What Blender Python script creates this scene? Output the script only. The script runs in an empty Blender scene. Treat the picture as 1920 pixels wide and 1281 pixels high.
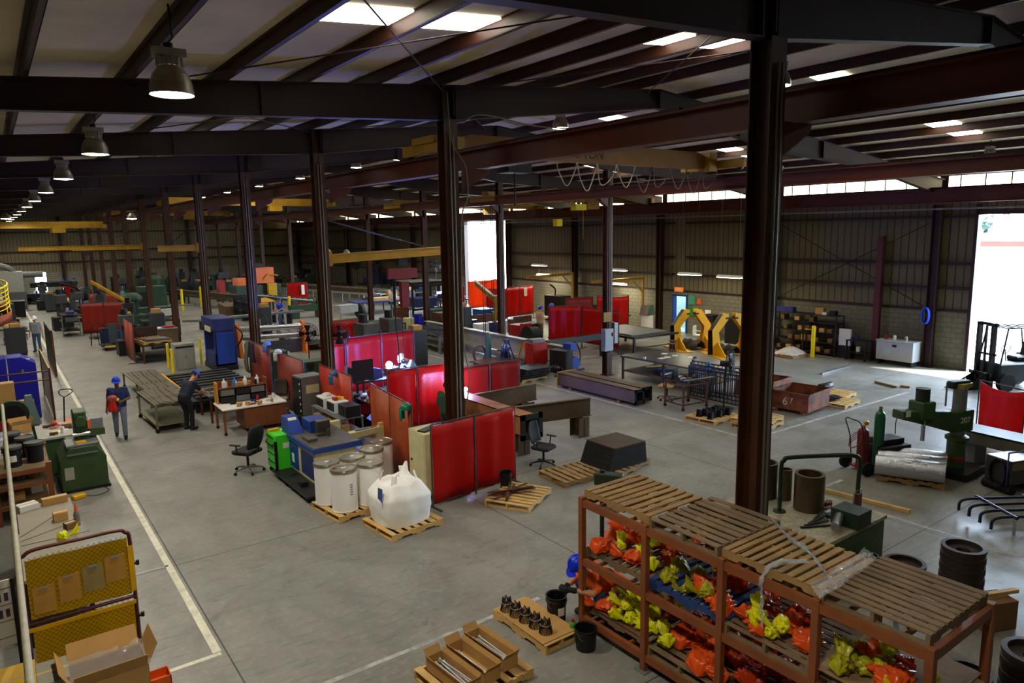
import bpy, math, random
from mathutils import Vector, Matrix
PI = math.pi
S = bpy.context.scene
C = S.collection
# ------------------------------------------------ camera
FPX, YAW, PITCH, ROLL, CH = 1332.7, .6301625, .1547858, -.0165423, 5.6
_cy, _sy, _cp, _sp = math.cos(YAW), math.sin(YAW), math.cos(PITCH), math.sin(PITCH)
_f = Vector((_sy*_cp, _cy*_cp, -_sp)); _r = Vector((_cy, -_sy, 0)); _u = _r.cross(_f)
_cr, _sr = math.cos(ROLL), math.sin(ROLL)
_r, _u = _cr*_r+_sr*_u, -_sr*_r+_cr*_u
cam = bpy.data.cameras.new('camera'); cam.sensor_width = 36; cam.lens = FPX/1920*36
cam.clip_start = .1; cam.clip_end = 500
camo = bpy.data.objects.new('camera', cam); C.objects.link(camo)
camo.matrix_world = Matrix(((_r.x, _u.x, -_f.x, 0), (_r.y, _u.y, -_f.y, 0), (_r.z, _u.z, -_f.z, CH), (0, 0, 0, 1)))
S.camera = camo
def g(px, py, z=0):
    """survey helper: the place on the plane at height z that the photograph shows at a pixel"""
    d = _f+_r*((px-960)/FPX)-_u*((py-640.5)/FPX); t = (z-CH)/d.z
    return d.x*t, d.y*t
# ------------------------------------------------ view, world, sun
S.view_settings.view_transform = 'Standard'; S.view_settings.look = 'None'
S.view_settings.gamma = 1; S.view_settings.use_curve_mapping = False
S.view_settings.exposure = 0.0
W = bpy.data.worlds.new('sky'); S.world = W; W.use_nodes = True
_n = W.node_tree.nodes; _bg = _n['Background']
_sky = _n.new('ShaderNodeTexSky'); _sky.sky_type = 'HOSEK_WILKIE'; _sky.sun_direction = (.3, -.5, .8); _sky.turbidity = 3
_mx = _n.new('ShaderNodeMixRGB'); _mx.inputs[0].default_value = .5; _mx.inputs[2].default_value = (.66, .82, 1, 1)
W.node_tree.links.new(_sky.outputs[0], _mx.inputs[1]); W.node_tree.links.new(_mx.outputs[0], _bg.inputs[0])
_bg.inputs[1].default_value = 60.0
_sun = bpy.data.lights.new('sun', 'SUN'); _sun.energy = 14; _sun.angle = .02; _sun.color = (1, .97, .9)
_so = bpy.data.objects.new('sun', _sun); C.objects.link(_so); _so.rotation_euler = (math.radians(28), math.radians(20), 0)
LAMP_W, LAMP_C = 285, (1.0, .93, .78)
# rows of high bay lamps hang in the middle of every bay
BAY, COL0 = 7.02, 5.6
def portal(name, loc, rot, sx, sy):
    l = bpy.data.lights.new(name, 'AREA'); l.shape = 'RECTANGLE'; l.size = sx; l.size_y = sy; l.cycles.is_portal = True
    o = bpy.data.objects.new(name, l); C.objects.link(o); o.location = loc; o.rotation_euler = rot
portal('daylight_door', (30.0, 8.9, 2.95), (0, PI/2, 0), 5.9, 4.9)
portal('daylight_door', (30.0, 44.0, 3.1), (0, PI/2, 0), 6.2, 5.2)
# ------------------------------------------------ materials
def lin(c):
    r = []
    for v in c[:3]:
        v /= 255.; r.append(v/12.92 if v <= .04045 else ((v+.055)/1.055)**2.4)
    return (*r, 1)
_M = {}
def M(name, rgb, rough=.6, metal=0, var=0, scale=4, bump=0, spec=.4, trans=0, emit=0, dark=None, alpha=1):
    if name in _M: return _M[name]
    m = bpy.data.materials.new(name); m.use_nodes = True; nt = m.node_tree; N = nt.nodes; L = nt.links
    b = N['Principled BSDF']; c = lin(rgb)
    b.inputs['Base Color'].default_value = c; b.inputs['Roughness'].default_value = rough
    b.inputs['Metallic'].default_value = metal; b.inputs['Specular IOR Level'].default_value = spec
    if alpha < 1: b.inputs['Alpha'].default_value = alpha
    if emit:
        b.inputs['Emission Color'].default_value = c; b.inputs['Emission Strength'].default_value = emit
    if var or bump:
        tc = N.new('ShaderNodeTexCoord'); no = N.new('ShaderNodeTexNoise'); no.inputs['Scale'].default_value = scale
        no.inputs['Detail'].default_value = 6; no.inputs['Roughness'].default_value = .62
        L.new(tc.outputs['Object'], no.inputs['Vector'])
        if var:
            mx = N.new('ShaderNodeMixRGB'); rp = N.new('ShaderNodeMapRange')
            rp.inputs[1].default_value = .35; rp.inputs[2].default_value = .68
            L.new(no.outputs['Fac'], rp.inputs[0]); L.new(rp.outputs[0], mx.inputs[0])
            d = lin(dark) if dark else tuple(v*(1-var) for v in c[:3])+(1,)
            mx.inputs[1].default_value = c; mx.inputs[2].default_value = d
            L.new(mx.outputs[0], b.inputs['Base Color'])
        if bump:
            bp = N.new('ShaderNodeBump'); bp.inputs['Strength'].default_value = bump; bp.inputs['Distance'].default_value = .02
            L.new(no.outputs['Fac'], bp.inputs['Height']); L.new(bp.outputs[0], b.inputs['Normal'])
    if trans:
        t = N.new('ShaderNodeBsdfTranslucent'); ms = N.new('ShaderNodeMixShader'); ms.inputs[0].default_value = trans
        t.inputs[0].default_value = c
        L.new(b.outputs[0], ms.inputs[1]); L.new(t.outputs[0], ms.inputs[2]); L.new(ms.outputs[0], N['Material Output'].inputs[0])
    _M[name] = m; return m
def stripes(name, rgb, rgb2, axis, period, duty, rough=.6, blur=.15, bump=.6, var=.15):
    """ribbed sheet: narrow ribs along one object axis"""
    m = M(name, rgb, rough, 0, var, .7, 0); nt = m.node_tree; N = nt.nodes; L = nt.links; b = N['Principled BSDF']
    tc = N.new('ShaderNodeTexCoord'); sp = N.new('ShaderNodeSeparateXYZ'); L.new(tc.outputs['Object'], sp.inputs[0])
    a = N.new('ShaderNodeMath'); a.operation = 'DIVIDE'; a.inputs[1].default_value = period; L.new(sp.outputs[axis], a.inputs[0])
    fr = N.new('ShaderNodeMath'); fr.operation = 'FRACT'; L.new(a.outputs[0], fr.inputs[0])
    lt = N.new('ShaderNodeMapRange'); lt.inputs[1].default_value = duty; lt.inputs[2].default_value = duty*(1-blur); L.new(fr.outputs[0], lt.inputs[0])
    src = b.inputs['Base Color'].links[0].from_socket if b.inputs['Base Color'].links else None
    mx = N.new('ShaderNodeMixRGB'); L.new(lt.outputs[0], mx.inputs[0]); mx.inputs[2].default_value = lin(rgb2)
    if src: L.new(src, mx.inputs[1])
    else: mx.inputs[1].default_value = lin(rgb)
    L.new(mx.outputs[0], b.inputs['Base Color'])
    bp = N.new('ShaderNodeBump'); bp.inputs['Strength'].default_value = bump; bp.inputs['Distance'].default_value = .03
    L.new(lt.outputs[0], bp.inputs['Height']); L.new(bp.outputs[0], b.inputs['Normal'])
    return m
# ------------------------------------------------ mesh builder
class B:
    def __init__(s): s.v = []; s.f = []; s.sm = []
    def add(s, vs, fs, smooth=False):
        o = len(s.v); s.v += [tuple(v) for v in vs]; s.f += [tuple(i+o for i in f) for f in fs]; s.sm += [smooth]*len(fs); return s
    def bx(s, x0, x1, y0, y1, z0, z1):
        v = [(x, y, z) for x in (x0, x1) for y in (y0, y1) for z in (z0, z1)]
        return s.add(v, [(0, 1, 3, 2), (4, 6, 7, 5), (0, 4, 5, 1), (2, 3, 7, 6), (0, 2, 6, 4), (1, 5, 7, 3)])
    def box(s, c, d, rot=None):
        k = len(s.v); x, y, z = (q/2 for q in d); s.bx(-x, x, -y, y, -z, z)
        R = Matrix.Identity(3)
        if rot: R = Matrix.Rotation(rot[2], 3, 'Z') @ Matrix.Rotation(rot[1], 3, 'Y') @ Matrix.Rotation(rot[0], 3, 'X')
        c = Vector(c)
        for i in range(k, len(s.v)): s.v[i] = tuple(R @ Vector(s.v[i])+c)
        return s
    def bar(s, a, b, w, h):
        """box beam from a to b, w across, h high"""
        a, b = Vector(a), Vector(b); d = (b-a).normalized()
        up = Vector((0, 0, 1)) if abs(d.z) < .95 else Vector((0, 1, 0))
        r = d.cross(up).normalized()*w/2; u = r.cross(d).normalized()*h/2
        v = [p+q*r+t*u for p in (a, b) for q in (-1, 1) for t in (-1, 1)]
        return s.add(v, [(0, 1, 3, 2), (4, 6, 7, 5), (0, 4, 5, 1), (2, 3, 7, 6), (0, 2, 6, 4), (1, 5, 7, 3)])
    def cyl(s, a, b, r, r2=None, n=14, cap=True):
        a, b = Vector(a), Vector(b); r2 = r if r2 is None else r2; d = (b-a).normalized()
        t = Vector((1, 0, 0)) if abs(d.x) < .8 else Vector((0, 1, 0)); p = d.cross(t).normalized(); q = d.cross(p)
        c = [(p*math.cos(2*PI*i/n)+q*math.sin(2*PI*i/n)) for i in range(n)]
        A = [a+k*r for k in c]; Z = [b+k*r2 for k in c]
        s.add(A+Z, [(i, (i+1) % n, n+(i+1) % n, n+i) for i in range(n)], True)
        if cap:
            if r > 1e-4: s.add(A, [tuple(range(n-1, -1, -1))])
            if r2 > 1e-4: s.add(Z, [tuple(range(n))])
        return s
    def tube(s, pts, r, n=8, closed=False):
        P = [Vector(p) for p in pts]; m = len(P); V = []; pr = None
        for i, p in enumerate(P):
            a = P[i-1] if (i or closed) else p; b = P[(i+1) % m] if (i < m-1 or closed) else p
            d = (b-a); d = d.normalized() if d.length > 1e-9 else Vector((0, 0, 1))
            if pr is None: t = Vector((0, 0, 1)) if abs(d.z) < .9 else Vector((1, 0, 0)); pr = d.cross(t).normalized()
            pr = (pr-d*pr.dot(d)).normalized(); q = d.cross(pr); rr = r[i] if isinstance(r, (list, tuple)) else r
            V += [p+(pr*math.cos(2*PI*k/n)+q*math.sin(2*PI*k/n))*rr for k in range(n)]
        F = []
        for i in range(m if closed else m-1):
            j = (i+1) % m
            F += [(i*n+k, i*n+(k+1) % n, j*n+(k+1) % n, j*n+k) for k in range(n)]
        s.add(V, F, True)
        if not closed: s.add(V[:n], [tuple(range(n-1, -1, -1))]); s.add(V[-n:], [tuple(range(n))])
        return s
    def lathe(s, prof, c=(0, 0, 0), n=24, smooth=True):
        cx, cy, cz = c
        for (r0, z0), (r1, z1) in zip(prof, prof[1:]):
            A = [(cx+r0*math.cos(2*PI*i/n), cy+r0*math.sin(2*PI*i/n), cz+z0) for i in range(n)]
            Z = [(cx+r1*math.cos(2*PI*i/n), cy+r1*math.sin(2*PI*i/n), cz+z1) for i in range(n)]
            s.add(A+Z, [(i, (i+1) % n, n+(i+1) % n, n+i) for i in range(n)], smooth)
        return s
    def prism(s, o, a0, a1, ax='z'):
        """outline o extruded from a0 to a1 along ax; outline is (x,y), (x,z) for y, (y,z) for x"""
        n = len(o); fn = {'z': lambda p, a: (p[0], p[1], a), 'y': lambda p, a: (p[0], a, p[1]), 'x': lambda p, a: (a, p[0], p[1])}[ax]
        A = [fn(p, a0) for p in o]; Z = [fn(p, a1) for p in o]
        return s.add(A+Z, [tuple(range(n-1, -1, -1)), tuple(range(n, 2*n))]+[(i, (i+1) % n, n+(i+1) % n, n+i) for i in range(n)])
    def ball(s, c, r, n=14, m=8, zmin=-1):
        if not isinstance(r, (tuple, list)): r = (r, r, r)
        V = []; F = []
        a0 = math.asin(max(-1, zmin))
        for j in range(m+1):
            t = a0+(PI/2-a0)*j/m
            V += [(c[0]+r[0]*math.cos(t)*math.cos(2*PI*i/n), c[1]+r[1]*math.cos(t)*math.sin(2*PI*i/n), c[2]+r[2]*math.sin(t)) for i in range(n)]
        for j in range(m): F += [(j*n+i, j*n+(i+1) % n, (j+1)*n+(i+1) % n, (j+1)*n+i) for i in range(n)]
        return s.add(V, F, True)
    def sheet(s, fn, nu, nv, thick=0, smooth=True):
        V = [fn(i/nu, j/nv) for j in range(nv+1) for i in range(nu+1)]
        F = [(j*(nu+1)+i, j*(nu+1)+i+1, (j+1)*(nu+1)+i+1, (j+1)*(nu+1)+i) for j in range(nv) for i in range(nu)]
        return s.add(V, F, smooth)
    def hbeam(s, a, b, w, h, t=.02, tw=.014):
        """I section from a to b: w flange width, h depth, upright web"""
        a, b = Vector(a), Vector(b); d = (b-a).normalized()
        up = Vector((0, 0, 1)) if abs(d.z) < .95 else Vector((1, 0, 0)); r = d.cross(up).normalized(); u = r.cross(d).normalized()
        def q(o, ww, hh):
            v = [p+o+x*r*ww/2+y*u*hh/2 for p in (a, b) for x in (-1, 1) for y in (-1, 1)]
            s.add(v, [(0, 1, 3, 2), (4, 6, 7, 5), (0, 4, 5, 1), (2, 3, 7, 6), (0, 2, 6, 4), (1, 5, 7, 3)])
        q(u*(h/2-t/2), w, t); q(-u*(h/2-t/2), w, t); q(Vector((0, 0, 0)), tw, h-2*t); return s
    def mesh(s, name, mat):
        me = bpy.data.meshes.new(name); me.from_pydata(s.v, [], s.f); me.polygons.foreach_set('use_smooth', s.sm)
        me.materials.append(mat); me.update(); return me
    def out(s, name, mat, parent=None, loc=(0, 0, 0), rz=0, bevel=0, solid=0, label=None, rot=None):
        me = s.mesh(name, mat); o = bpy.data.objects.new(name, me); C.objects.link(o); o.location = loc; o.rotation_euler = rot or (0, 0, rz)
        if parent: o.parent = parent
        if bevel: md = o.modifiers.new('bevel', 'BEVEL'); md.width = bevel; md.segments = 1; md.limit_method = 'ANGLE'
        if solid: md = o.modifiers.new('solid', 'SOLIDIFY'); md.thickness = solid
        if label: o['label'] = label
        return o
def tag(o, label, cat, group=None, kind=None):
    o['label'] = label; o['category'] = cat
    if group: o['group'] = group
    if kind: o['kind'] = kind
    return o
def T(name, label, cat, loc=(0, 0, 0), rz=0, group=None):
    o = bpy.data.objects.new(name, None); C.objects.link(o); loc = tuple(loc)+(0,)*(3-len(loc))
    o.location = loc; o.rotation_euler = (0, 0, rz); o.empty_display_size = .2; return tag(o, label, cat, group)
def st(o):
    o['kind'] = 'structure'; return o
def kids(o): return [c for c in C.objects if c.parent == o]
_protos = {}
def dup(root, loc, rz, label, group=None, scale=None):
    """a copy of a thing with copies of its parts and sub-parts"""
    r = root.copy(); C.objects.link(r); r.location = tuple(loc)+(0,)*(3-len(loc)); r.rotation_euler = (0, 0, rz); r['label'] = label
    if group: r['group'] = group
    if scale: r.scale = scale
    def rec(a, b):
        for ch in a.children:
            c = ch.copy(); C.objects.link(c); c.parent = b; rec(ch, c)
    bpy.context.view_layer.update() if False else None
    rec(root, r); return r
R = random.Random(7)
def txt(s, size, mat, parent, loc, rot, name='number', ext=.003):
    c = bpy.data.curves.new(name, 'FONT'); c.body = s; c.size = size; c.extrude = ext; c.align_x = 'CENTER'; c.align_y = 'CENTER'
    o = bpy.data.objects.new(name, c); C.objects.link(o); o.parent = parent; o.location = loc; o.rotation_euler = rot; c.materials.append(mat)
    me = bpy.data.meshes.new_from_object(o); m_ = bpy.data.objects.new(name, me); C.objects.link(m_); m_.parent = parent; m_.location = loc; m_.rotation_euler = rot
    if not me.materials: me.materials.append(mat)
    bpy.data.objects.remove(o); return m_
# common finishes
STEEL = M('painted_red_steel', (86, 34, 18), .5, 0, .45, 1.5)
STEEL_D = M('dark_oxide_steel', (46, 19, 14), .55, 0, .4, 1.2)
COLM = M('column_oxide', (74, 40, 20), .5, 0, .5, 1.1)
BLACK = M('black_plastic', (16, 16, 18), .45)
RUB = M('rubber', (12, 12, 12), .8)
DARK = M('dark_metal', (38, 37, 38), .5, .3, .4, 8)
GREY = M('grey_metal', (120, 122, 122), .5, .3, .25, 5)
LGREY = M('light_grey_paint', (160, 160, 152), .5, 0, .2, 4)
BARE = M('bare_steel', (150, 150, 152), .35, .8, .3, 6)
RUST = M('rusty_steel', (110, 62, 38), .7, .2, .55, 5, .2, dark=(48, 34, 28))
WOOD = M('pallet_wood', (160, 126, 78), .75, 0, .35, 3, .1)
WOODD = M('weathered_wood', (128, 104, 74), .8, 0, .4, 3, .1)
WOODY = M('fresh_pine', (214, 174, 104), .7, 0, .25, 3)
WOODB = M('blue_painted_wood', (40, 70, 130), .7, 0, .4, 3)
CARD = M('cardboard', (186, 142, 80), .8, 0, .15, 3)
CARDD = M('cardboard_dark', (120, 84, 48), .8, 0, .2, 3)
WHITE = M('white_paint', (222, 222, 218), .5, 0, .1, 4)
PAPER = M('paper', (225, 222, 210), .7)
YEL = M('safety_yellow', (235, 178, 10), .5, 0, .25, 4)
YELC = M('crane_yellow', (172, 128, 18), .5, 0, .3, 1.5)
BLUE = M('machine_blue', (24, 62, 150), .45, 0, .15, 3)
BLUED = M('navy_blue', (40, 50, 112), .5, 0, .2, 3)
GREEN = M('machine_green', (58, 84, 44), .5, 0, .3, 3)
GREEND = M('dark_green', (32, 50, 30), .5, 0, .3, 3)
LIME = M('lime_green', (70, 214, 40), .35)
REDP = M('red_paint', (170, 26, 20), .45, 0, .25, 4)
ORANGE = M('orange_paint', (226, 96, 20), .5, 0, .15, 4)
CREAM = M('cream_paint', (208, 200, 150), .55, 0, .2, 3)
RACKC = M('rack_orange_brown', (136, 76, 40), .5, 0, .3, 2)
CHROME = M('chrome', (200, 200, 205), .18, 1)
SKIN = M('skin', (196, 138, 104), .55)
JEANS = M('denim', (66, 88, 124), .8, 0, .3, 14)
WLIGHT = M('lamp_glow', (255, 248, 225), .4, emit=30)
# ================================================= the building shell
XW, YF, XL, YB = 29.9, 85.0, -9.0, -8.0
RX, RZ = 13.8, 9.19
def roofz(x): return 8.015+.085*x if x <= RX else 10.71-.11*x
# concrete floor with joints, wear and tyre marks
m = M('concrete_floor', (138, 136, 129), .55, 0, .22, .35, 0); nt = m.node_tree; N = nt.nodes; L = nt.links; pb = N['Principled BSDF']
tc = N.new('ShaderNodeTexCoord'); sp = N.new('ShaderNodeSeparateXYZ'); L.new(tc.outputs['Object'], sp.inputs[0])
base = pb.inputs['Base Color'].links[0].from_socket
def mth(op, a, b=None):
    n = N.new('ShaderNodeMath'); n.operation = op
    for i, q in enumerate((a, b)):
        if q is None: continue
        if isinstance(q, (int, float)): n.inputs[i].default_value = q
        else: L.new(q, n.inputs[i])
    return n.outputs[0]
def mixc(fac, a, col, k=1.0):
    x = N.new('ShaderNodeMixRGB'); L.new(mth('MULTIPLY', fac, k), x.inputs[0]); L.new(a, x.inputs[1]); x.inputs[2].default_value = col; return x.outputs[0]
def noise(scale, stretch=(1, 1, 1), lo=.4, hi=.7, det=6, rot=0):
    mp = N.new('ShaderNodeMapping'); mp.inputs['Scale'].default_value = stretch; mp.inputs['Rotation'].default_value = (0, 0, rot); L.new(tc.outputs['Object'], mp.inputs[0])
    n = N.new('ShaderNodeTexNoise'); n.inputs['Scale'].default_value = scale; n.inputs['Detail'].default_value = det; L.new(mp.outputs[0], n.inputs[0])
    r = N.new('ShaderNodeMapRange'); r.inputs[1].default_value = lo; r.inputs[2].default_value = hi; L.new(n.outputs['Fac'], r.inputs[0]); return r.outputs[0]
c = mixc(noise(1.4, (1, .5, 1), .45, .75), base, lin((92, 90, 84)), .5)
c = mixc(noise(9, (1, 1, 1), .5, .75), c, lin((170, 166, 152)), .3)
c = mixc(noise(2.2, (1, 6, 1), .56, .72, 4, .4), c, lin((74, 72, 70)), .4)
c = mixc(noise(60, (1, 1, 1), .62, .7, 2), c, lin((70, 68, 62)), .35)
def ring(cx, cy, r, w):
    dx = mth('SUBTRACT', sp.outputs[0], cx); dy = mth('SUBTRACT', sp.outputs[1], cy)
    d = mth('SQRT', mth('ADD', mth('MULTIPLY', dx, dx), mth('MULTIPLY', dy, dy))); d = mth('ABSOLUTE', mth('SUBTRACT', d, r))
    q = N.new('ShaderNodeMapRange'); q.inputs[1].default_value = w; q.inputs[2].default_value = w*.4; L.new(d, q.inputs[0]); return q.outputs[0]
tread = noise(9, (1, 1, 1), .42, .6, 3)
for a in ((4.2, 9.8, 1.35, .13), (5.4, 10.4, 2.1, .12), (4.0, 9.0, 2.4, .11), (7.0, 12.9, 3.1, .13), (2.6, 8.6, 2.0, .1), (18.6, 6.2, 4.2, .12), (20, 8.5, 5.4, .14)):
    c = mixc(mth('MULTIPLY', ring(*a), tread), c, lin((74, 70, 64)), .25)
jn = None
for ax, vals in ((0, (2.06, 7.75, 13.45, 18.9, 24.4)), (1, (-1.4, 5.6, 12.75, 19.8, 26.7, 33.7, 40.7, 47.7, 54.7))):
    for v in vals:
        q = mth('LESS_THAN', mth('ABSOLUTE', mth('SUBTRACT', sp.outputs[ax], v)), .011)
        jn = q if jn is None else mth('MAXIMUM', jn, q)
c = mixc(jn, c, lin((46, 42, 38)), .9); L.new(c, pb.inputs['Base Color'])
rr = N.new('ShaderNodeMapRange'); L.new(noise(1.1), rr.inputs[0]); rr.inputs[3].default_value = .36; rr.inputs[4].default_value = .6; L.new(rr.outputs[0], pb.inputs['Roughness'])
st(B().bx(XL, XW+.2, YB, YF, -.2, 0).out('floor', m))
st(B().bx(XW+.2, XW+60, -45, 110, -.25, -.03).out('floor_yard', M('yard_concrete', (170, 168, 160), .8, 0, .2, .4)))
# painted floor lines
LINE = M('worn_line_paint', (232, 228, 204), .6, 0, .5, 6, dark=(196, 192, 172)); LINE2 = M('very_worn_line_paint', (188, 188, 184), .6, 0, .95, 5, dark=(128, 126, 120))
k = 0
for a in ((1.9, 2.01, 9.6, 85, 0), (1.0, 1.99, 9.5, 9.58, 0), (.2, 1.95, 12.78, 12.84, 1), (15.86, 15.96, 11.3, 40, 1), (16.2, 24.6, 11.0, 11.09, 1), (13.55, 13.63, .2, 7.9, 1), (13.55, 14.8, 7.88, 7.97, 1),
          (2.6, 6.3, 8.0, 8.08, 1), (21.2, 28, 18.9, 18.98, 1)):
    k += 1; st(B().bx(a[0], a[1], a[2], a[3], -.001, .003).out('trim_%d' % k, (LINE, LINE2)[a[4]]))
# roof: blanket insulation seen between the purlins
BLK = M('insulation_blanket', (216, 200, 160), .8, 0, .3, .5, .3)
b = B(); pts = [(XL, roofz(XL)), (RX, RZ), (XW+.05, roofz(XW+.05)), (XW+.05, roofz(XW)+.12), (RX, RZ+.12), (XL, roofz(XL)+.12)]
b.prism(pts, YB, YF, 'y'); st(b.out('ceiling', BLK))
PUR = M('purlin_red', (66, 32, 18), .55, 0, .4, 1.3)
px_l = [.66+1.37*i for i in range(-6, 10)]; px_r = [15.02+1.38*i for i in range(11)]
b = B()
for x in px_l+px_r:
    z = roofz(x); b.bx(x-.006, x+.006, YB, YF, z-.2, z); b.bx(x-.006, x+.065, YB, YF, z-.206, z-.194); b.bx(x-.065, x+.006, YB, YF, z-.012, z)
    b.bx(x+.055, x+.065, YB, YF, z-.206, z-.18)
st(b.out('trim_purlins', PUR))
# skylights
SKY = M('skylight_panel', (255, 250, 232), .5, emit=9.0); k = 0
for x0, x1 in ((3.46, 4.72), (4.83, 6.09), (8.94, 10.2), (10.31, 11.57), (15.08, 16.34), (16.46, 17.7), (20.6, 21.86), (21.98, 23.24)):
    for n in range(11):
        yc = 8.85+.45*(x0 > 12)+BAY*n; k += 1
        if x0 in (16.46,) and n > 1: continue
        z0, z1 = roofz(x0), roofz(x1); b = B()
        b.add([(x0, yc-.37, z0-.004), (x1, yc-.37, z1-.004), (x1, yc+.37, z1-.004), (x0, yc+.37, z0-.004), (x0, yc-.37, z0-.03), (x1, yc-.37, z1-.03), (x1, yc+.37, z1-.03), (x0, yc+.37, z0-.03)],
              [(0, 1, 2, 3), (7, 6, 5, 4), (0, 4, 5, 1), (1, 5, 6, 2), (2, 6, 7, 3), (3, 7, 4, 0)])
        st(b.out('window_%d' % k, SKY))
# frames
def ystn(n): return COL0+BAY*n-(.22 if n == 0 else 0)
def frame(n):
    y = ystn(n); t = T('roof_frame', 'dark red tapered roof girder on column line %d from the near end' % (n+1), 'steel girder', (0, y, 0), group='roof girders'); t['kind'] = 'structure'
    up = lambda x: roofz(x)-.21
    b = B()
    sec = [(XL, .42), (.4, .44), (7.7, .66), (RX-.02, .44)]; sec2 = [(RX+.02, .44), (18.9, .68), (24.2, .36), (XW-.3, .6)]
    for sc in (sec, sec2):
        top = [(x, up(x)) for x, d in sc]; bot = [(x, up(x)-d) for x, d in sc]
        b.prism(top+bot[::-1], -.008, .008, 'y')
        for P in (top, bot):
            for p, q in zip(P, P[1:]): b.bar((p[0], 0, p[1]), (q[0], 0, q[1]), .2, .016)
    for x, d in ((4.0, .55), (RX, .44), (RX-6, .6), (RX+3.2, .6), (21.2, .5), (7.55, .66), (7.85, .66)):
        b.box((x, 0, up(x)-d/2), (.02, .19, d-.02))
    b.out('tapered_girder', STEEL_D, t)
    for x in (3.4, 6.14, 11.62, 16.4, 20.54, 23.3):
        bb = B().bar((x, .02, up(x)), (x+.05, .75, roofz(x)-.18), .035, .035); bb.bar((x, .02, up(x)-.5), (x, .7, roofz(x)-.18), .04, .04); bb.out('flange_brace', STEEL_D, t)
for n in range(12): frame(n)
# sway rods and thin cables under the roof
b = B()
for n in (0, 1, 3):
    y0, y1 = ystn(n), ystn(n+1)
    for xa, xb in ((2.0, 7.6), (7.7, 13.4)):
        b.cyl((xa, y0, roofz(xa)-.3), (xb, y1, roofz(xb)-.3), .012, n=6, cap=False); b.cyl((xb, y0, roofz(xb)-.3), (xa, y1, roofz(xa)-.3), .012, n=6, cap=False)
tag(b.out('sway_rod', STEEL_D), 'thin crossed steel rods under the roof between purlins', 'rods', kind='structure')
# columns
def hcol(name, x, y, h, w, d, mat, label, group, conduit=False):
    t = T(name, label, 'column', (x, y, 0), 0, group); b = B()
    b.bx(-w/2, w/2, -d/2, -d/2+.018, 0, h); b.bx(-w/2, w/2, d/2-.018, d/2, 0, h); b.bx(-.007, .007, -d/2, d/2, 0, h); b.out('shaft', mat, t)
    B().bx(-w/2-.05, w/2+.05, -d/2-.05, d/2+.05, 0, .03).out('base_plate', mat, t)
    if conduit:
        c = B()
        for dx in (-.05, .03): c.cyl((dx, -d/2-.03, .9), (dx, -d/2-.03, h-.3), .018, n=8)
        c.out('conduit', M('conduit', (120, 112, 96), .5, .5), t)
    return t
for n in range(12):
    lb = ['nearest red steel column rising behind the pallet rack', 'red steel column standing at the red welding screens', 'red steel column with a drum fan by the plate rolls', 'red steel column beside the blue press'][n] if n < 4 else 'red steel column number %d of the left row counted from the camera' % (n+1)
    hcol('steel_column', 7.68+(.12 if n == 0 else 0), ystn(n), roofz(7.68)-.86, .3, .3, COLM, lb, 'left column row', n < 5)
for n in range(12):
    lb = {1: 'red steel column right of the trolley and rusty bin', 2: 'red steel column with grey switch box and wooden sign', 3: 'red steel column beside the tall open doorway and yellow jib'}.get(n, 'red steel column number %d of the middle row counted from the camera' % (n+1))
    hcol('steel_column', 18.9, ystn(n)+.05, roofz(18.9)-.88, .26, .28, COLM, lb, 'middle column row', n in (1, 2, 3))
for n in range(1, 12):
    hcol('steel_column', 29.55, ystn(n)+.03, 6.3, .28, .3, STEEL_D, 'dark red wall column number %d along the right wall from the near door' % n, 'right wall columns')
# small bits cable hanging loops on the two near columns
CAB = M('grey_cable', (120, 112, 92), .6)
def cable(pts, r, name, label, mat=None, cat='cable'): return tag(B().tube(pts, r, 6).out(name, mat or CAB), label, cat)
def cat(pts, n=8):
    P = [Vector(p) for p in pts]; P = [P[0]*2-P[1]]+P+[P[-1]*2-P[-2]]; o = []
    for i in range(1, len(P)-2):
        for k in range(n):
            t = k/n; o.append(.5*((2*P[i])+(P[i+1]-P[i-1])*t+(2*P[i-1]-5*P[i]+4*P[i+1]-P[i+2])*t*t+(3*P[i]-P[i-1]-3*P[i+1]+P[i+2])*t**3))
    return o+[P[-2]]
cable(cat([(7.6, 12.45, 8.3), (7.62, 12.42, 7.7), (7.7, 12.44, 7.3), (7.95, 12.4, 6.9), (8.0, 12.42, 6.3), (7.85, 12.45, 5.7), (7.83, 12.45, 3.4), (7.95, 12.45, 2.6), (7.85, 12.45, 1.9)]), .013, 'cable', 'pale cable looping down the column at the red screens')
cable(cat([(7.95, 12.5, 7.75), (8.5, 12.5, 7.95), (10.2, 12.5, 7.82), (13.0, 12.5, 8.0), (13.7, 12.5, 8.02)]), .014, 'cable', 'pale cable sagging along the roof girder')
# crane runways
RUN = M('runway_red', (96, 38, 15), .5, 0, .35, .8)
def runway(x, z0, h, label, y0=-6, y1=84):
    t = T('crane_runway', label, 'crane rail', (x, 0, 0)); t['kind'] = 'structure'
    B().hbeam((0, y0, z0+h/2), (0, y1, z0+h/2), .28, h, .03, .016).out('runway_beam', RUN, t)
    B().bx(-.03, .03, y0, y1, z0+h, z0+h+.06).out('rail', STEEL_D, t)
    b = B()
    for i in range(int((y1-y0)/1.4)): b.box((-.06, y0+.7+1.4*i, z0+h+.02), (.08, .08, .05))
    b.out('rail_clips', DARK, t)
    for n in range(12):
        y = ystn(n)
        if x < 20: B().prism([(-.45, z0-.01), (-.45+.6, z0-.01), (.1, z0-.12), (-.45, z0-.42)] if x < 10 else [(.3, z0-.01), (-.2, z0-.01), (-.15, z0-.12), (.3, z0-.42)], y-.09, y+.09, 'y').out('bracket', RUN, t)
    return t
runway(8.5, 6.88, .42, 'red crane runway girder carried by the left column row')
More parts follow.
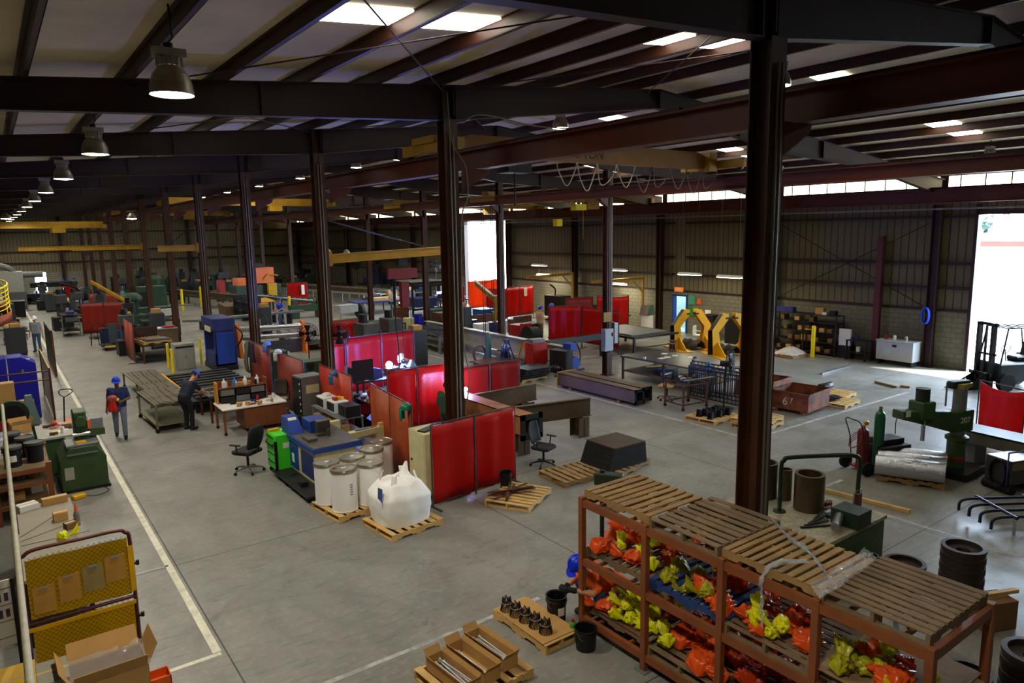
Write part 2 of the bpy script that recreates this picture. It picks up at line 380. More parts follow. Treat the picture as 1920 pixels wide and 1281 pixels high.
runway(18.6, 6.74, .36, 'red crane runway girder carried by the middle column row')
runway(28.75, 6.35, .52, 'red crane runway girder along the right wall under the window strip')
b = B(); b.bx(28.45, 28.5, -6, 84, 6.1, 6.16); tag(b.out('conductor_bar', GREY), 'thin grey conductor bar under the wall runway', 'rail', kind='structure')
# ------------------------------------------------ walls
SID = stripes('ribbed_siding_x', (104, 94, 68), (56, 48, 34), 1, .3, .16, .6)
SIDY = stripes('ribbed_siding_y', (128, 116, 86), (70, 60, 42), 0, .3, .16, .6)
CMU = M('block_wall', (118, 112, 94), .8, 0, .3, 1.2, .1)
def brickify(m, ax):
    nt = m.node_tree; N = nt.nodes; L = nt.links; pb = N['Principled BSDF']; tc = N.new('ShaderNodeTexCoord'); s2 = N.new('ShaderNodeSeparateXYZ'); cb = N.new('ShaderNodeCombineXYZ')
    L.new(tc.outputs['Object'], s2.inputs[0]); L.new(s2.outputs[ax], cb.inputs[0]); L.new(s2.outputs[2], cb.inputs[1])
    bt = N.new('ShaderNodeTexBrick'); bt.inputs['Scale'].default_value = 1; bt.inputs['Brick Width'].default_value = .4; bt.inputs['Row Height'].default_value = .2; bt.inputs['Mortar Size'].default_value = .012
    L.new(cb.outputs[0], bt.inputs[0]); mx = N.new('ShaderNodeMixRGB'); src = pb.inputs['Base Color'].links[0].from_socket
    L.new(bt.outputs['Fac'], mx.inputs[0]); L.new(src, mx.inputs[1]); mx.inputs[2].default_value = lin((84, 78, 62)); L.new(mx.outputs[0], pb.inputs['Base Color'])
brickify(CMU, 1)
CMUY = M('block_wall_end', (150, 146, 130), .8, 0, .3, 1.2, .1); brickify(CMUY, 0)
BH = 2.25
gaps = [(-8.0, -8.0), (6.3, 11.35), (25.05, 25.95), (41.2, 46.7), (85, 85)]  # door openings in the right wall
gz = [0, 5.9, 1.96, 6.3, 0]
bw, bs = B(), B()
for (a, b_), (c_, d) in zip(gaps, gaps[1:]):
    bw.bx(XW-.02, XW+.18, b_, c_, 0, BH); bs.bx(XW, XW+.1, b_, c_, BH, 6.98)
for (a, b_), z in zip(gaps[1:4], gz[1:4]):
    if z < BH: bw.bx(XW-.02, XW+.18, a, b_, z, BH); z = BH
    bs.bx(XW, XW+.1, a, b_, z, 6.98)
st(bw.out('wall_right_base', CMU)); st(bs.out('wall_right', SID))
st(B().bx(XW, XW+.1, YB, YF, 7.36, roofz(XW)+.1).out('wall_right_top', STEEL_D))
k = 400; b = B()
EAV = M('eave_daylight_panel', (255, 243, 205), .5, emit=5.5)
for n in range(-1, 12):
    y0, y1 = COL0+BAY*n+.18, COL0+BAY*(n+1)-.12; k += 1
    st(B().bx(XW-.01, XW+.03, y0, y1, 6.96, 7.38).out('window_%d' % k, EAV))
    for i in range(8):
        y = y0+(y1-y0)*(i+.5)/8; b.bx(XW-.03, XW-.005, y-.02, y+.02, 6.96, 7.38)
    b.bx(XW-.05, XW, y1, y1+.3, 6.9, 7.4)
st(b.out('trim_mullions', STEEL_D))
b = B()
for z in (3.13, 4.07, 5.85, 6.9): 
    for (a, b_), (c_, d) in zip(gaps, gaps[1:]): 
        b.bx(XW-.22, XW, b_, c_, z-.05, z+.05)
for y in (11.35, 6.3, 41.2, 46.7): b.bx(XW-.24, XW+.1, y-.06, y+.06, 0, 6.3)
b.bx(XW-.24, XW+.1, 6.3, 11.35, 5.9, 6.05); b.bx(XW-.1, XW, YB, 6.3, BH-.05, BH+.03); b.bx(XW-.1, XW, 11.35, 41.2, BH-.03, BH+.05); b.bx(XW-.1, XW, 46.7, YF, BH-.03, BH+.05)
st(b.out('trim_girts', STEEL_D))
b = B()
for a in (((13.0, 5.6), (19.3, 2.4)), ((19.3, 5.6), (13.0, 2.4))): b.cyl((XW-.3, a[0][0], a[0][1]), (XW-.3, a[1][0], a[1][1]), .02, n=6)
tag(b.out('wall_cross_brace', STEEL_D), 'crossed brace rods on the siding above the wall shelves', 'brace', kind='structure')
tag(B().bx(29.3, 29.5, 14.55, 14.8, 0, 5.15).out('wall_post', STEEL), 'short red steel post standing against the right wall', 'post')
# end wall, left wall and the wall behind the camera
xd0, xd1 = 3.55, 4.5
bb = B().bx(XL, xd0, YF, YF+.2, 0, BH); bb.bx(xd1, XW+.2, YF, YF+.2, 0, BH); st(bb.out('wall_far_base', CMUY))
st(B().bx(XL, XW+.2, YF, YF+.15, BH, 9.4).out('wall_far', SIDY))
b = B()
for z in (3.2, 4.3, 6.2): b.bx(XL, XW, YF-.18, YF+.04, z-.07, z+.07)
for x in range(-6, 30, 6): b.bx(x-.14, x+.14, YF-.3, YF, 0, 8.6)
st(b.out('trim_far_girts', STEEL_D))
st(B().bx(XL-.15, XL, YB, YF, 0, 7.5).out('wall_left', SID)); st(B().bx(XL, XW+.1, YB-.15, YB, 0, 9.4).out('wall_back', SIDY))
# exit door with lit room beyond
t = T('door_1', 'blue framed open door in the right wall under an exit sign', 'door', (XW, 25.5, 0)); t['kind'] = 'structure'
b = B(); b.bx(-.08, .2, -.5, -.43, 0, 2.0); b.bx(-.08, .2, .43, .5, 0, 2.0); b.bx(-.08, .2, -.5, .5, 1.96, 2.05); b.out('door_frame', BLUE, t)
b = B(); b.bx(.2, 2.2, -1.2, -1.15, 0, 2.6); b.bx(.2, 2.2, 1.15, 1.2, 0, 2.6); b.bx(2.2, 2.25, -1.2, 1.2, 0, 2.6); b.bx(.2, 2.25, -1.2, 1.2, 2.6, 2.65); b.bx(.2, 2.2, -1.2, 1.2, -.1, 0); b.out('room_beyond', M('mint_wall', (220, 238, 236), .7), t)
B().bx(.9, 1.3, -.9, .9, 2.54, 2.59).out('ceiling_light', M('office_glow', (225, 245, 255), .5, emit=12), t)
# outdoors beyond the doors: paving, a tree line and a far shed
TREE = M('tree_leaves', (34, 56, 48), .8, 0, .5, 3)
def tree(x, y, r, lb):
    t = T('tree', lb, 'tree', (x, y, 0), 0, 'trees outside the big door'); B().cyl((0, 0, 0), (0, 0, 5), .25, .15, 10).out('trunk', M('bark', (70, 56, 40), .9), t); b = B()
    rr = random.Random(int(x*7+y))
    for i in range(420):
        a = rr.random()*2*PI; h = rr.random(); q = r*math.sqrt(max(.05, 1-(2*h-1)**2))*(.55+.5*rr.random()); c = Vector((q*math.cos(a), q*math.sin(a), 4+h*r*1.6)); s_ = .3+.35*rr.random()
        v = [c+Vector((rr.uniform(-s_, s_), rr.uniform(-s_, s_), rr.uniform(-s_, s_))) for _ in range(4)]
        b.add(v, [(0, 1, 2), (0, 2, 3), (1, 2, 3)])
    b.out('crown', TREE, t)
tree(84, 22, 6, 'leafy tree outside the big door, right of the row'); tree(88, 36, 6, 'leafy tree outside the big door, middle of the row'); tree(92, 50, 6, 'leafy tree far outside the doorway, left of the row')
t = T('shed', 'low white building with a dark red roof edge outside the big door', 'building', (52, 15, 0)); B().bx(0, 8, -2, 14, 0, 4.1).out('wall', M('shed_white', (235, 235, 235), .7), t)
B().prism([(-2.2, 4.1), (14.2, 4.1), (14.2, 4.5), (-2.2, 4.4)], -.4, 8.4, 'x').out('roof', STEEL, t)
# ================================================= lamps
HOUS = M('lamp_housing', (140, 130, 112), .4, .6, .2, 5)
def highbay(x, y, lb, power=LAMP_W):
    dr = 1.0 if x < 10 else .7; z = roofz(x)-dr
    t = T('high_bay_lamp', lb, 'ceiling lamp', (x, y, z), 0, 'high bay lamps')
    rf = B().lathe([(.235, 0), (.225, .12), (.19, .22), (.13, .3), (.12, .31)], n=24).out('reflector', HOUS, t)
    b = B(); b.cyl((0, 0, .31), (0, 0, .40), .12, n=16)
    for i in range(12): b.box((.13*math.cos(i*PI/6), .13*math.sin(i*PI/6), .355), (.03, .012, .09), (0, 0, i*PI/6))
    b.bx(-.17, .17, -.08, .08, .41, .5); b.out('ballast', M('ballast', (150, 145, 132), .5), t)
    b = B(); b.cyl((0, 0, .5), (0, 0, .56), .05); b.tube([(0, 0, .56), (.05, 0, .62), (.04, .02, dr-.015)], .012, 6); b.out('hook', BLACK, t)
    B().lathe([(.0, -.015), (.15, -.012), (.228, .004)], n=24).out('lens', WLIGHT, rf)
    l = bpy.data.lights.new('lamp_light', 'SPOT'); l.energy = power*2.4; l.spot_size = math.radians(155); l.spot_blend = .6; l.shadow_soft_size = .16; l.color = LAMP_C
    o = bpy.data.objects.new('lamp_light', l); C.objects.link(o); o.parent = t; o.location = (0, 0, -.1)
for n in range(-1, 11):
    highbay(1.87, 9.0+BAY*n, ['high bay lamp above the camera bay', 'nearest glowing high bay lamp at the upper left', 'second glowing high bay lamp down the left aisle', 'third glowing high bay lamp down the left aisle'][n+1] if n < 3 else 'glowing high bay lamp number %d down the left aisle' % (n+1))
for n in range(-1, 9):
    highbay(13.6, 9.1+BAY*n, {0: 'glowing high bay lamp just right of the near column', 1: 'glowing high bay lamp above the five ton crane'}.get(n, 'high bay lamp number %d of the middle roof row' % (n+2)), LAMP_W*(.3 if n < 2 else .5))
for n in range(0, 7, 1):
    highbay(24.3, 9.1+BAY*n, 'high bay lamp number %d of the right roof row' % (n+1), LAMP_W*(.04 if n < 2 else .4))
# bench lights hanging by the right wall
def tubelight(px, py, X, lb, on=True):
    d = _f+_r*((px-960)/FPX)-_u*((py-640.5)/FPX); s = X/d.x; y, z = d.y*s, CH+d.z*s
    t = T('hanging_tube_light', lb, 'tube light', (X, y, z), 0, 'tube lights over the wall benches')
    B().prism([(-.16, 0), (.16, 0), (.06, .1), (-.06, .1)], -.65, .65, 'y').out('shade', WHITE, t)
    B().bx(-.13, .13, -.62, .62, -.03, -.002).out('tubes', M('tube_glow', (255, 246, 205), .4, emit=16), t)
    for q in (-.5, .5): B().cyl((0, q, .1), (0, q, roofz(X)-z), .008, n=5).out('chain', GREY, t)
    l = bpy.data.lights.new('tube_light', 'AREA'); l.shape = 'RECTANGLE'; l.size = .25; l.size_y = 1.2; l.energy = 55; l.color = (1, .93, .7)
    o = bpy.data.objects.new('tube_light', l); C.objects.link(o); o.parent = t; o.location = (0, 0, -.05)
for a in ((1011, 498, 28.2, 'upper of two bench lights right of the tall doorway'), (1020, 516, 28.9, 'lower of two bench lights right of the tall doorway'), (1158, 507, 28.0, 'upper bench light beside the middle column'), (1158, 533, 29.0, 'lower bench light beside the middle column'),
          (1293, 515, 27.6, 'bench light above the lit exit door'), (1368, 520, 27.2, 'bench light right of the exit door')): tubelight(*a)
# ================================================= builders of repeated kinds
from mathutils import noise as NZ
def nz(x, y=0, z=0): return NZ.noise((x, y, z))
_pal = {}
def pallet(x, y, z, rz, label, wood='WOOD', L=1.2, Wd=1.0, group='wooden pallets', nb=7, cat='pallet'):
    """x,y centre; deck boards run across the stringers"""
    key = (wood, L, Wd, nb)
    if key in _pal: return dup(_pal[key], (x, y, z), rz, label, group)
    mt = {'WOOD': WOOD, 'WOODD': WOODD, 'WOODY': WOODY, 'WOODB': WOODB}[wood]
    t = T('wooden_pallet', label, cat, (x, y, z), rz, group); rr = random.Random(len(_pal)*7+3)
    for k, q in enumerate((-Wd/2+.02, 0, Wd/2-.02)):
        b = B(); n = 9; top = [(-L/2, .11), (L/2, .11)]; o = [(-L/2, .018), (-L*.33, .018), (-L*.31, .05), (-L*.14, .05), (-L*.12, .018), (L*.12, .018), (L*.14, .05), (L*.31, .05), (L*.33, .018), (L/2, .018), (L/2, .11), (-L/2, .11)]
        b.prism(o, q-.019, q+.019, 'y'); b.out('stringer', mt, t)
    b = B(); w = L/nb*.68
    for i in range(nb):
        xx = -L/2+w/2+(L-w)*i/(nb-1)+rr.uniform(-.008, .008); b.box((xx, 0, .119+rr.uniform(-.001, .002)), (w*rr.uniform(.9, 1.08), Wd, .017), (0, 0, rr.uniform(-.01, .01)))
    b.out('deck_boards', mt, t, bevel=.003)
    b = B()
    for i in range(3): b.box((-L/2+w/2+(L-w)*i/2, 0, .009), (w, Wd, .018))
    b.out('bottom_boards', mt, t)
    _pal[key] = t; return t
PH = .13
def box_carton(x, y, z, sx, sy, sz, rz, label, mat=CARD, name='cardboard_box', cat='box', opened=False, group=None, flaps=True):
    t = T(name, label, cat, (x, y, z), rz, group)
    if not opened:
        B().bx(-sx/2, sx/2, -sy/2, sy/2, 0, sz).out('carton', mat, t, bevel=.004); B().bx(-sx/2, sx/2, -.025, .025, sz, sz+.002).out('tape', M('packing_tape', (196, 168, 120), .3), t)
        return t
    b = B(); k = .006
    b.bx(-sx/2, sx/2, -sy/2, sy/2, 0, k); b.bx(-sx/2, -sx/2+k, -sy/2, sy/2, 0, sz); b.bx(sx/2-k, sx/2, -sy/2, sy/2, 0, sz); b.bx(-sx/2, sx/2, -sy/2, -sy/2+k, 0, sz); b.bx(-sx/2, sx/2, sy/2-k, sy/2, 0, sz); b.out('carton', mat, t)
    if flaps:
        f = min(sx, sy)*.45
        for s in (-1, 1):
            f1 = f*(.55 if sy > 2*sx else 1)
            B().box((s*(sx/2+f1*.22), 0, sz+f1*.42), (k, sy*.96, f1), (0, s*.45, 0)).out('flap', mat, t)
            B().box((0, s*(sy/2+f*.25), sz+f*.35), (sx*.96, k, f), (-s*.6, 0, 0)).out('flap', mat, t)
    return t
def bucket(x, y, z, r, h, label, mat=None, lid=None, handle=True, rz=0, name='bucket', sticker=None, group=None):
    t = T(name, label, 'bucket', (x, y, z), rz, group); mt = mat or BLACK
    B().lathe([(0, .004), (r*.86, 0), (r*.9, h*.75), (r*1.02, h*.78), (r*1.02, h*.84), (r*.93, h*.86), (r*.95, h), (r*1.02, h), (r*.9, h*.97), (r*.82, .02), (0, .02)], n=24).out('body', mt, t)
    if lid: B().lathe([(0, h+.012), (r*.9, h+.012), (r*.93, h+.022), (r*1.05, h+.02), (r*1.06, h-.03)], n=24).out('lid', lid, t)
    if handle: B().tube([(r*1.02*math.cos(a), -r*.5*math.sin(a)-.02, h*.8-.35*h*math.sin(a)) for a in [PI*i/10 for i in range(11)]], .004, 6).out('handle', GREY, t)
    if sticker: B().lathe([(r*.93, h*.25), (r*.945, h*.6)], n=24).out('label_band', sticker, t) if sticker is not PAPER else B().add([(r*.945*math.cos(a), r*.945*math.sin(a), zz) for zz in (h*.3, h*.62) for a in (-1.9, -1.65, -1.4, -1.15)], [(0, 1, 5, 4), (1, 2, 6, 5), (2, 3, 7, 6)]).out('sticker', PAPER, t)
    return t
FABR = M('black_fabric', (22, 24, 30), .75)
def office_chair(x, y, rz, label, mesh=False, seatmat=None, backmat=None):
    t = T('office_chair', label, 'chair', (x, y, 0), rz); sm = seatmat or FABR
    for i in range(5):
        a = i*2*PI/5+.3; c, s_ = math.cos(a), math.sin(a)
        bl = B().tube([(0, 0, .12), (.16*c, .16*s_, .11), (.31*c, .31*s_, .075)], [.026, .022, .016], 8).out('base_leg', GREY if not mesh else BLACK, t)
        B().cyl((.31*c-.02*s_, .31*s_+.02*c, .032), (.31*c+.02*s_, .31*s_-.02*c, .032), .032, n=12).out('caster', BLACK, bl)
    B().cyl((0, 0, .1), (0, 0, .42), .028).out('gas_column', BLACK, t)
    b = B(); b.prism([(-.24, -.18), (-.2, -.24), (.2, -.24), (.24, -.18), (.25, .15), (.2, .25), (-.2, .25), (-.25, .15)], .43, .51, 'z'); b.out('seat', sm, t, bevel=.02)
    def bk(u, v):
        w = .23*(1-.12*(2*v-1)**2-.15*max(0, v-.8)*5); return ((u-.5)*2*w, -.24-.10*v+.05*(2*u-1)**2-.03*math.sin(v*PI), .56+.5*v)
    B().sheet(bk, 8, 8).out('backrest', (M('chair_mesh', (30, 30, 32), .8) if mesh else (backmat or FABR)), t, solid=.02 if mesh else .07)
    B().tube([(0, 0, .43), (0, -.24, .45), (0, -.31, .62)], .02, 8).out('back_support', BLACK, t)
    for s in (-1, 1):
        B().tube([(s*.22, 0, .45), (s*.3, 0, .47), (s*.31, .02, .66)], .016, 8).out('arm_post', BLACK, t)
        B().box((s*.31, .04, .68), (.07, .26, .03)).out('armrest', BLACK, t, bevel=.01)
    return t
def fan(x, y, z, r, rz, label, tilt=0, stand=0, post=None):
    """round drum fan facing local +Y"""
    t = T('drum_fan', label, 'fan', (x, y, z), rz); o = (tilt, 0, 0); cage = B()
    for rr in (r, r*.72, r*.42, r*.15):
        for yy in (-.09, .09): cage.tube([(rr*math.cos(a), yy*(1.25-rr/r*.25), rr*math.sin(a)) for a in [2*PI*i/28 for i in range(28)]], .006, 5, True)
    for i in range(20):
        a = 2*PI*i/20; cage.tube([(r*.1*math.cos(a), .11, r*.1*math.sin(a)), (r*math.cos(a), .09, r*math.sin(a)), (r*math.cos(a), -.09, r*math.sin(a)), (r*.1*math.cos(a), -.11, r*.1*math.sin(a))], .004, 4)
    cage.out('cage', DARK, t, rot=o)
    b = B()
    for i in range(4):
        a = PI/2*i
        b.sheet(lambda u, v: ((.05+u*(r*.85-.05))*math.cos(a+(v-.5)*.8), (v-.5)*.09, (.05+u*(r*.85-.05))*math.sin(a+(v-.5)*.8)), 4, 4)
    b.out('blades', DARK, t, solid=.006, rot=o)
    B().cyl((0, -.3, 0), (0, .02, 0), .09).out('motor', DARK, t, rot=o)
    if stand:
        B().tube([(0, -.14, -.05), (0, -.16, -stand)], .025, 8).out('stand_pole', DARK, t); B().lathe([(0, .03), (.28, .03), (.3, 0), (0, 0)], (0, -.16, -stand), 20).out('stand_base', DARK, t)
    if post: B().tube([(0, -.2, 0), post], .025, 8).out('mounting_arm', DARK, t)
    return t
CREDf = M('welding_curtain_red', (205, 20, 14), .35, 0, .2, 1.2, .1, trans=.45)
CRED2 = M('welding_curtain_dark_red', (150, 20, 16), .45, 0, .2, 1, .1, trans=.35)
CMAG = M('welding_curtain_crimson', (186, 12, 22), .35, 0, .2, 1.2, .1, trans=.4)
CORG = M('welding_curtain_orange', (236, 92, 10), .4, 0, .2, 1, .1, trans=.5)
CRST = M('painted_red_panel', (150, 52, 40), .5, 0, .35, 2)
CBRN = M('orange_brown_panel', (176, 74, 24), .5, 0, .4, 2)
def screen(p0, p1, z0, z1, label, mat=None, n=2, folds=.02, sag=.0, frame=True, name='welding_screen', cat='welding curtain', fm=None, feet=True, z1b=None, rigid=False):
    a = Vector((p0[0], p0[1])); b_ = Vector((p1[0], p1[1])); d = b_-a; Ln = d.length; rz = math.atan2(d.y, d.x)
    t = T(name, label, cat, (a.x, a.y, 0), rz); mt = mat or CREDf; sd = R.random()*50; fm = fm or M('screen_frame', (72, 66, 62), .5, .3); zb = z1 if z1b is None else z1b
    for i in range(n):
        x0, x1 = Ln*i/n+.015, Ln*(i+1)/n-.015
        def fn(u, v):
            x = x0+(x1-x0)*u; zt = z1+(zb-z1)*x/Ln-sag*math.sin(PI*u)*(1 if sag else 0)
            return (x, folds*(.35+.65*(1-v))*(math.sin(x*9+sd+2*nz(x*1.3, sd))+.6*nz(x*4, v*2, sd)*2), z0+(zt-z0)*v)
        B().sheet(fn, 22 if not rigid else 2, 7 if not rigid else 2).out('curtain_panel' if not rigid else 'panel', mt, t, solid=.004 if not rigid else .01)
    if frame:
        for i in range(n+1):
            x = Ln*i/n; B().cyl((x, 0, 0), (x, 0, z1+(zb-z1)*x/Ln+.03), .018, n=8).out('post', fm, t)
            if feet and i in (0, n): B().bx(x-.02, x+.02, -.3, .3, 0, .03).out('foot', fm, t)
        B().cyl((0, 0, z1+.03), (Ln, 0, zb+.03), .016, n=8).out('top_rail', fm, t)
        B().cyl((0, 0, z0), (Ln, 0, z0), .012, n=8).out('bottom_rail', fm, t)
    return t
def table(x, y, rz, L, Wd, H, label, top=None, leg=None, th=.04, shelf=0, name='work_table', cat='table', leg_r=.03, wheels=False, skirt=False):
    t = T(name, label, cat, (x, y, 0), rz); top = top or DARK; leg = leg or DARK; w0 = .1 if wheels else 0
    B().bx(-L/2, L/2, -Wd/2, Wd/2, H-th, H).out('tabletop', top, t, bevel=.005)
    for i in (-1, 1):
        for j in (-1, 1):
            px_, py_ = i*(L/2-leg_r-.02), j*(Wd/2-leg_r-.02)
            B().bx(px_-leg_r, px_+leg_r, py_-leg_r, py_+leg_r, w0, H-th).out('leg', leg, t)
            if wheels: B().cyl((px_, py_-.02, .05), (px_, py_+.02, .05), .05, n=12).out('caster', RUB, t.children[-1])
    if shelf: B().bx(-L/2+.03, L/2-.03, -Wd/2+.03, Wd/2-.03, shelf-.02, shelf).out('lower_shelf', leg, t)
    if skirt:
        b = B(); z = H-th; b.bx(-L/2+.03, L/2-.03, -Wd/2+.03, -Wd/2+.05, z-.1, z); b.bx(-L/2+.03, L/2-.03, Wd/2-.05, Wd/2-.03, z-.1, z); b.out('apron', leg, t)
    return t
def cylinder_gas(x, y, z, r, h, label, mat, name='gas_cylinder', rz=0):
    t = T(name, label, 'gas cylinder', (x, y, z), rz)
    B().lathe([(0, 0), (r, 0), (r, h*.82), (r*.85, h*.89), (r*.4, h*.93), (r*.35, h*.95), (0, h*.95)], n=18).out('body', mat, t); B().lathe([(r*.3, h*.94), (r*.34, h), (0, h)], n=12).out('valve', M('brass', (180, 140, 60), .35, .8), t); return t
def bollard(x, y, h, label, r=.06, name='bollard'):
    t = T(name, label, 'bollard', (x, y, 0)); B().cyl((0, 0, 0), (0, 0, h), r, n=16).out('post', M('bollard_yellow', (242, 214, 10), .4), t); B().ball((0, 0, h), (r, r, r*.5), 16, 4, 0).out('cap', _M['bollard_yellow'], t); return t
# ---- plastic bags
BORG = M('orange_bag', (242, 92, 26), .25, 0, .15, 5, .3, trans=.25); BYEL = M('yellow_bag', (240, 236, 20), .3, 0, .12, 5, .3, trans=.25)
BDKO = M('deep_orange_bag', (206, 62, 22), .25, 0, .2, 5, .3, trans=.2); BDKY = M('olive_yellow_bag', (186, 180, 24), .3, 0, .25, 5, .3, trans=.2)
def bag_proto(i, mat, big):
    """a loosely filled bag lying on its side, gathered into a tied neck that flares out"""
    rr = random.Random(i*13+5); L_, wd, ht = (.50, .17, .105) if big else (.30, .105, .085); t = T('plastic_bag', 'bag', 'bag', (0, 0, 0), 0)
    pr = [(0, .04), (.04, .5), (.12, .86), (.3, 1.0), (.5, .86), (.64, .5), (.7, .2), (.73, .13), (.77, .3), (.86, .62), (1.0, .8)]
    if not big: pr = [(0, .04), (.05, .6), (.15, .95), (.32, 1.0), (.48, .74), (.56, .3), (.6, .18), (.66, .36), (.8, .6), (1.0, .75)]
    def rad(q):
        for (q0, r0), (q1, r1) in zip(pr, pr[1:]):
            if q <= q1: return r0+(r1-r0)*(q-q0)/(q1-q0)
        return pr[-1][1]
    nk = .71 if big else .58; cv = rr.uniform(-.5, .5)
    def fn(u, v):
        a = u*2*PI; r = rad(v); body = v < nk; c, s_ = math.cos(a), math.sin(a)
        w = 1+(.5*nz(c*2+i, s_*2, v*4)-.75*abs(nz(c*3.5+i, s_*3.5, v*9))-.3*abs(nz(c*8, s_*8+i, v*16)))*(1 if body else .5)
        if not body: w *= 1+(v-nk)*(1.6 if big else .9)*math.sin(5*a+i)*.8; fl = .5
        else: fl = 1
        if body: w *= 1-.10*abs(math.sin(6*a))*max(0, (v-.3)*3)
        x = (v-.35)*L_; y = r*w*c*wd+cv*x*x*1.4; z0 = ht*(.95*min(1, r+.25)) if body else ht*(.7+2.2*(v-nk)*(1.3 if not big else 1))
        z = z0+r*w*s_*ht*(1.0 if body else .9)
        return (x, y, max(.003, z))
    B().sheet(fn, 44, 40).out('bag_body', mat, t)
    B().tube([((nk+.015-.35)*L_+.004*math.sin(3*q), cv*((nk-.35)*L_)**2*1.4+.026*math.cos(q)*(1 if big else .8), ht*.8+.022*math.sin(q)) for q in [k*PI/5 for k in range(10)]], .005, 5, True).out('neck_tie', mat, t); return t
_bag = {}
def bag(kind, x, y, z, rz, label, group, s=1.0):
    mat, big = {'O': (BORG, True), 'Y': (BYEL, False), 'D': (BDKO, True), 'K': (BDKY, False)}[kind]; v = R.randrange(3); key = (kind, v)
    if key in _bag: return dup(_bag[key], (x, y, z), rz, label, group, (s, s, s*R.uniform(.85, 1.15)))
    t = bag_proto(v+{'O': 0, 'Y': 4, 'D': 8, 'K': 12}[kind], mat, big); _bag[key] = t; t.location = (x, y, z); t.rotation_euler = (0, 0, rz); t['label'] = label; t['group'] = group; t.scale = (s, s, s); return t
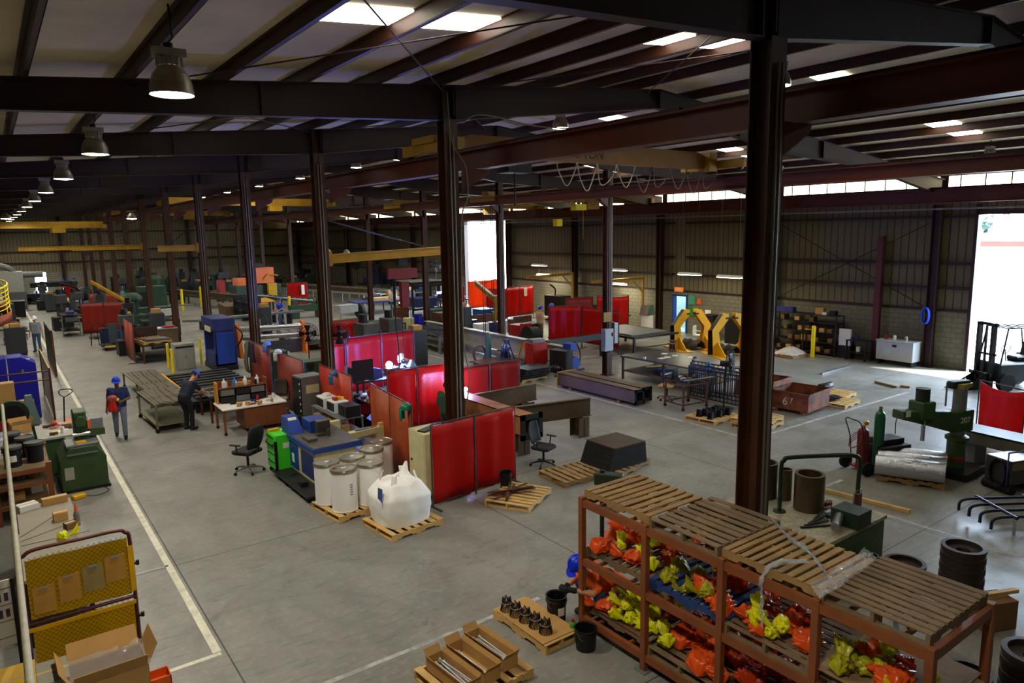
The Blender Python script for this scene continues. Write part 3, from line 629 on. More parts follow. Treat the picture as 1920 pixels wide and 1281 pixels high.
# ---- people
def _lerp(a, b, t): return tuple(a[i]+(b[i]-a[i])*t for i in range(3))
def caps(b, a, c, r1, r2, n=10): b.cyl(a, c, r1, r2, n, False); b.ball(a, r1, n, 8); b.ball(c, r2, n, 8)
STAND = dict(pel=(0, 0, .93), ch=(0, 0, 1.32), nk=(0, 0, 1.47), hd=(0, .02, 1.62), ls=(-.19, 0, 1.41), rs=(.19, 0, 1.41), le=(-.25, -.02, 1.13), re=(.25, -.02, 1.13), lh=(-.26, .08, .88), rh=(.26, .08, .88),
             lp=(-.1, 0, .92), rp=(.1, 0, .92), lk=(-.11, .03, .5), rk=(.11, .03, .5), la=(-.12, 0, .09), ra=(.12, 0, .09))
def person(x, y, rz, label, pose={}, shirt=(30, 34, 50), pants=None, hat=(20, 60, 190), skin=None, long_sleeves=False, vox=.016, scale=1.0, gloves=None, z=0, apron=None, mask=None, name='person', boots=(24, 20, 18), hair=(40, 30, 24), bulk=0):
    J = dict(STAND); J.update(pose); t = T(name, label, 'person', (x, y, z), rz); t.scale = (scale,)*3; sk = skin or SKIN
    def rm(o, v, sm=3):
        m_ = o.modifiers.new('fuse', 'REMESH'); m_.mode = 'VOXEL'; m_.voxel_size = v; m_.use_smooth_shade = True; s_ = o.modifiers.new('smooth', 'SMOOTH'); s_.iterations = sm; s_.factor = .5; return o
    V_ = Vector
    b = B(); hd, nk, ch, pel = V_(J['hd']), V_(J['nk']), V_(J['ch']), V_(J['pel'])
    up = (hd-nk).normalized(); fw = V_(J.get('face', (0, 1, 0))).normalized(); fw = (fw-up*fw.dot(up)).normalized(); sd = fw.cross(up).normalized()
    caps(b, nk-up*.04, hd-up*.04, .055, .052); b.ball(hd+up*.02, (.078, .092, .112), 16, 12); b.ball(hd-up*.055+fw*.03, (.055, .06, .055), 12, 8)
    b.cyl(hd+fw*.08+up*.0, hd+fw*.112-up*.02, .008, .016, 8); b.ball(hd+fw*.1-up*.022, .016, 8, 6)
    for s_ in (-1, 1): b.ball(hd+sd*s_*.08, (.014, .022, .03), 8, 6)
    b.cyl(hd-up*.062+fw*.085-sd*.022, hd-up*.062+fw*.085+sd*.022, .009, n=6)
    def torso(b, e):
        for sx in (-1, 0, 1):
            w = V_((sx*.1, 0, 0)); caps(b, pel+w*.85, ch+w*1.1, .1+e, .108+e)
        for s_ in ('ls', 'rs'): caps(b, ch+V_((0, 0, .02)), V_(J[s_]), .09+e, .062+e)
    torso(b, 0); hands = []
    for s_ in 'lr':
        S_, E_, H_ = V_(J[s_+'s']), V_(J[s_+'e']), V_(J[s_+'h']); caps(b, S_, E_, .052, .042); caps(b, E_, H_, .041, .028)
        d = V_(J.get(s_+'d', (H_-E_))).normalized(); side = V_((1 if s_ == 'r' else -1, 0, 0)); side = (side-d*side.dot(d)); side = side.normalized() if side.length > .1 else V_((0, 1, 0)); nrm = d.cross(side).normalized()
        def hand(bb, e):
            caps(bb, H_+d*.015, H_+d*.075, .026+e, .03+e)
            for k in range(4):
                o = nrm*(-.03+.02*k); f0 = H_+d*.08+o; l_ = (.036, .042, .038, .03)[k]; f1 = f0+d*l_+side*-.012; f2 = f1+d*l_*.55-side*.028; caps(bb, f0, f1, .0105+e, .0095+e, 7); caps(bb, f1, f2, .0095+e, .008+e, 7)
            t0 = H_+d*.03-nrm*.026; t1 = t0+d*.03-nrm*.03-side*.01; caps(bb, t0, t1, .012+e, .011+e, 7); caps(bb, t1, t1+d*.03-side*.012, .011+e, .009+e, 7)
        hand(b, 0)
        if gloves: gb = B(); hand(gb, .007); caps(gb, H_-d*.05, H_+d*.02, .04, .036); rm(gb.out('glove', M('glove_%d_%d' % gloves[:2], gloves, .8), t), .007, 2)
        P_, K_, A_ = V_(J[s_+'p']), V_(J[s_+'k']), V_(J[s_+'a']); caps(b, P_, K_, .085, .056); caps(b, K_, A_, .054, .038)
    rm(b.out('body', sk, t), vox*.62, 3)
    # clothes
    b = B(); torso(b, .014+bulk)
    for s_ in 'lr':
        S_, E_, H_ = V_(J[s_+'s']), V_(J[s_+'e']), V_(J[s_+'h']); k_ = 1 if long_sleeves else .75
        caps(b, S_, S_.lerp(E_, k_), .068, .06)
        if long_sleeves: caps(b, E_, E_.lerp(H_, .9), .058, .042)
    rm(b.out('shirt', M('cloth_%d_%d_%d' % tuple(shirt), shirt, .8, 0, .2, 9, .2), t), vox, 2)
    b = B()
    for sx in (-1, 0, 1): caps(b, pel+V_((sx*.085, 0, -.05)), pel+V_((sx*.085, 0, .06)), .113, .112)
    for s_ in 'lr':
        P_, K_, A_ = V_(J[s_+'p']), V_(J[s_+'k']), V_(J[s_+'a']); caps(b, P_, K_, .1, .073); caps(b, K_, A_+(K_-A_)*.08, .07, .062)
    rm(b.out('trousers', pants or JEANS, t), vox, 2)
    for s_ in 'lr':
        A_ = V_(J[s_+'a']); f_ = V_(J.get(s_+'f', (0, 1, 0))); bb = B(); caps(bb, A_+V_((0, 0, .05)), A_-V_((0, 0, .025)), .055, .055); caps(bb, A_-V_((0, 0, .035))-f_*.03, A_-V_((0, 0, .045))+f_*.16, .05, .042)
        rm(bb.out('boot', M('boot_leather_%d' % boots[0], boots, .6), t), vox*.8, 2)
    if apron is not None:
        B().sheet(lambda u, v: ((u-.5)*.42, .17+.02*math.cos(u*9)-.04*(2*u-1)**2, .55+.75*v), 10, 8).out('apron', apron, t, solid=.006)
    # hat and hair
    Rm = Matrix((sd, fw, up)).transposed().to_4x4(); Rm.translation = hd
    def rel(bb, nm, mt):
        o = bb.out(nm, mt, t); o.matrix_local = Rm; return o
    if hair: rel(B().ball((0, -.025, .02), (.083, .085, .1), 14, 8, -.5), 'hair', M('hair_%d' % hair[0], hair, .8))
    if hat is not None:
        hm = M('hat_%d_%d_%d' % tuple(hat), hat, .3); bb = B(); bb.ball((0, 0, .045), (.108, .132, .115), 20, 8, 0); bb.lathe([(.105, .045), (.125, .035), (.124, .03), (.1, .035)], n=20)
        bb.sheet(lambda u, v: ((.1+.0*v)*math.sin((u-.5)*2.2)*(1+.25*v), .09+.09*v*math.cos((u-.5)*2.6)+.02, .045-.02*v), 10, 2); bb.tube([(0, -.12, .09), (0, -.06, .15), (0, .05, .162), (0, .12, .1)], .012, 6)
        rel(bb, 'hard_hat', hm)
    if mask is not None: rel(B().sheet(lambda u, v: (.12*math.sin((u-.5)*2.6), .07+.09*math.cos((u-.5)*2.6), -.14+.22*v), 10, 4), 'welding_mask', mask).modifiers.new('s', 'SOLIDIFY').thickness = .006
    for s_ in (-1, 1): rel(B().ball((s_*.03, .083, .012), .011, 8, 6), 'eye', M('eye', (20, 18, 18), .2))
    return t
def jib(x, y, z, L, rz, label, hoist=True, mast=None, wallrod=True):
    """yellow jib boom along local +X"""
    t = T('jib_crane', label, 'jib crane', (x, y, z), rz); B().hbeam((0, 0, 0), (L, 0, 0), .16, .26, .02).out('boom', YELC, t)
    b = B(); b.bx(-.1, .05, -.1, .1, -.2, .22); b.out('pivot_bracket', YELC, t)
    if wallrod: B().cyl((0, 0, 1.1), (L*.72, 0, .14), .02, n=6).out('tie_rod', DARK, t)
    if mast is not None: B().bx(-.1, .1, -.1, .1, -z, .45).out('mast', YELC, t)
    if hoist: b = B(); b.bx(L*.8-.15, L*.8+.15, -.12, .12, -.4, -.15); b.cyl((L*.8, 0, -.4), (L*.8, 0, -1.1), .012, n=6); b.out('hoist', DARK, t)
    return t
# ================================================= the pallet rack in the right foreground
RXF, RXB = 6.24, 7.48; RY = [6.98, 5.8, 4.65, 3.52, 2.46]
t = T('pallet_rack', 'orange-brown steel rack stacked with pallets and coloured bags, right foreground', 'rack', (0, 0, 0))
for x in (RXF, RXB):
    for y in RY:
        if x == RXB and y in (RY[1], RY[3]): pass
        B().bx(x-.04, x+.04, y-.04, y+.04, 0, 1.97).out('post', RACKC, t, bevel=.004)
        B().bx(x-.09, x+.09, y-.09, y+.09, 0, .012).out('foot_plate', GREY, t)
LV = (.2, 1.05, 1.9)
for a, b_ in zip(RY, RY[1:]):
    for z in LV:
        for x in (RXF, RXB): B().bx(x-.03, x+.03, b_+.04, a-.04, z-.06, z+.04).out('beam', RACKC, t)
for y in RY:
    for z in LV: B().bx(RXF+.04, RXB-.04, y-.03, y+.03, z-.06, z+.04).out('side_rail', RACKC, t)
for y0, y1, z in [(a, b_, z) for a, b_ in zip(RY, RY[1:]) for z in LV]:
    bb = B()
    for k in (.25, .75): bb.bx(RXF, RXB, y1+(y0-y1)*k-.02, y1+(y0-y1)*k+.02, z-.0, z+.035)
    bb.out('cross_bars', RACKC, t)
mid = [(a+b_)/2 for a, b_ in zip(RY, RY[1:])]; XC = 6.83
def rp(i, z, wood, lb, rz=0, nb=9, dx=0, cat_='pallet'): return pallet(XC+dx, mid[i], z+.041, rz, lb, wood, 1.2, 1.02, 'pallets on the rack', nb)
rp(0, 1.9, 'WOOD', 'grey-brown pallet on top of the first rack bay', PI/2, 9, -.03)
rp(1, 1.9, 'WOODD', 'dark weathered pallet on top of the second rack bay behind the column', 0, 9)
rp(2, 1.9, 'WOOD', 'yellowish pallet on top of the third bay under clear stretch wrap', PI/2, 11, -.05)
rp(3, 1.9, 'WOODD', 'brown pallet with narrow gaps on top of the end bay', 0, 11, .02)
rp(0, 1.05, 'WOODD', 'worn pallet on the middle shelf of the first bay under orange bags', PI/2)
rp(1, 1.05, 'WOODB', 'blue-edged pallet on the middle shelf of the second bay', PI/2)
rp(2, 1.05, 'WOODD', 'dark pallet on the middle shelf of the third bay', 0, 11)
rp(0, .2, 'WOODD', 'pallet on the bottom shelf of the first bay under yellow bags', PI/2, 11)
rp(1, .2, 'WOODD', 'pallet on the bottom shelf of the second bay under orange bags', 0, 9)
rp(2, .2, 'WOODD', 'pallet on the bottom shelf of the third bay', 0, 9)
rp(3, 1.05, 'WOODD', 'boarded pallet on the middle shelf of the end bay', PI/2, 11, 0)
tag(B().bx(6.3, 7.4, mid[0]-.5, mid[0]+.5, .2+.041+PH, .2+.041+PH+.006).out('cardboard_sheet', CARDD), 'flat brown cardboard sheet under the yellow bags on the bottom shelf', 'cardboard')
tag(B().bx(6.25, 7.45, mid[3]-.52, mid[3]+.52, 1.05+.041+PH, 1.05+.041+PH+.012).out('plywood_sheet', M('plywood', (150, 118, 80), .7, 0, .3, 2)), 'pale plywood sheet under bags in the end bay', 'board')
def bags(spec, i, z, where, grp):
    for k, (kd, fx, fy, rz, s, dz) in enumerate(spec):
        w = {'O': 'orange', 'D': 'deep orange', 'Y': 'yellow', 'K': 'olive yellow'}[kd]
        side = 'towards the aisle' if fx < .35 else ('at the back' if fx > .65 else 'in the middle'); en = 'left' if fy > .66 else ('right' if fy < .33 else 'centre')
        key = (w, where, side, en); n = _seen.get(key, 0); _seen[key] = n+1
        lb = 'crumpled %s bag %s, %s end, %s%s' % (w, side, en, where, '' if n == 0 else (', lying further back' if n == 1 else ', topmost of its heap' if n == 2 else ', tucked low in its heap'))
        if en == 'centre': lb = lb.replace('centre end', 'centre')
        bag(kd, RXF+.0+(RXB-RXF)*fx, RY[i+1]+(RY[i]-RY[i+1])*fy, z+dz, rz, lb, grp, s*(1.0 if kd in 'YK' else .98))
_seen = {}
top = .041+PH+.0
bags([('O', .12, .82, .3, 1.0, 0), ('O', .55, .8, 1.3, 1.1, 0), ('Y', .2, .6, .5, 1, .05), ('O', .2, .32, 2.2, 1.1, 0), ('Y', .28, .28, .1, 1.15, .12), ('Y', .2, .12, 1.1, 1, .02), ('O', .72, .42, 2.9, 1.1, 0), ('O', .5, .1, .6, .9, 0), ('O', .9, .12, .6, .8, .03)], 0, 1.05+top, 'first bay middle shelf', 'bags on the first bay middle shelf')
bags([('K', .18, .82, .2, 1.15, 0), ('K', .42, .66, 1.8, 1.3, .0), ('K', .12, .55, 2.6, .8, 0), ('O', .3, .42, .2, 1.15, 0), ('K', .12, .3, 2.2, 1.15, .06), ('O', .1, .1, 1.2, 1.0, 0), ('D', .62, .3, .9, 1.1, 0), ('K', .7, .6, 0, 1.0, 0)], 1, 1.05+top, 'second bay middle shelf', 'bags on the second bay middle shelf')
bags([('D', .45, .8, .4, 1.0, 0), ('Y', .15, .7, .6, 1.1, .07), ('Y', .1, .52, 2.0, 1.0, .0), ('O', .1, .66, 1.1, .9, 0), ('O', .22, .24, .9, 1.1, 0), ('Y', .15, .46, 2.2, 1.2, .06), ('D', .5, .5, 2.0, 1.0, 0)], 2, 1.05+top, 'third bay middle shelf', 'bags on the third bay middle shelf')
bags([('O', .14, .72, 2.4, 1.0, .0), ('Y', .1, .55, 1, 1, 0), ('Y', .2, .5, 2, 1.1, .1), ('Y', .3, .6, 0, 1.1, .06), ('Y', .12, .36, 2.3, 1.1, .02), ('Y', .3, .4, 1.3, 1.1, .15), ('Y', .45, .5, 0.3, 1.1, .05), ('Y', .18, .2, .8, 1.15, 0), ('Y', .35, .22, 1.7, 1.15, .1), ('Y', .5, .32, 1.1, 1.1, .12), ('Y', .22, .08, 1.1, 1, 0), ('K', .6, .15, .4, 1.2, .0), ('K', .62, .42, 1.4, 1.1, 0), ('K', .5, .7, 2.4, 1.1, .04), ('K', .75, .3, 2.4, 1.1, .0)],
     0, .2+top+.006, 'first bay bottom shelf', 'yellow bags heaped on the first bay bottom shelf')
bags([('Y', .12, .8, 1.0, 1.1, .04), ('O', .3, .74, .4, 1.15, 0), ('O', .35, .5, 1.4, 1.2, .02), ('O', .12, .3, .3, 1.25, 0), ('O', .5, .3, 2.4, 1.2, .08), ('D', .65, .6, 2.9, 1.2, .02), ('D', .6, .8, 1.9, 1.2, .02), ('D', .8, .3, .9, 1.1, 0), ('O', .1, .1, .9, .9, 0), ('O', .45, .1, .2, 1, .05)], 1, .2+top, 'second bay bottom shelf', 'orange bags heaped on the second bay bottom shelf')
bags([('D', .3, .85, .4, 1.2, 0), ('D', .6, .7, 1.2, 1.2, 0), ('O', .12, .5, 2.2, 1.2, 0), ('D', .4, .4, 1.2, 1.2, .06), ('O', .2, .2, .3, 1.1, 0), ('D', .6, .2, 2.0, 1.2, 0)], 2, .2+top, 'third bay bottom shelf', 'orange bags on the third bay bottom shelf')
bags([('K', .1, .8, .3, 1.1, 0), ('K', .25, .68, 1.3, 1.2, 0), ('K', .4, .8, 2.3, 1.3, 0), ('K', .3, .52, .3, 1.0, .1), ('O', .22, .42, .8, 1.3, 0), ('Y', .12, .2, 1.9, 1.1, 0), ('Y', .3, .14, .4, .9, .02), ('D', .5, .5, 1.5, .9, 0)], 3, 1.05+top+.012, 'end bay middle shelf', 'bags on the end bay middle shelf')
# clear stretch wrap
WRAP = M('clear_film', (215, 218, 222), .12, 0, 0, 1, 0, .9, alpha=.24)
def wrap(pts, w, label):
    P = cat(pts, 6); n = len(P)-1
    def fn(u, v):
        i = min(n, int(round(u*n))); p = P[i]; a = (v-.5)*2
        return (p.x+w*a*.6+.03*nz(u*30, v*5), p.y+w*a*.8+.03*nz(v*7, u*25), p.z+.04*abs(nz(u*40, v*9, 3))+.018*math.sin(v*40+u*9))
    tag(B().sheet(fn, n, 14).out('stretch_film', WRAP), label, 'plastic film')
wrap([(7.3, 4.75, 2.12), (7.0, 4.35, 2.11), (6.85, 4.0, 2.11), (6.6, 3.7, 2.1), (6.45, 3.5, 2.1)], .15, 'clear stretch film lying diagonally over the yellowish rack pallet')
wrap([(7.3, 3.55, 2.12), (7.0, 3.5, 2.12), (6.7, 3.5, 2.12), (6.4, 3.45, 2.12), (6.15, 3.5, 2.07)], .13, 'crumpled clear film bunched between the two top rack pallets')
wrap([(6.6, 3.85, 2.12), (6.3, 4.05, 2.1), (6.17, 4.1, 1.95), (6.16, 4.08, 1.7), (6.2, 4.1, 1.4)], .04, 'twisted film tail hanging down the rack front')
# ---- foreground floor items
person(6.92, 7.1, math.radians(84), 'person in orange shirt and blue hard hat crouching beside the rack',
       dict(pel=(0, -.12, .30), ch=(0, .2, .50), nk=(0, .40, .66), hd=(0, .54, .80), ls=(-.2, .24, .62), rs=(.2, .24, .62), le=(-.26, .5, .5), re=(.22, .46, .46), lh=(-.12, .74, .56), rh=(.02, .72, .54),
            lp=(-.11, -.1, .30), rp=(.11, -.1, .30), lk=(-.2, .38, .44), rk=(.18, .38, .42), la=(-.18, .28, .09), ra=(.17, .28, .09), face=(0, .8, -.6)),
       shirt=(244, 104, 18), hat=(16, 50, 210), vox=.011, gloves=(28, 28, 30), boots=(60, 46, 30), scale=1.1, bulk=.06)
tag(B().lathe([(0, 0), (.15, 0), (.15, .14), (0, .14)], n=20).out('stool', DARK), 'low dark stool under the crouching person in orange', 'stool').location = (7.03, 7.12, 0)
bucket(6.13, 7.42, 0, .155, .38, 'black bucket with pale sticker in front of the crouching person', sticker=PAPER, rz=-.2)
bucket(5.98, 6.62, 0, .155, .3, 'black open bucket at the foot of the rack front')
t = T('spray_can', 'small green can with red cap between the two black buckets', 'can', (6.02, 6.93, 0)); B().lathe([(0, 0), (.045, 0), (.045, .2), (.03, .225), (0, .225)], n=16).out('body', M('can_green', (70, 150, 50), .3), t); B().cyl((0, 0, .225), (0, 0, .26), .022).out('cap', REDP, t)
pallet(5.73, 7.42, 0, PI/2+.02, 'pallet on the floor carrying wire bundles on cardboard', 'WOODY', 1.2, .6)
tag(B().bx(-.3, .3, -.56, .56, 0, .012).out('cardboard_sheet', CARD), 'tan cardboard sheet with wire bundles on the floor pallet', 'cardboard').location = (5.73, 7.42, PH)
for i in range(5):
    t = T('wire_bundle', ['wire stake bundle at the far end of the tan cardboard', 'second wire stake bundle from the far end of the cardboard', 'middle wire stake bundle on the tan cardboard', 'fourth wire stake bundle from the far end of the cardboard', 'nearest wire stake bundle on the tan cardboard'][i], 'wire bundle', (5.56+.02*i, 7.86-.2*i, PH+.012), 0, 'wire bundles on the cardboard'); t.scale = (1.1, 1.1, 1.1)
    b = B()
    for k in range(26):
        a = k*2*PI/26; b.cyl((.085*math.cos(a), .085*math.sin(a), 0), (.05*math.cos(a+.3), .05*math.sin(a+.3), .17+.02*math.sin(k*5)), .005, n=5)
    b.out('wires', DARK, t); B().tube([(.066*math.cos(a), .066*math.sin(a), .11) for a in [2*PI*k/16 for k in range(16)]], .006, 5, True).out('tie_ring', BARE, t)
pallet(4.42, 7.0, 0, .08, 'pallet at the bottom of the picture carrying three long boxes', 'WOODY', 1.15, 1.0)
ZB = M('zinc_bolt', (215, 222, 230), .3, .6)
for i, (dx, n, lb) in enumerate(((-.34, 10, 'left of three long open boxes of steel rods'), (0, 7, 'middle of three long open boxes, few steel rods inside'), (.33, 12, 'right of three long open boxes, filled with threaded rods'))):
    x, y = 4.42+dx, 7.0+(-.05, .02, .1)[i]; box_carton(x, y, PH, .24, .8, .17, .08, lb, CARD, opened=True, cat='box', group='long boxes of rods')
    for k in range(n):
        o = R.uniform(-.07, .07); tt = T('steel_rod', 'zinc rod lying in the %s long box' % ('left', 'middle', 'right')[i], 'rod', (x+o, y+R.uniform(-.04, .04), PH+.02+.02*(k % 5)), .08+R.uniform(-.06, .06), 'zinc rods in the %s box' % ('left', 'middle', 'right')[i])
        B().cyl((0, -.3, .01), (0, .3, .01), .0085, n=8).out('shank', ZB, tt); B().cyl((0, .3, .01), (0, .325, .01), .018, n=6).out('head', ZB, tt)
# drums and bulk bag
pallet(5.55, 13.3, 0, .12, 'pallet under the white drums', 'WOODY', 1.25, 1.15); pallet(6.35, 14.0, 0, .12, 'rear pallet under the back pair of white drums', 'WOODY', 1.1, 1.0)
DRW = M('drum_white', (250, 248, 246), .45, 0, .05, 2); DRL = M('drum_lid', (160, 156, 140), .3, .7, .2, 4)
proto = None
for i, (x, y, lb) in enumerate(((5.27, 13.0, 'front left white drum with red mark on its lid'), (5.84, 13.0, 'front right white drum of the group'), (5.15, 13.58, 'white drum behind the front left drum'), (5.72, 13.6, 'white drum in the middle of the group'), (6.27, 13.85, 'white drum second from the right at the back'), (6.7, 14.25, 'rearmost white drum at the right of the group'))):
    if proto is None:
        t = proto = T('fibre_drum', lb, 'drum', (x, y, PH), 0, 'white drums'); B().lathe([(0, 0), (.255, 0), (.262, .02), (.255, .04), (.255, .82), (.262, .84)], n=32).out('shell', DRW, t)
        B().lathe([(.268, .80), (.272, .84), (.262, .865), (.235, .862), (.225, .85), (.08, .855), (.0, .86)], n=32).out('lid', DRL, t); B().bx(-.05, .05, -.035, .035, .8605, .8625).out('lid_sticker', PAPER, t)
        b = B()
        for q in range(5):
            for k in range(3): b.add([(.2565*math.cos(a), .2565*math.sin(a), z) for z in (.35+.05*q, .38+.05*q) for a in (-1.5+.09*k, -1.44+.09*k)], [(0, 1, 3, 2)])
        b.out('printed_code', M('blue_print', (70, 90, 170), .6), t)
    else: t = dup(proto, (x, y, PH), .3*i, lb)
    if i == 0: drum0 = t
B().bx(-.2, -.12, .04, .12, .856, .8645).out('red_mark', REDP, drum0)
pallet(5.95, 11.85, 0, .1, 'pallet under the white bulk bag', 'WOODY', 1.15, 1.1)
t = T('bulk_bag', 'large white woven bulk bag with lifting loops on a pallet', 'bulk bag', (5.92, 11.9, PH), .1); FIB = M('woven_white', (252, 250, 244), .6, 0, .06, 2, .3)
def fn(u, v):
    a = u*2*PI; c, s_ = math.cos(a), math.sin(a); sq = 1/max(abs(c), abs(s_))**.55; bulge = .47+.05*math.sin(v*PI)-.2*max(0, v-.6)**1.2*2.5; q = sq*bulge*(1-.06*abs(nz(c*3, s_*3, v*3)))
    if v > .93: q *= (1-v)/.07*.9+.1
    return (q*c, q*s_, .86*v+.05*nz(c*2, s_*2, v*4)*v+(.09*nz(c*1.5+3, s_*1.5)*v))
B().sheet(fn, 48, 30).out('sack', FIB, t)
for a in (.8, 2.35, 3.9, 5.5):
    c, s_ = math.cos(a), math.sin(a); B().sheet(lambda u, v: ((.40-.12*math.sin(u*PI)+.0)*c*(1.05)+(v-.5)*.1*-s_, (.40-.12*math.sin(u*PI))*s_*1.05+(v-.5)*.1*c, .62+.34*math.sin(u*PI)+(u-.5)*.05), 10, 3).out('lifting_loop', FIB, t, solid=.01)
def f3(u, v):
    a = u*2*PI; r = (.22, .14, .07, .045, .02)[int(v*4+.01)]*(1+.25*math.sin(5*a)); return (.12+.1*v+r*math.cos(a), .05+r*math.sin(a), .72+.36*v)
B().sheet(f3, 24, 4).out('filling_spout', FIB, t)
B().sheet(lambda u, v: (-.475-.02*math.sin(v*3), -.2+.16*u, .25+.5*v), 3, 6).out('printed_lettering', M('blue_letters', (60, 84, 150), .6), t)
tag(B().bx(-.1, .1, -.08, .08, 0, .14).out('small_carton', CARD), 'small brown carton between drums and bulk bag', 'box').location = (6.35, 13.2, .0)
# scrap pallet, can, pallets with plates, swivel chair
pallet(8.5, 11.5, 0, .5, 'pallet with scrap strips beside the red screens', 'WOODY', 1.2, 1.0, nb=8)
for i in range(9): tag(B().box((0, 0, .008+.012*i), (.9+.1*R.random(), .03+.03*R.random(), .01), (0, 0, R.uniform(-.5, .9))).out('metal_strip', RUST), 'rusty strip of scrap lying on the pallet by the red screens', 'scrap strip', 'scrap strips on the pallet').location = (8.3+.15*R.random(), 11.55+.1*R.random(), PH)
bucket(8.6, 12.1, 0, .14, .42, 'tall black can standing against the red screen end', handle=False, name='black_can')
pallet(10.3, 11.85, 0, -.05, 'empty pallet on the floor behind the scrap pallet', 'WOOD', 1.2, 1.0, nb=7)
pallet(11.6, 11.75, 0, .25, 'pallet under the stack of dark plates', 'WOOD', 1.3, 1.1)
for i in range(13): tag(B().box((0, 0, .016), (1.25-.02*i+.0, .98, .032)).out('steel_plate', M('plate_brown', (78, 58, 46), .5, .4, .4, 2) if i == 12 else DARK, bevel=.004), 'dark steel plate in the fanned stack on the pallet' if i < 12 else 'ridged brown plate topmost in the fanned stack', 'steel plate', 'fanned steel plates').location = (11.5+.018*i+.0, 11.75+.012*i, PH+.035*i)
office_chair(10.25, 12.85, math.radians(200), 'black mesh swivel chair in front of the steel beams', True)
# welded beam assembly behind the chair
t = T('steel_frame_assembly', 'rusty welded square tube and beam frame on steel blocks', 'steel assembly', (0, 0, 0)); BM = M('mill_steel', (104, 84, 60), .55, .4, .45, 1.5)
def tubeprof(b, x0, x1, y0, y1, z0, z1, th=.02):
    b.bx(x0, x1, y0, y1, z0, z0+th); b.bx(x0, x1, y0, y1, z1-th, z1); b.bx(x0, x0+th, y0, y1, z0, z1); b.bx(x1-th, x1, y0, y1, z0, z1); return b
tubeprof(B(), 10.15, 10.62, 13.5, 17.15, .58, 1.07).out('square_tube', M('tube_rust', (178, 116, 64), .55, .2, .35, 1.5, dark=(96, 70, 48)), t)
b = B(); b.bx(10.05, 10.72, 13.45, 13.5, .5, .63); b.bx(10.05, 10.72, 13.45, 13.5, 1.0, 1.14); b.bx(10.05, 10.18, 13.45, 13.5, .5, 1.14); b.bx(10.59, 10.72, 13.45, 13.5, .5, 1.14); b.out('end_flange', DARK, t)
B().hbeam((10.62, 14.6, .8), (12.9, 14.1, .8), .12, .5).out('cross_beam', BM, t); B().hbeam((10.62, 16.5, .8), (12.9, 16.5, .8), .12, .5).out('cross_beam', BM, t)
for x, y, ax in ((10.4, 14.0, 0), (12.6, 14.2, 0), (10.4, 16.5, 0), (12.5, 16.5, 0)): b = B(); b.bx(x-.18, x+.18, y-.2, y-.18, 0, .55); b.bx(x-.18, x+.18, y+.18, y+.2, 0, .55); b.bx(x-.01, x+.01, y-.2, y+.2, 0, .55); b.out('support_block', BM, t)
# long brown box beams
BRB = M('box_beam_brown', (96, 74, 52), .5, .2, .35, 1.2)
for i, (x, lb) in enumerate(((16.3, 'long brown box beam with open end, nearest of the pair'), (16.75, 'long brown box beam lying behind the first one'))):
    t = T('box_beam', lb, 'steel beam', (x, 0, 0)); tubeprof(B(), -.2, .2, 15.5+.1*i, 19.3, .08, .52).out('tube', BRB, t)
    b = B(); b.bx(-.22, .22, 15.48+.1*i, 15.5+.1*i, .06, .16); b.bx(-.22, .22, 15.48+.1*i, 15.5+.1*i, .44, .54); b.bx(-.22, -.14, 15.48+.1*i, 15.5+.1*i, .06, .54); b.bx(.14, .22, 15.48+.1*i, 15.5+.1*i, .06, .54); b.out('end_flange', BLACK, t)
    B().bx(-.22, .22, 19.3, 19.34, .05, .55).out('end_plate', YELC, t)
    for y in (16.2, 18.6): B().bx(-.25, .25, y-.05, y+.05, 0, .08).out('timber_skid', WOODD, t)
# ================================================= welding booths in the middle
screen((6.84, 12.22), (9.08, 12.41), .08, 1.72, 'big red welding curtain of the nearest booth, facing the aisle', CREDf, 2, .03)
screen((7.0, 13.3), (7.3, 16.0), .05, 1.9, 'orange-brown panel screen with a green helmet hung on its end', CBRN, 2, .004, rigid=True)
screen((8.55, 17.62), (10.4, 17.62), .1, 1.8, 'red translucent curtain with a torn glowing edge between the two booths', CREDf, 2, .03)
screen((10.75, 17.4), (12.85, 17.25), .1, 1.65, 'dull red curtain right of the booth column', CRED2, 2, .02)
screen((8.95, 22.75), (9.6, 22.95), .1, 1.95, 'narrow crumpled crimson curtain beside the drum fan', CMAG, 1, .05, feet=False)
screen((9.65, 22.95), (12.45, 23.25), .1, 2.0, 'large crimson curtain behind the blue welding arc', CMAG, 2, .02)
screen((10.7, 27.95), (12.7, 27.95), .1, 2.0, 'bright orange-red curtain behind the post fan', CREDf, 1, .015)
screen((7.5, 17.6), (7.5, 19.9), .05, 1.8, 'orange-red panel behind the microwaves with a blue helmet hung on it', M('panel_vermilion', (196, 54, 24), .45, 0, .3, 2), 1, .003, rigid=True)
screen((7.3, 20.7), (7.3, 23.1), .05, 1.8, 'brick red rigid panel behind the tall grey cabinet', CRST, 1, .0, rigid=True)
screen((7.3, 23.8), (7.3, 26.2), .05, 1.8, 'brick red rigid panel with a dark jacket hung on it', CRST, 1, .0, rigid=True)
ARC = M('arc_core', (225, 240, 255), .4, emit=70)
def arc(x, y, z, power, lb, col=(.16, .24, 1), r=.11):
    t = T('welding_arc', lb, 'welding arc', (x, y, z)); B().ball((0, 0, 0), r, 16, 10).out('arc_spark', ARC, t)
    l = bpy.data.lights.new('arc_light', 'POINT'); l.energy = power; l.color = col; l.shadow_soft_size = .04; o = bpy.data.objects.new('arc_light', l); C.objects.link(o); o.parent = t; o.location = (0, 0, .16)
arc(10.22, 20.85, 1.33, 1100, 'dazzling blue welding arc by the bending welder')
arc(10.62, 16.85, 1.14, 120, 'violet welding arc hidden behind the booth column', (.5, .4, 1), .06)
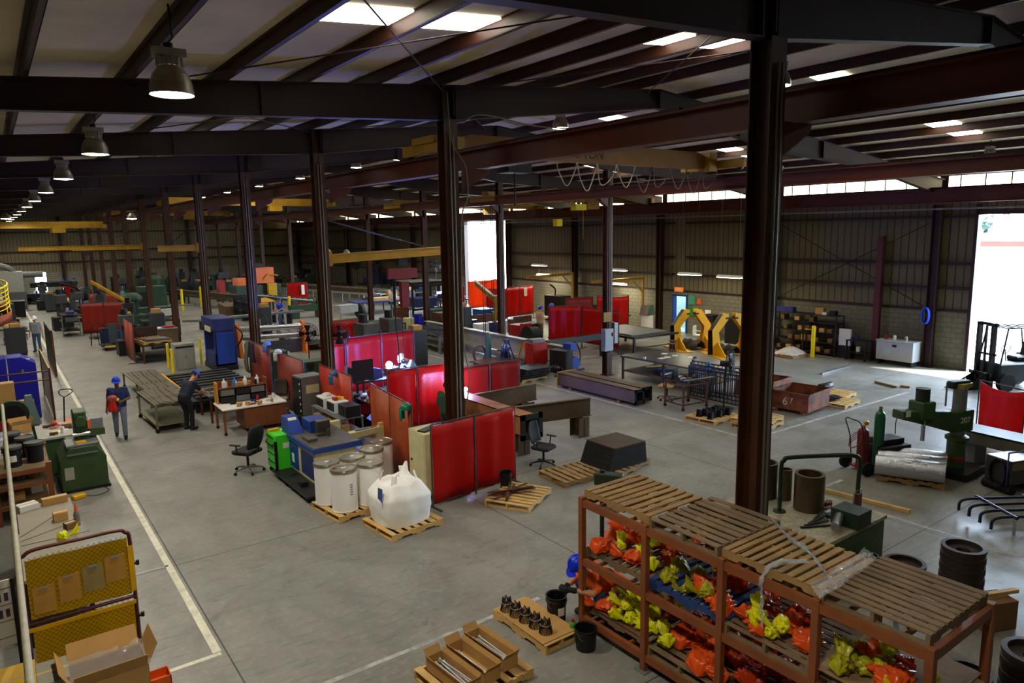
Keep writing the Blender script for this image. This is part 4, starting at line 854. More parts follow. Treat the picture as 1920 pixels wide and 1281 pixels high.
table(9.75, 20.95, 0, 1.9, 1.3, 1.0, 'dark welding table under the blue arc', DARK, DARK, .05, .3)
tag(B().bx(10.1, 10.34, 20.7, 21.0, 1.0, 1.22).out('steel_workpiece', RUST), 'small steel workpiece under the blue arc', 'workpiece')
tag(B().prism([(-.25, 0), (.25, 0), (.2, .28), (-.05, .34), (-.2, .2)], -.12, .12, 'y').out('bench_vise', BLUED), 'blue steel bench vise on the welding table', 'vise').location = (9.6, 20.7, 1.0)
t = T('wire_feeder', 'dark wire feeder on a stand left of the welding arc', 'wire feeder', (9.1, 20.9, 1.0)); B().box((0, 0, .2), (.5, .3, .4)).out('case', DARK, t, bevel=.02); B().cyl((0, -.17, .25), (0, -.15, .25), .12).out('wire_spool', BLACK, t)
t = T('spark_shield', 'dark square shield panel standing behind the arc', 'panel', (8.95, 20.1, 0)); B().bx(-.35, .35, -.01, .01, 1.1, 1.75).out('plate', BLACK, t); B().bx(-.03, .03, -.02, .02, 0, 1.1).out('post', DARK, t); B().bx(-.3, .3, -.06, .06, 0, .02).out('foot', DARK, t)
person(10.98, 20.9, math.radians(92), 'person with silver welding mask bending over the blue arc',
       dict(pel=(0, -.25, .95), ch=(0, 0, 1.28), nk=(0, .12, 1.4), hd=(0, .26, 1.5), ls=(-.19, .02, 1.36), rs=(.19, .02, 1.36), le=(-.27, .16, 1.12), re=(.27, .16, 1.12), lh=(-.12, .46, 1.2), rh=(.1, .48, 1.2),
            lp=(-.1, -.24, .93), rp=(.1, -.24, .93), lk=(-.12, -.16, .5), rk=(.12, -.18, .5), la=(-.12, -.25, .09), ra=(.12, -.25, .09), face=(0, .8, -.6)), shirt=(120, 140, 160), hat=(190, 200, 205), long_sleeves=True, vox=.018, gloves=(60, 70, 90), mask=M('welding_mask_dark', (40, 46, 56), .3))
person(9.3, 15.7, math.radians(-60), 'person in green jacket standing half hidden by the booth column', dict(lh=(-.1, .4, 1.1), rh=(.12, .42, 1.1)), shirt=(50, 78, 66), hat=None, pants=M('dark_trousers', (38, 42, 50), .8), long_sleeves=True, vox=.018, gloves=(40, 40, 46), mask=_M['welding_mask_dark'])
# helmets hung on screens
def helmet(x, y, z, rz, mt, lb):
    t = T('hung_helmet', lb, 'helmet', (x, y, z), rz); B().ball((0, 0, 0), (.12, .13, .13), 16, 8, -.2).out('shell', mt, t); B().sheet(lambda u, v: (.11*math.sin((u-.5)*2.8), .05+.1*math.cos((u-.5)*2.8), -.26+.26*v), 10, 4).out('face_shield', mt, t, solid=.006)
helmet(6.93, 13.42, 1.85, .8, M('helmet_green', (16, 110, 80), .3), 'dark green helmet hung on the orange-brown panel'); helmet(7.42, 18.6, 1.72, 1.5, M('helmet_blue', (50, 90, 140), .3), 'blue helmet hung on the orange-red panel')
helmet(7.28, 22.9, 1.8, 1.6, M('helmet_white', (190, 190, 186), .3), 'white helmet hung at the edge of the brick red panel'); helmet(7.28, 24.0, 1.95, 1.6, M('helmet_capblue', (90, 120, 180), .5), 'blue and white cap hung on top of the brick red panel')
t = T('jacket', 'dark blue jacket hanging over the brick red panel', 'jacket', (7.2, 25.2, 1.2), 0); B().sheet(lambda u, v: (-.02-.05*math.sin(v*3), (u-.5)*(.45-.15*v)+.02*math.sin(v*9), .65*v), 8, 8).out('cloth', M('navy_cloth', (24, 32, 60), .9), t, solid=.05)
t = T('coverall', 'grey-green coverall hanging at the left of the brick red panels', 'clothing', (7.25, 26.15, .68), 0); B().sheet(lambda u, v: (-.02-.06*math.sin(v*4), (u-.5)*(.4-.1*v)+.04*math.sin(v*7), 1.15*v), 8, 10).out('cloth', M('sage_cloth', (92, 92, 72), .9), t, solid=.05)
# cream cabinet at the booth corner
t = T('electrical_cabinet', 'cream metal cabinet at the corner of the red curtain booth', 'cabinet', (7.2, 12.95, 0)); B().bx(-.3, .25, -.35, .35, .1, 1.45).out('body', CREAM, t, bevel=.01); B().bx(-.31, -.3, -.32, .32, .15, 1.4).out('door', CREAM, t, bevel=.004); B().cyl((-.34, .2, .8), (-.3, .2, .8), .02).out('handle', BLACK, t); B().bx(-.3, .25, -.35, .35, 0, .1).out('plinth', DARK, t)
tag(B().box((0, 0, .015), (.45, .2, .03), (0, 0, .4)).out('folded_cloth', BLACK), 'black folded cloth on top of the cream cabinet', 'cloth').location = (7.15, 12.9, 1.45)
# square tube on the top of the booth: end of the long member is part of the assembly
# ---- blue punching machine on its dolly
t = T('platform_dolly', 'low black platform dolly under the blue machine', 'dolly', (5.75, 15.0, 0)); B().bx(-.9, 1.1, -1.0, 1.3, .1, .16).out('deck', DARK, t, bevel=.01)
for i in range(5): B().cyl((-.86, -.9+.45*i, .05), (-.80, -.9+.45*i, .05), .05).out('wheel', RUB, t)
t = T('ironworker_machine', 'blue and cream punching machine with flat grey table', 'machine', (5.72, 15.5, .16)); mt = M('worktable_grey', (104, 100, 92), .5, .4, .3, 4)
b = B(); b.bx(-.45, .5, -.95, 1.0, 0, .74); b.out('cabinet', CREAM, t, bevel=.01); B().bx(-.52, .62, -1.05, 1.0, .74, .84).out('table_rim', BLUE, t, bevel=.005); B().bx(-.5, .6, -1.03, .98, .84, .86).out('table_plate', mt, t)
B().bx(-.465, -.45, .1, .85, .06, .66).out('door', BLUE, t, bevel=.003); B().bx(-.465, -.45, -.85, -.1, .1, .62).out('side_shelf', BLUED, t); B().bx(-.47, -.45, .35, .5, .2, .4).out('warning_plate', PAPER, t)
B().prism([(.35, .86), (1.02, .86), (1.02, 1.2), (.75, 1.2), (.45, .95)], -.5, -.2, 'x').out('control_box', BLUE, t, bevel=.01)
b = B(); b.prism([(.6, 1.055), (.64, 1.1), (.72, 1.18), (.69, 1.16)], -.45, -.25, 'x'); b.out('display', PAPER, t)
b = B(); b.bx(-.1, .35, .2, .75, .86, 1.14); b.out('punch_head', BLUE, t, bevel=.01); b = B(); b.bx(-.02, .28, -.05, .2, .86, 1.17); b.bx(-.08, .1, -.2, -.05, .86, .92); b.cyl((.15, -.25, .86), (.15, -.25, 1.02), .05); b.out('tooling', M('tooling_grey', (96, 92, 86), .35, .7), t)
B().bx(-.42, -.2, -.5, -.1, .86, .93).out('gauge_block', mt, t); B().bx(.1, .9, .85, 1.0, .55, .86).out('motor_cover', CREAM, t)
t = T('feed_arm', 'long cream feed arm reaching from the blue machine to the orange-brown panel', 'machine arm', (6.3, 15.2, 0), .0); B().prism([(.05, .86), (.75, .9), (.75, .76), (1.0, .76), (1.0, 1.06), (.05, 1.02)], -.09, .09, 'y').out('beam', CREAM, t, bevel=.01); B().bx(.2, .75, -.05, .05, 1.03, 1.06).out('guide_rail', GREY, t); B().bx(.8, .92, -.06, .06, 1.06, 1.12).out('block', WOODY, t)
b = B(); b.bx(.82, .98, -.08, .08, 0, .76); b.out('leg', CREAM, t); b = B(); b.bx(.05, .5, -.3, .1, 0, .5); b.out('pump_box', CREAM, t, bevel=.01)
t = T('tool_chest', 'bright lime green rolling tool chest', 'tool chest', (5.22, 16.42, 0)); B().bx(-.3, .3, -.28, .34, .13, .98).out('body', LIME, t, bevel=.012)
for i in range(4):
    dw = B().bx(-.31, -.3, -.26, .32, .17+.2*i, .34+.2*i).out('drawer', LIME, t); B().bx(-.325, -.31, -.2, .26, .30+.2*i, .32+.2*i).out('drawer_handle', BLACK, dw)
B().bx(-.33, -.27, -.33, -.28, .13, .85).out('corner_bar', BLACK, t); B().tube([(-.32, -.26, .78), (-.37, -.2, .76), (-.37, .2, .76), (-.32, .28, .78)], .015, 6).out('push_handle', BLACK, t); B().bx(-.12, .02, -.29, -.281, .66, .78).out('sticker', PAPER, t)
for i in (-1, 1):
    for j in (-1, 1): B().cyl((i*.24, j*.24-.02, .065), (i*.24, j*.24+.02, .065), .065).out('caster', RUB, t)
box_carton(5.4, 16.3, .98, .3, .18, .16, .1, 'red carton on the lime green tool chest', REDP, 'red_carton')
tag(B().box((0, 0, .03), (.25, .1, .06), (0, 0, .1)).out('level_tool', YEL), 'yellow spirit level on the lime green tool chest', 'tool').location = (5.05, 16.6, .98)
tag(B().box((0, 0, .05), (.16, .2, .1)).out('foot_pedal', BLACK), 'black foot pedal on the platform dolly', 'pedal').location = (5.05, 14.75, .16)
tag(B().tube(cat([(5.05, 14.85, .2), (4.95, 15.1, .17), (5.0, 15.5, .17), (5.2, 15.6, .17)]), .008, 6).out('pedal_cord', BLACK), 'black cord running from the foot pedal', 'cord')
office_chair(4.5, 16.95, math.radians(35), 'black padded office chair left of the lime tool chest').scale = (1.12, 1.12, 1.1)
# desk with hutch
t = T('desk', 'brown desk on casters with a white top covered in papers', 'desk', (5.75, 20.95, 0), -.02); DW = M('desk_brown', (128, 72, 40), .6, 0, .25, 3)
B().bx(-.9, .9, -.55, .55, .73, .77).out('desktop', M('desk_white', (232, 230, 222), .4), t, bevel=.004); B().bx(-.3, .85, -.5, .5, .12, .73).out('drawer_cabinet', DW, t, bevel=.005); B().bx(-.25, .25, -.515, -.5, .18, .68).out('door', DW, t); B().bx(.3, .8, -.515, -.5, .18, .68).out('door', DW, t)
for i in (-1, 1):
    for j in (-1, 1): B().bx(i*.84-.03, i*.84+.03, j*.48-.03, j*.48+.03, .09, .73).out('leg', DW, t); B().cyl((i*.84, j*.48-.02, .045), (i*.84, j*.48+.02, .045), .045).out('caster', RUB, t)
t = T('desk_hutch', 'open brown hutch with grey trays and shelves standing on the desk', 'hutch', (5.65, 21.3, .77), -.02)
B().bx(-.75, -.7, -.1, .2, 0, .62).out('side_panel', M('hutch_side', (190, 128, 50), .5), t); B().bx(.65, .7, -.1, .2, 0, .62).out('side_panel', DW, t); B().bx(-.7, .65, -.1, .2, .42, .45).out('shelf', DW, t); B().bx(-.7, .65, .18, .2, 0, .62).out('back_panel', DW, t)
k = 0
for i in range(3):
    for j in range(2): B().bx(-.64+.43*i, -.26+.43*i, -.15, .1, .03+.2*j, .19+.2*j).out('tray', GREY if (i+j) % 2 else DARK, t)
for i, (dx, dz, mt, nm, lb) in enumerate(((-.5, .45, WHITE, 'paper_roll', 'white paper roll on the hutch shelf'), (-.2, .45, M('spray_blue', (40, 120, 200), .3), 'spray_bottle', 'blue spray bottle on the hutch shelf'), (.1, .45, WHITE, 'white_bottle', 'white bottle on the hutch shelf'), (.45, .45, M('roll_pale', (220, 214, 200), .7), 'paper_roll', 'pale paper roll at the right of the hutch'))):
    o = tag(B().lathe([(0, 0), (.06, 0), (.06, .16), (.025, .2), (.02, .26), (0, .26)], n=14).out(nm, mt), lb, 'bottle' if 'bottle' in nm else 'paper roll'); o.location = (5.65+dx, 21.33, .77+dz)
for i, (dx, dy, w, d, rz, lb) in enumerate(((-.7, -.3, .3, .22, .2, 'sheet of paper at the left desk corner'), (-.35, -.4, .3, .22, -.1, 'sheet of paper at the front of the desk'), (.3, -.35, .42, .3, .15, 'large drawing sheet on the right of the desk'), (.6, -.1, .28, .2, .5, 'tilted sheet of paper on the desk'))):
    tag(B().box((0, 0, .002), (w, d, .003), (0, 0, rz)).out('paper_sheet', PAPER), lb, 'paper').location = (5.75+dx, 20.95+dy, .771+.001*i)
for dx, dy, nm, mt, lb in ((.15, -.2, 'stapler', BLACK, 'black stapler on the desk papers'), (.5, -.45, 'tape_roll', CARD, 'brown tape roll on the desk'), (.75, .15, 'glue_bottle', WHITE, 'small white bottle at the desk edge'), (.1, .02, 'blue_cloth', BLUE, 'blue cloth on the desk')):
    tag((B().box((0, 0, .02), (.14, .05, .04)) if nm in ('stapler', 'blue_cloth') else B().lathe([(0, 0), (.04, 0), (.04, .08), (.02, .12), (0, .12)], n=12)).out(nm, mt), lb, nm.replace('_', ' ')).location = (5.75+dx, 20.95+dy, .776)
office_chair(6.95, 22.0, math.radians(150), 'dark round-backed chair with pale seat behind the desk', False, M('seat_beige', (150, 140, 120), .8), M('seat_brown', (58, 52, 44), .8))
# tall grey cabinet, drills, microwaves shelf
t = T('control_cabinet', 'tall grey cabinet with pale panel behind the microwaves', 'cabinet', (7.25, 20.2, 0), .1); B().bx(-.35, .35, -.3, .3, .3, 1.5).out('body', GREY, t, bevel=.01); B().bx(-.22, .18, -.31, -.3, 1.0, 1.25).out('nameplate', CREAM, t); B().bx(-.37, -.35, -.28, .28, .35, 1.45).out('side_door', DARK, t); B().bx(-.33, .33, -.28, .28, 0, .3).out('plinth', DARK, t)
b = B()
for i in range(5): b.cyl((-.372, -.2, .5+.2*i), (-.38, -.2, .5+.2*i), .03)
b.out('buttons', WHITE, t)
t = T('storage_shelf', 'grey steel shelf holding the microwaves beside the orange-red panel', 'shelf', (7.1, 17.75, 0))
for i in (-1, 1):
    for j in (-1, 1): B().bx(i*.3-.02, i*.3+.02, j*.95-.02, j*.95+.02, 0, .92).out('post', GREY, t)
for z in (.15, .5, .9): B().bx(-.33, .33, -1, 1, z, z+.03).out('shelf_board', GREY, t)
def microwave(x, y, z, rz, lb, mt=WHITE):
    t = T('microwave_oven', lb, 'microwave', (x, y, z), rz); B().bx(-.26, .26, -.2, .2, 0, .3).out('case', mt, t, bevel=.01); B().bx(-.24, .08, -.21, -.2, .04, .26).out('door', BLACK, t); B().bx(.11, .24, -.21, -.2, .04, .26).out('keypad', DARK, t)
microwave(7.06, 18.3, .93, -PI/2, 'rear white microwave with a cloth on top'); microwave(7.1, 17.65, .93, -PI/2, 'front white microwave with tools on top'); microwave(7.15, 17.0, .93, -PI/2, 'black coffee oven beside the white microwaves', BLACK)
tag(B().ball((0, 0, .0), (.15, .12, .1), 12, 6, 0).out('white_cloth', WHITE), 'white cloth heap on the rear microwave', 'cloth').location = (7.05, 18.3, 1.23)
for i, (dx, mt, lb) in enumerate(((0, REDP, 'red power tool on the front microwave'), (.14, YEL, 'yellow power tool on the front microwave'))): tag(B().box((0, 0, .04), (.09, .2, .08), (0, 0, .4*i)).out('power_tool', mt), lb, 'tool').location = (7.03+dx, 17.65, 1.23)
for i in range(5): box_carton(6.95+.12*(i % 2), 17.0+.38*i, .53, .25, .3, .2, .1*i, ('nearest', 'second', 'middle', 'fourth', 'rearmost')[i]+' brown box on the shelf under the microwaves', CARD)
tag(B().box((0, 0, .04), (.35, .5, .08), (0, 0, .2)).out('white_tray', WHITE), 'white tray on the low shelf behind the blue machine', 'tray').location = (7.0, 17.1, .18)
# welding gear heaped behind the desk
t = T('welding_machine', 'red and black welding machine on a cart behind the microwaves', 'welding machine', (8.35, 19.2, 0)); B().bx(-.25, .25, -.4, .4, .2, .85).out('case', M('dark_case', (34, 30, 32), .4), t, bevel=.02); B().bx(-.2, .2, -.41, -.4, .3, .7).out('front_panel', REDP, t); B().cyl((-.3, -.3, .12), (.3, -.3, .12), .12).out('wheel', RUB, t)
for i, (x, y, z, lb) in enumerate(((8.05, 20.6, .0, 'coiled red hose hung by the grey cabinet'), (8.5, 18.3, .895, 'coiled red hose on the booth shelf'))):
    b = B(); b.tube([(.18*math.cos(a), .04*a/6, .18*math.sin(a)) for a in [i_*2*PI/14 for i_ in range(56)]], .015, 6); o = tag(b.out('hose_coil', REDP), lb, 'hose'); o.location = (x, y, .2+z)
table(8.5, 18.5, 0, .7, 1.6, .9, 'brown steel bench between the booths', M('bench_brown', (70, 50, 42), .5, .3), DARK, .05, .4)
# ---- bed conveyor, carts and the people in the aisle
t = T('plate_bed', 'low black slatted machine bed with a yellow edge strip', 'machine bed', (0, 0, 0)); B().bx(4.75, 7.1, 23.65, 29.0, .3, .42).out('bed', DARK, t, bevel=.01)
for i in range(10): B().bx(4.9, 7.05, 23.8+.5*i, 24.08+.5*i, .42, .5).out('slat', DARK, t)
B().bx(4.75, 4.82, 25, 28.9, .42, .52).out('edge_strip', YEL, t)
for i in range(4):
    for x in (4.9, 6.95): B().bx(x-.06, x+.06, 23.8+1.7*i, 23.92+1.7*i, 0, .3).out('leg', DARK, t)
t = T('work_bench', 'cluttered grey steel bench in front of the bending person', 'bench', (5.35, 22.6, 0)); B().bx(-.45, .75, -.45, .9, .8, .85).out('benchtop', GREY, t)
for i in (-.4, .7):
    for j in (-.4, .85): B().bx(i-.03, i+.03, j-.03, j+.03, 0, .8).out('leg', RUST, t)
for i in range(10): tag(B().box((0, 0, .04), (.1+.1*R.random(), .08+.1*R.random(), .08), (0, 0, R.random()*3)).out('bench_tool', (GREY, DARK, CARD, WHITE, RUST)[i % 5]), 'small tool lying on the cluttered grey bench', 'tool', 'tools on the grey bench').location = (5.05+.24*(i % 5)+.05*R.random(), 22.35+.55*(i//5)+.1*R.random(), .85)
person(*g(356, 806), math.radians(-62), 'person in dark shirt and blue hard hat bending over the bench',
       dict(pel=(0, -.1, .93), ch=(0, .1, 1.27), nk=(0, .2, 1.41), hd=(0, .32, 1.52), ls=(-.19, .12, 1.35), rs=(.19, .12, 1.35), le=(-.26, .26, 1.1), re=(.26, .26, 1.1), lh=(-.14, .52, 1.0), rh=(.14, .54, .98), lp=(-.1, -.1, .92), rp=(.1, -.1, .92), face=(0, .8, -.6)),
       shirt=(26, 34, 56), pants=M('black_trousers', (22, 24, 30), .8), vox=.015, scale=1.03)
person(*g(229, 822), math.radians(172), 'person in blue hard hat walking down the aisle with red gloves',
       dict(lh=(-.12, .26, 1.12), le=(-.27, .05, 1.14), rh=(.3, -.06, .86), lk=(-.1, .16, .52), la=(-.1, .1, .09), rk=(.11, -.06, .5), ra=(.12, -.22, .13)), shirt=(38, 50, 100), pants=M('grey_denim', (110, 124, 144), .8, 0, .2, 12), vox=.015, scale=1.0, skin=M('skin_brown', (120, 76, 52), .55))
t = T('red_gloves', 'bundle of red gloves and rags carried by the walking person', 'gloves', (*g(222, 822), 0), math.radians(172)); B().sheet(lambda u, v: (.12*math.sin(u*2*PI)*(1-.4*v)+.05, .22+.08*math.cos(u*2*PI), .82+.34*v+.02*math.sin(u*9)), 14, 6).out('cloth', M('glove_red', (220, 40, 30), .7, 0, .3, 8), t, solid=.01); B().ball((.04, .24, 1.2), (.13, .1, .1), 12, 8).out('rags', M('rag_mix', (210, 90, 60), .8, 0, .7, 12, dark=(40, 50, 90)), t); B().ball((-.08, .27, 1.16), (.05, .05, .05), 10, 6).out('yellow_tag', M('bright_yellow', (240, 220, 20), .5), t)
t = T('flat_cart', 'grey-green cart loaded with long flat bars, nearest the aisle', 'cart', (3.85, 23.2, 0), .04); CG = M('cart_green', (120, 118, 88), .6, 0, .3, 4)
B().bx(-.5, .5, -1.15, 1.2, .8, .84).out('deck', CG, t); B().bx(-.5, .5, -1.15, 1.2, .2, .24).out('lower_deck', CG, t)
for i in (-1, 1):
    for j in (-1.12, 1.17): B().bx(i*.47-.03, i*.47+.03, j-.03, j+.03, .12, .8).out('post', CG, t); B().cyl((i*.47, j-.02, .06), (i*.47, j+.02, .06), .06).out('caster', RUB, t)
FB = M('flat_bar', (118, 106, 88), .5, .4, .4, 2, dark=(70, 62, 56))
for i in range(9): tag(B().box((0, 0, .01), (.1, 2.1+.3*R.random(), .018), (0, 0, R.uniform(-.05, .05))).out('flat_bar', FB), 'flat steel bar lying on the near cart', 'steel bar', 'flat bars on the near cart').location = (3.45+.1*i, 23.1+.1*R.random(), .84+.019*(i % 2))
t = T('flat_cart', 'long low cart of notched bars behind the nearer cart', 'cart', (4.2, 27.4, 0), .03); B().bx(-.5, .5, -2.3, 2.6, .52, .56).out('deck', CG, t)
for i in (-1, 1):
    for j in (-2.2, 0, 2.5): B().bx(i*.47-.03, i*.47+.03, j-.03, j+.03, .1, .52).out('post', CG, t); B().cyl((i*.47, j-.02, .05), (i*.47, j+.02, .05), .05).out('caster', RUB, t)
for i in range(7): tag(B().prism([(-.06, -2.1), (.06, -2.1), (.06, -1), (.0, -.9), (.0, -.6), (.06, -.5), (.06, .8), (.02, .9), (.02, 1.2), (.06, 1.3), (.06, 2.2), (-.06, 2.2)], 0, .02, 'z').out('notched_bar', FB), 'notched steel bar on the long low cart', 'steel bar', 'notched bars on the long cart').location = (3.8+.14*i, 27.4+.15*R.random(), .56+.02*(i % 2))
for (px_, py_, h, lb) in ((317, 690, 1.05, 'left of two yellow bollards by the grey box'), (325, 700, 1.0, 'second yellow bollard by the grey box'), (378, 682, 1.1, 'yellow bollard left of the blue press')): bollard(*g(px_, py_), h, lb, .055)
t = T('electrical_box', 'light grey floor cabinet with orange mark between bollards', 'cabinet', (6.35, 32.5, 0)); B().bx(-.45, .35, -.35, .35, 0, 1.1).out('body', LGREY, t, bevel=.01); B().bx(-.38, .28, -.36, -.35, .05, .85).out('door', LGREY, t); B().bx(-.04, .02, -.365, -.36, .5, .6).out('warning_mark', ORANGE, t); B().bx(-.4, .3, -.36, -.35, .93, 1.0).out('vent', BLACK, t)
# ================================================= left side of the aisle
MESHM = M('chainlink', (128, 124, 112), .5, .4)
def chainlink(o0, o1, z0, z1, parent, mt=None, pitch=.07, r=.0022, nm='wire_mesh'):
    a, b_ = Vector((*o0, 0)), Vector((*o1, 0)); L_ = (b_-a).length; d = (b_-a)/L_; b = B(); H_ = z1-z0
    n = int((L_+H_)/pitch)
    for i in range(n):
        s = i*pitch
        u0, v0, u1, v1 = (s, 0, s-H_, H_)
        if u0 > L_: v0 += u0-L_; u0 = L_
        if u1 < 0: v1 += u1; u1 = 0
        if v1-v0 < .02: continue
        b.cyl(a+d*u0+Vector((0, 0, z0+v0)), a+d*u1+Vector((0, 0, z0+v1)), r, n=4, cap=False)
        b.cyl(a+d*(L_-u0)+Vector((0, 0, z0+v0)), a+d*(L_-u1)+Vector((0, 0, z0+v1)), r, n=4, cap=False)
    return b.out(nm, mt or MESHM, parent)
# yellow mesh gate with clipboards
t = T('mesh_gate', 'open mesh gate with dark red tube frame and yellow sheet, bottom left', 'gate', (-.08, 9.62, 0)); GF = M('gate_tube', (92, 48, 40), .4, .3)
b = B(); b.tube(cat([(0, 0, .0), (0, 0, 1.0), (0, 0, 1.85), (.05, 0, 1.97), (.18, 0, 2.02), (.6, 0, 2.02), (1.0, 0, 2.02), (1.1, 0, 1.97), (1.14, 0, 1.85), (1.14, 0, .9), (1.14, 0, .0)], 5), .024, 8); b.cyl((0, 0, 1.12), (1.14, 0, 1.12), .022); b.out('tube_frame', GF, t)
chainlink((.05, 0), (1.1, 0), .05, 1.93, t, DARK, .06, .002)
YS = M('yellow_sheet', (206, 158, 6), .35, 0, .35, 1.5, .15, trans=.35)
B().sheet(lambda u, v: (.05+1.06*u, .035+.012*math.sin(u*12+v*5), 1.15+.74*v), 16, 8).out('upper_sheet', YS, t); B().sheet(lambda u, v: (.05+1.08*u, .045+.03*math.sin(u*9+v*3), .05+1.0*v), 20, 8).out('lower_sheet', YS, t)
B().bx(.0, 1.14, -.03, -.02, 1.03, 1.08).out('yellow_strap', YEL, t)
B().bx(1.10, 1.16, -.03, .03, 1.2, 1.8).out('yellow_tape', YEL, t)
for z in (.85, 1.55): b = B(); b.box((1.17, 0, z), (.08, .05, .03)); b.cyl((1.2, 0, z-.03), (1.2, 0, z+.03), .02); b.out('hinge', BLACK, t)
CLB = M('hardboard', (196, 144, 62), .6, 0, .2, 5); CLB2 = M('hardboard_pale', (164, 140, 84), .6, 0, .2, 5)
for i, (x, z, mt) in enumerate(((.2, 1.42, CLB), (.46, 1.48, CLB), (.71, 1.53, CLB2), (.95, 1.58, CLB))):
    c = T('clipboard', '%s brown clipboard hanging on the mesh gate' % ('leftmost', 'second from left', 'third from left, pale', 'rightmost')[i], 'clipboard', (-.08+x, 9.58, z), 0, 'clipboards on the gate'); B().bx(-.11, .11, -.004, .004, -.18, .15).out('board', mt, c); B().bx(-.045, .045, -.014, -.004, .125, .155).out('clip', CHROME, c)
t = T('mesh_fence', 'chain-link fence with pale top pipe running at the left edge', 'fence', (-.08, 0, 0)); WP = M('pale_pipe', (170, 164, 140), .5, 0, .25, 6)
B().cyl((0, 5.0, 2.28), (0, 17.4, 2.28), .03, n=12).out('top_pipe', WP, t)
for y in (6.2, 9.62, 13.2, 17.2): B().cyl((0, y, 0), (0, y, 2.28), .03, n=10).out('fence_post', GF, t)
chainlink((0, 13.2), (0, 17.2), .3, 2.2, t, None, .08); chainlink((0, 5.2), (0, 9.5), .3, 2.2, t, None, .08)
# notice, boxes beyond the fence
t = T('notice_board', 'white notice sheet with ruled boxes behind the left fence', 'notice', (-.45, 9.7, .9), .1); B().bx(-.4, .3, -.01, .01, 0, .8).out('sheet', PAPER, t); b = B()
for z in (.1, .3, .5, .7): b.bx(-.36, .28, -.013, -.011, z, z+.008)
for i in range(8):
    for z in (.35, .55): b.bx(-.3+.07*i, -.26+.07*i, -.013, -.011, z, z+.1)
b.out('ruled_lines', M('ink', (60, 60, 90), .6), t); B().bx(-.4, -.36, -.02, .02, -.9, .8).out('post', DARK, t); B().bx(.26, .3, -.02, .02, -.9, .8).out('post', DARK, t)
box_carton(-.4, 9.0, 0, .7, .6, .85, 0, 'yellow-topped brown crate behind the left fence', M('crate_yellow', (214, 170, 60), .5), 'crate', 'crate')
box_carton(.62, 8.78, 0, .75, .55, .78, .02, 'open-topped brown carton wrapped in clear film at the gate foot', CARD, opened=True)
t = T('plastic_wrap', 'shiny clear film over the carton at the gate foot', 'plastic film', (.62, 8.78, .8)); B().sheet(lambda u, v: (-.4+.8*u, -.3+.6*v, .05*nz(u*6, v*6)+.03*abs(nz(u*20, v*20))), 30, 20).out('film', WRAP, t)
box_carton(.1, 8.9, 0, .3, .5, .86, 0, 'grey narrow carton left of the open carton', M('grey_carton', (150, 146, 130), .8), 'carton')
t = T('orange_bin', 'orange plastic bin at the bottom edge of the picture', 'bin', (*g(300, 1279), 0)); b = B(); b.bx(-.12, .12, -.12, -.11, 0, .12); b.bx(-.12, .12, .11, .12, 0, .12); b.bx(-.12, -.11, -.12, .12, 0, .12); b.bx(.11, .12, -.12, .12, 0, .12); b.bx(-.12, .12, -.12, .12, 0, .01); b.out('tub', ORANGE, t)
# long grey table and the things on it
TT = M('table_taupe', (150, 140, 122), .6, 0, .15, 3)
table(.33, 12.9, 0, .82, 3.3, 1.0, 'long taupe-topped work table beside the fence', TT, DARK, .05, .3)
box_carton(.52, 13.45, 1.0, .2, .16, .14, .05, 'small brown box on the taupe table', CARD); box_carton(.62, 12.95, 1.0, .16, .16, .1, .3, 'small grey-brown box on the taupe table', CARDD); box_carton(.5, 14.4, 1.0, .38, .14, .12, .08, 'flat tan box at the far end of the taupe table', CARD)
box_carton(.1, 14.35, 1.0, .3, .22, .1, .3, 'white carton at the far left of the taupe table', WHITE)
t = T('caulk_bottle', 'orange-nosed caulk bottle standing on the taupe table', 'bottle', (.72, 13.0, 1.0)); B().lathe([(0, 0), (.045, 0), (.045, .2), (.03, .24), (.0, .24)], n=16).out('bottle', M('bottle_grey', (110, 104, 90), .5), t); B().lathe([(.046, .05), (.046, .08)], n=16).out('orange_band', ORANGE, t); B().lathe([(.03, .24), (.014, .34), (.005, .4), (0, .4)], n=12).out('nozzle', M('nozzle_red', (214, 80, 50), .4), t)
tag(bag_proto(5, BYEL, False), 'crumpled yellow bag on the taupe table', 'bag').location = (.5, 12.45, 1.0)
for i in range(3): tag(B().tube([(0, 0, .01), (.5-.1*i, .2*i, .012), (.9-.2*i, .35*i, .01)], .004, 5).out('wire_piece', DARK), 'thin dark wire lying across the taupe table', 'wire', 'wires on the taupe table').location = (-.05, 12.6+.2*i, 1.0)
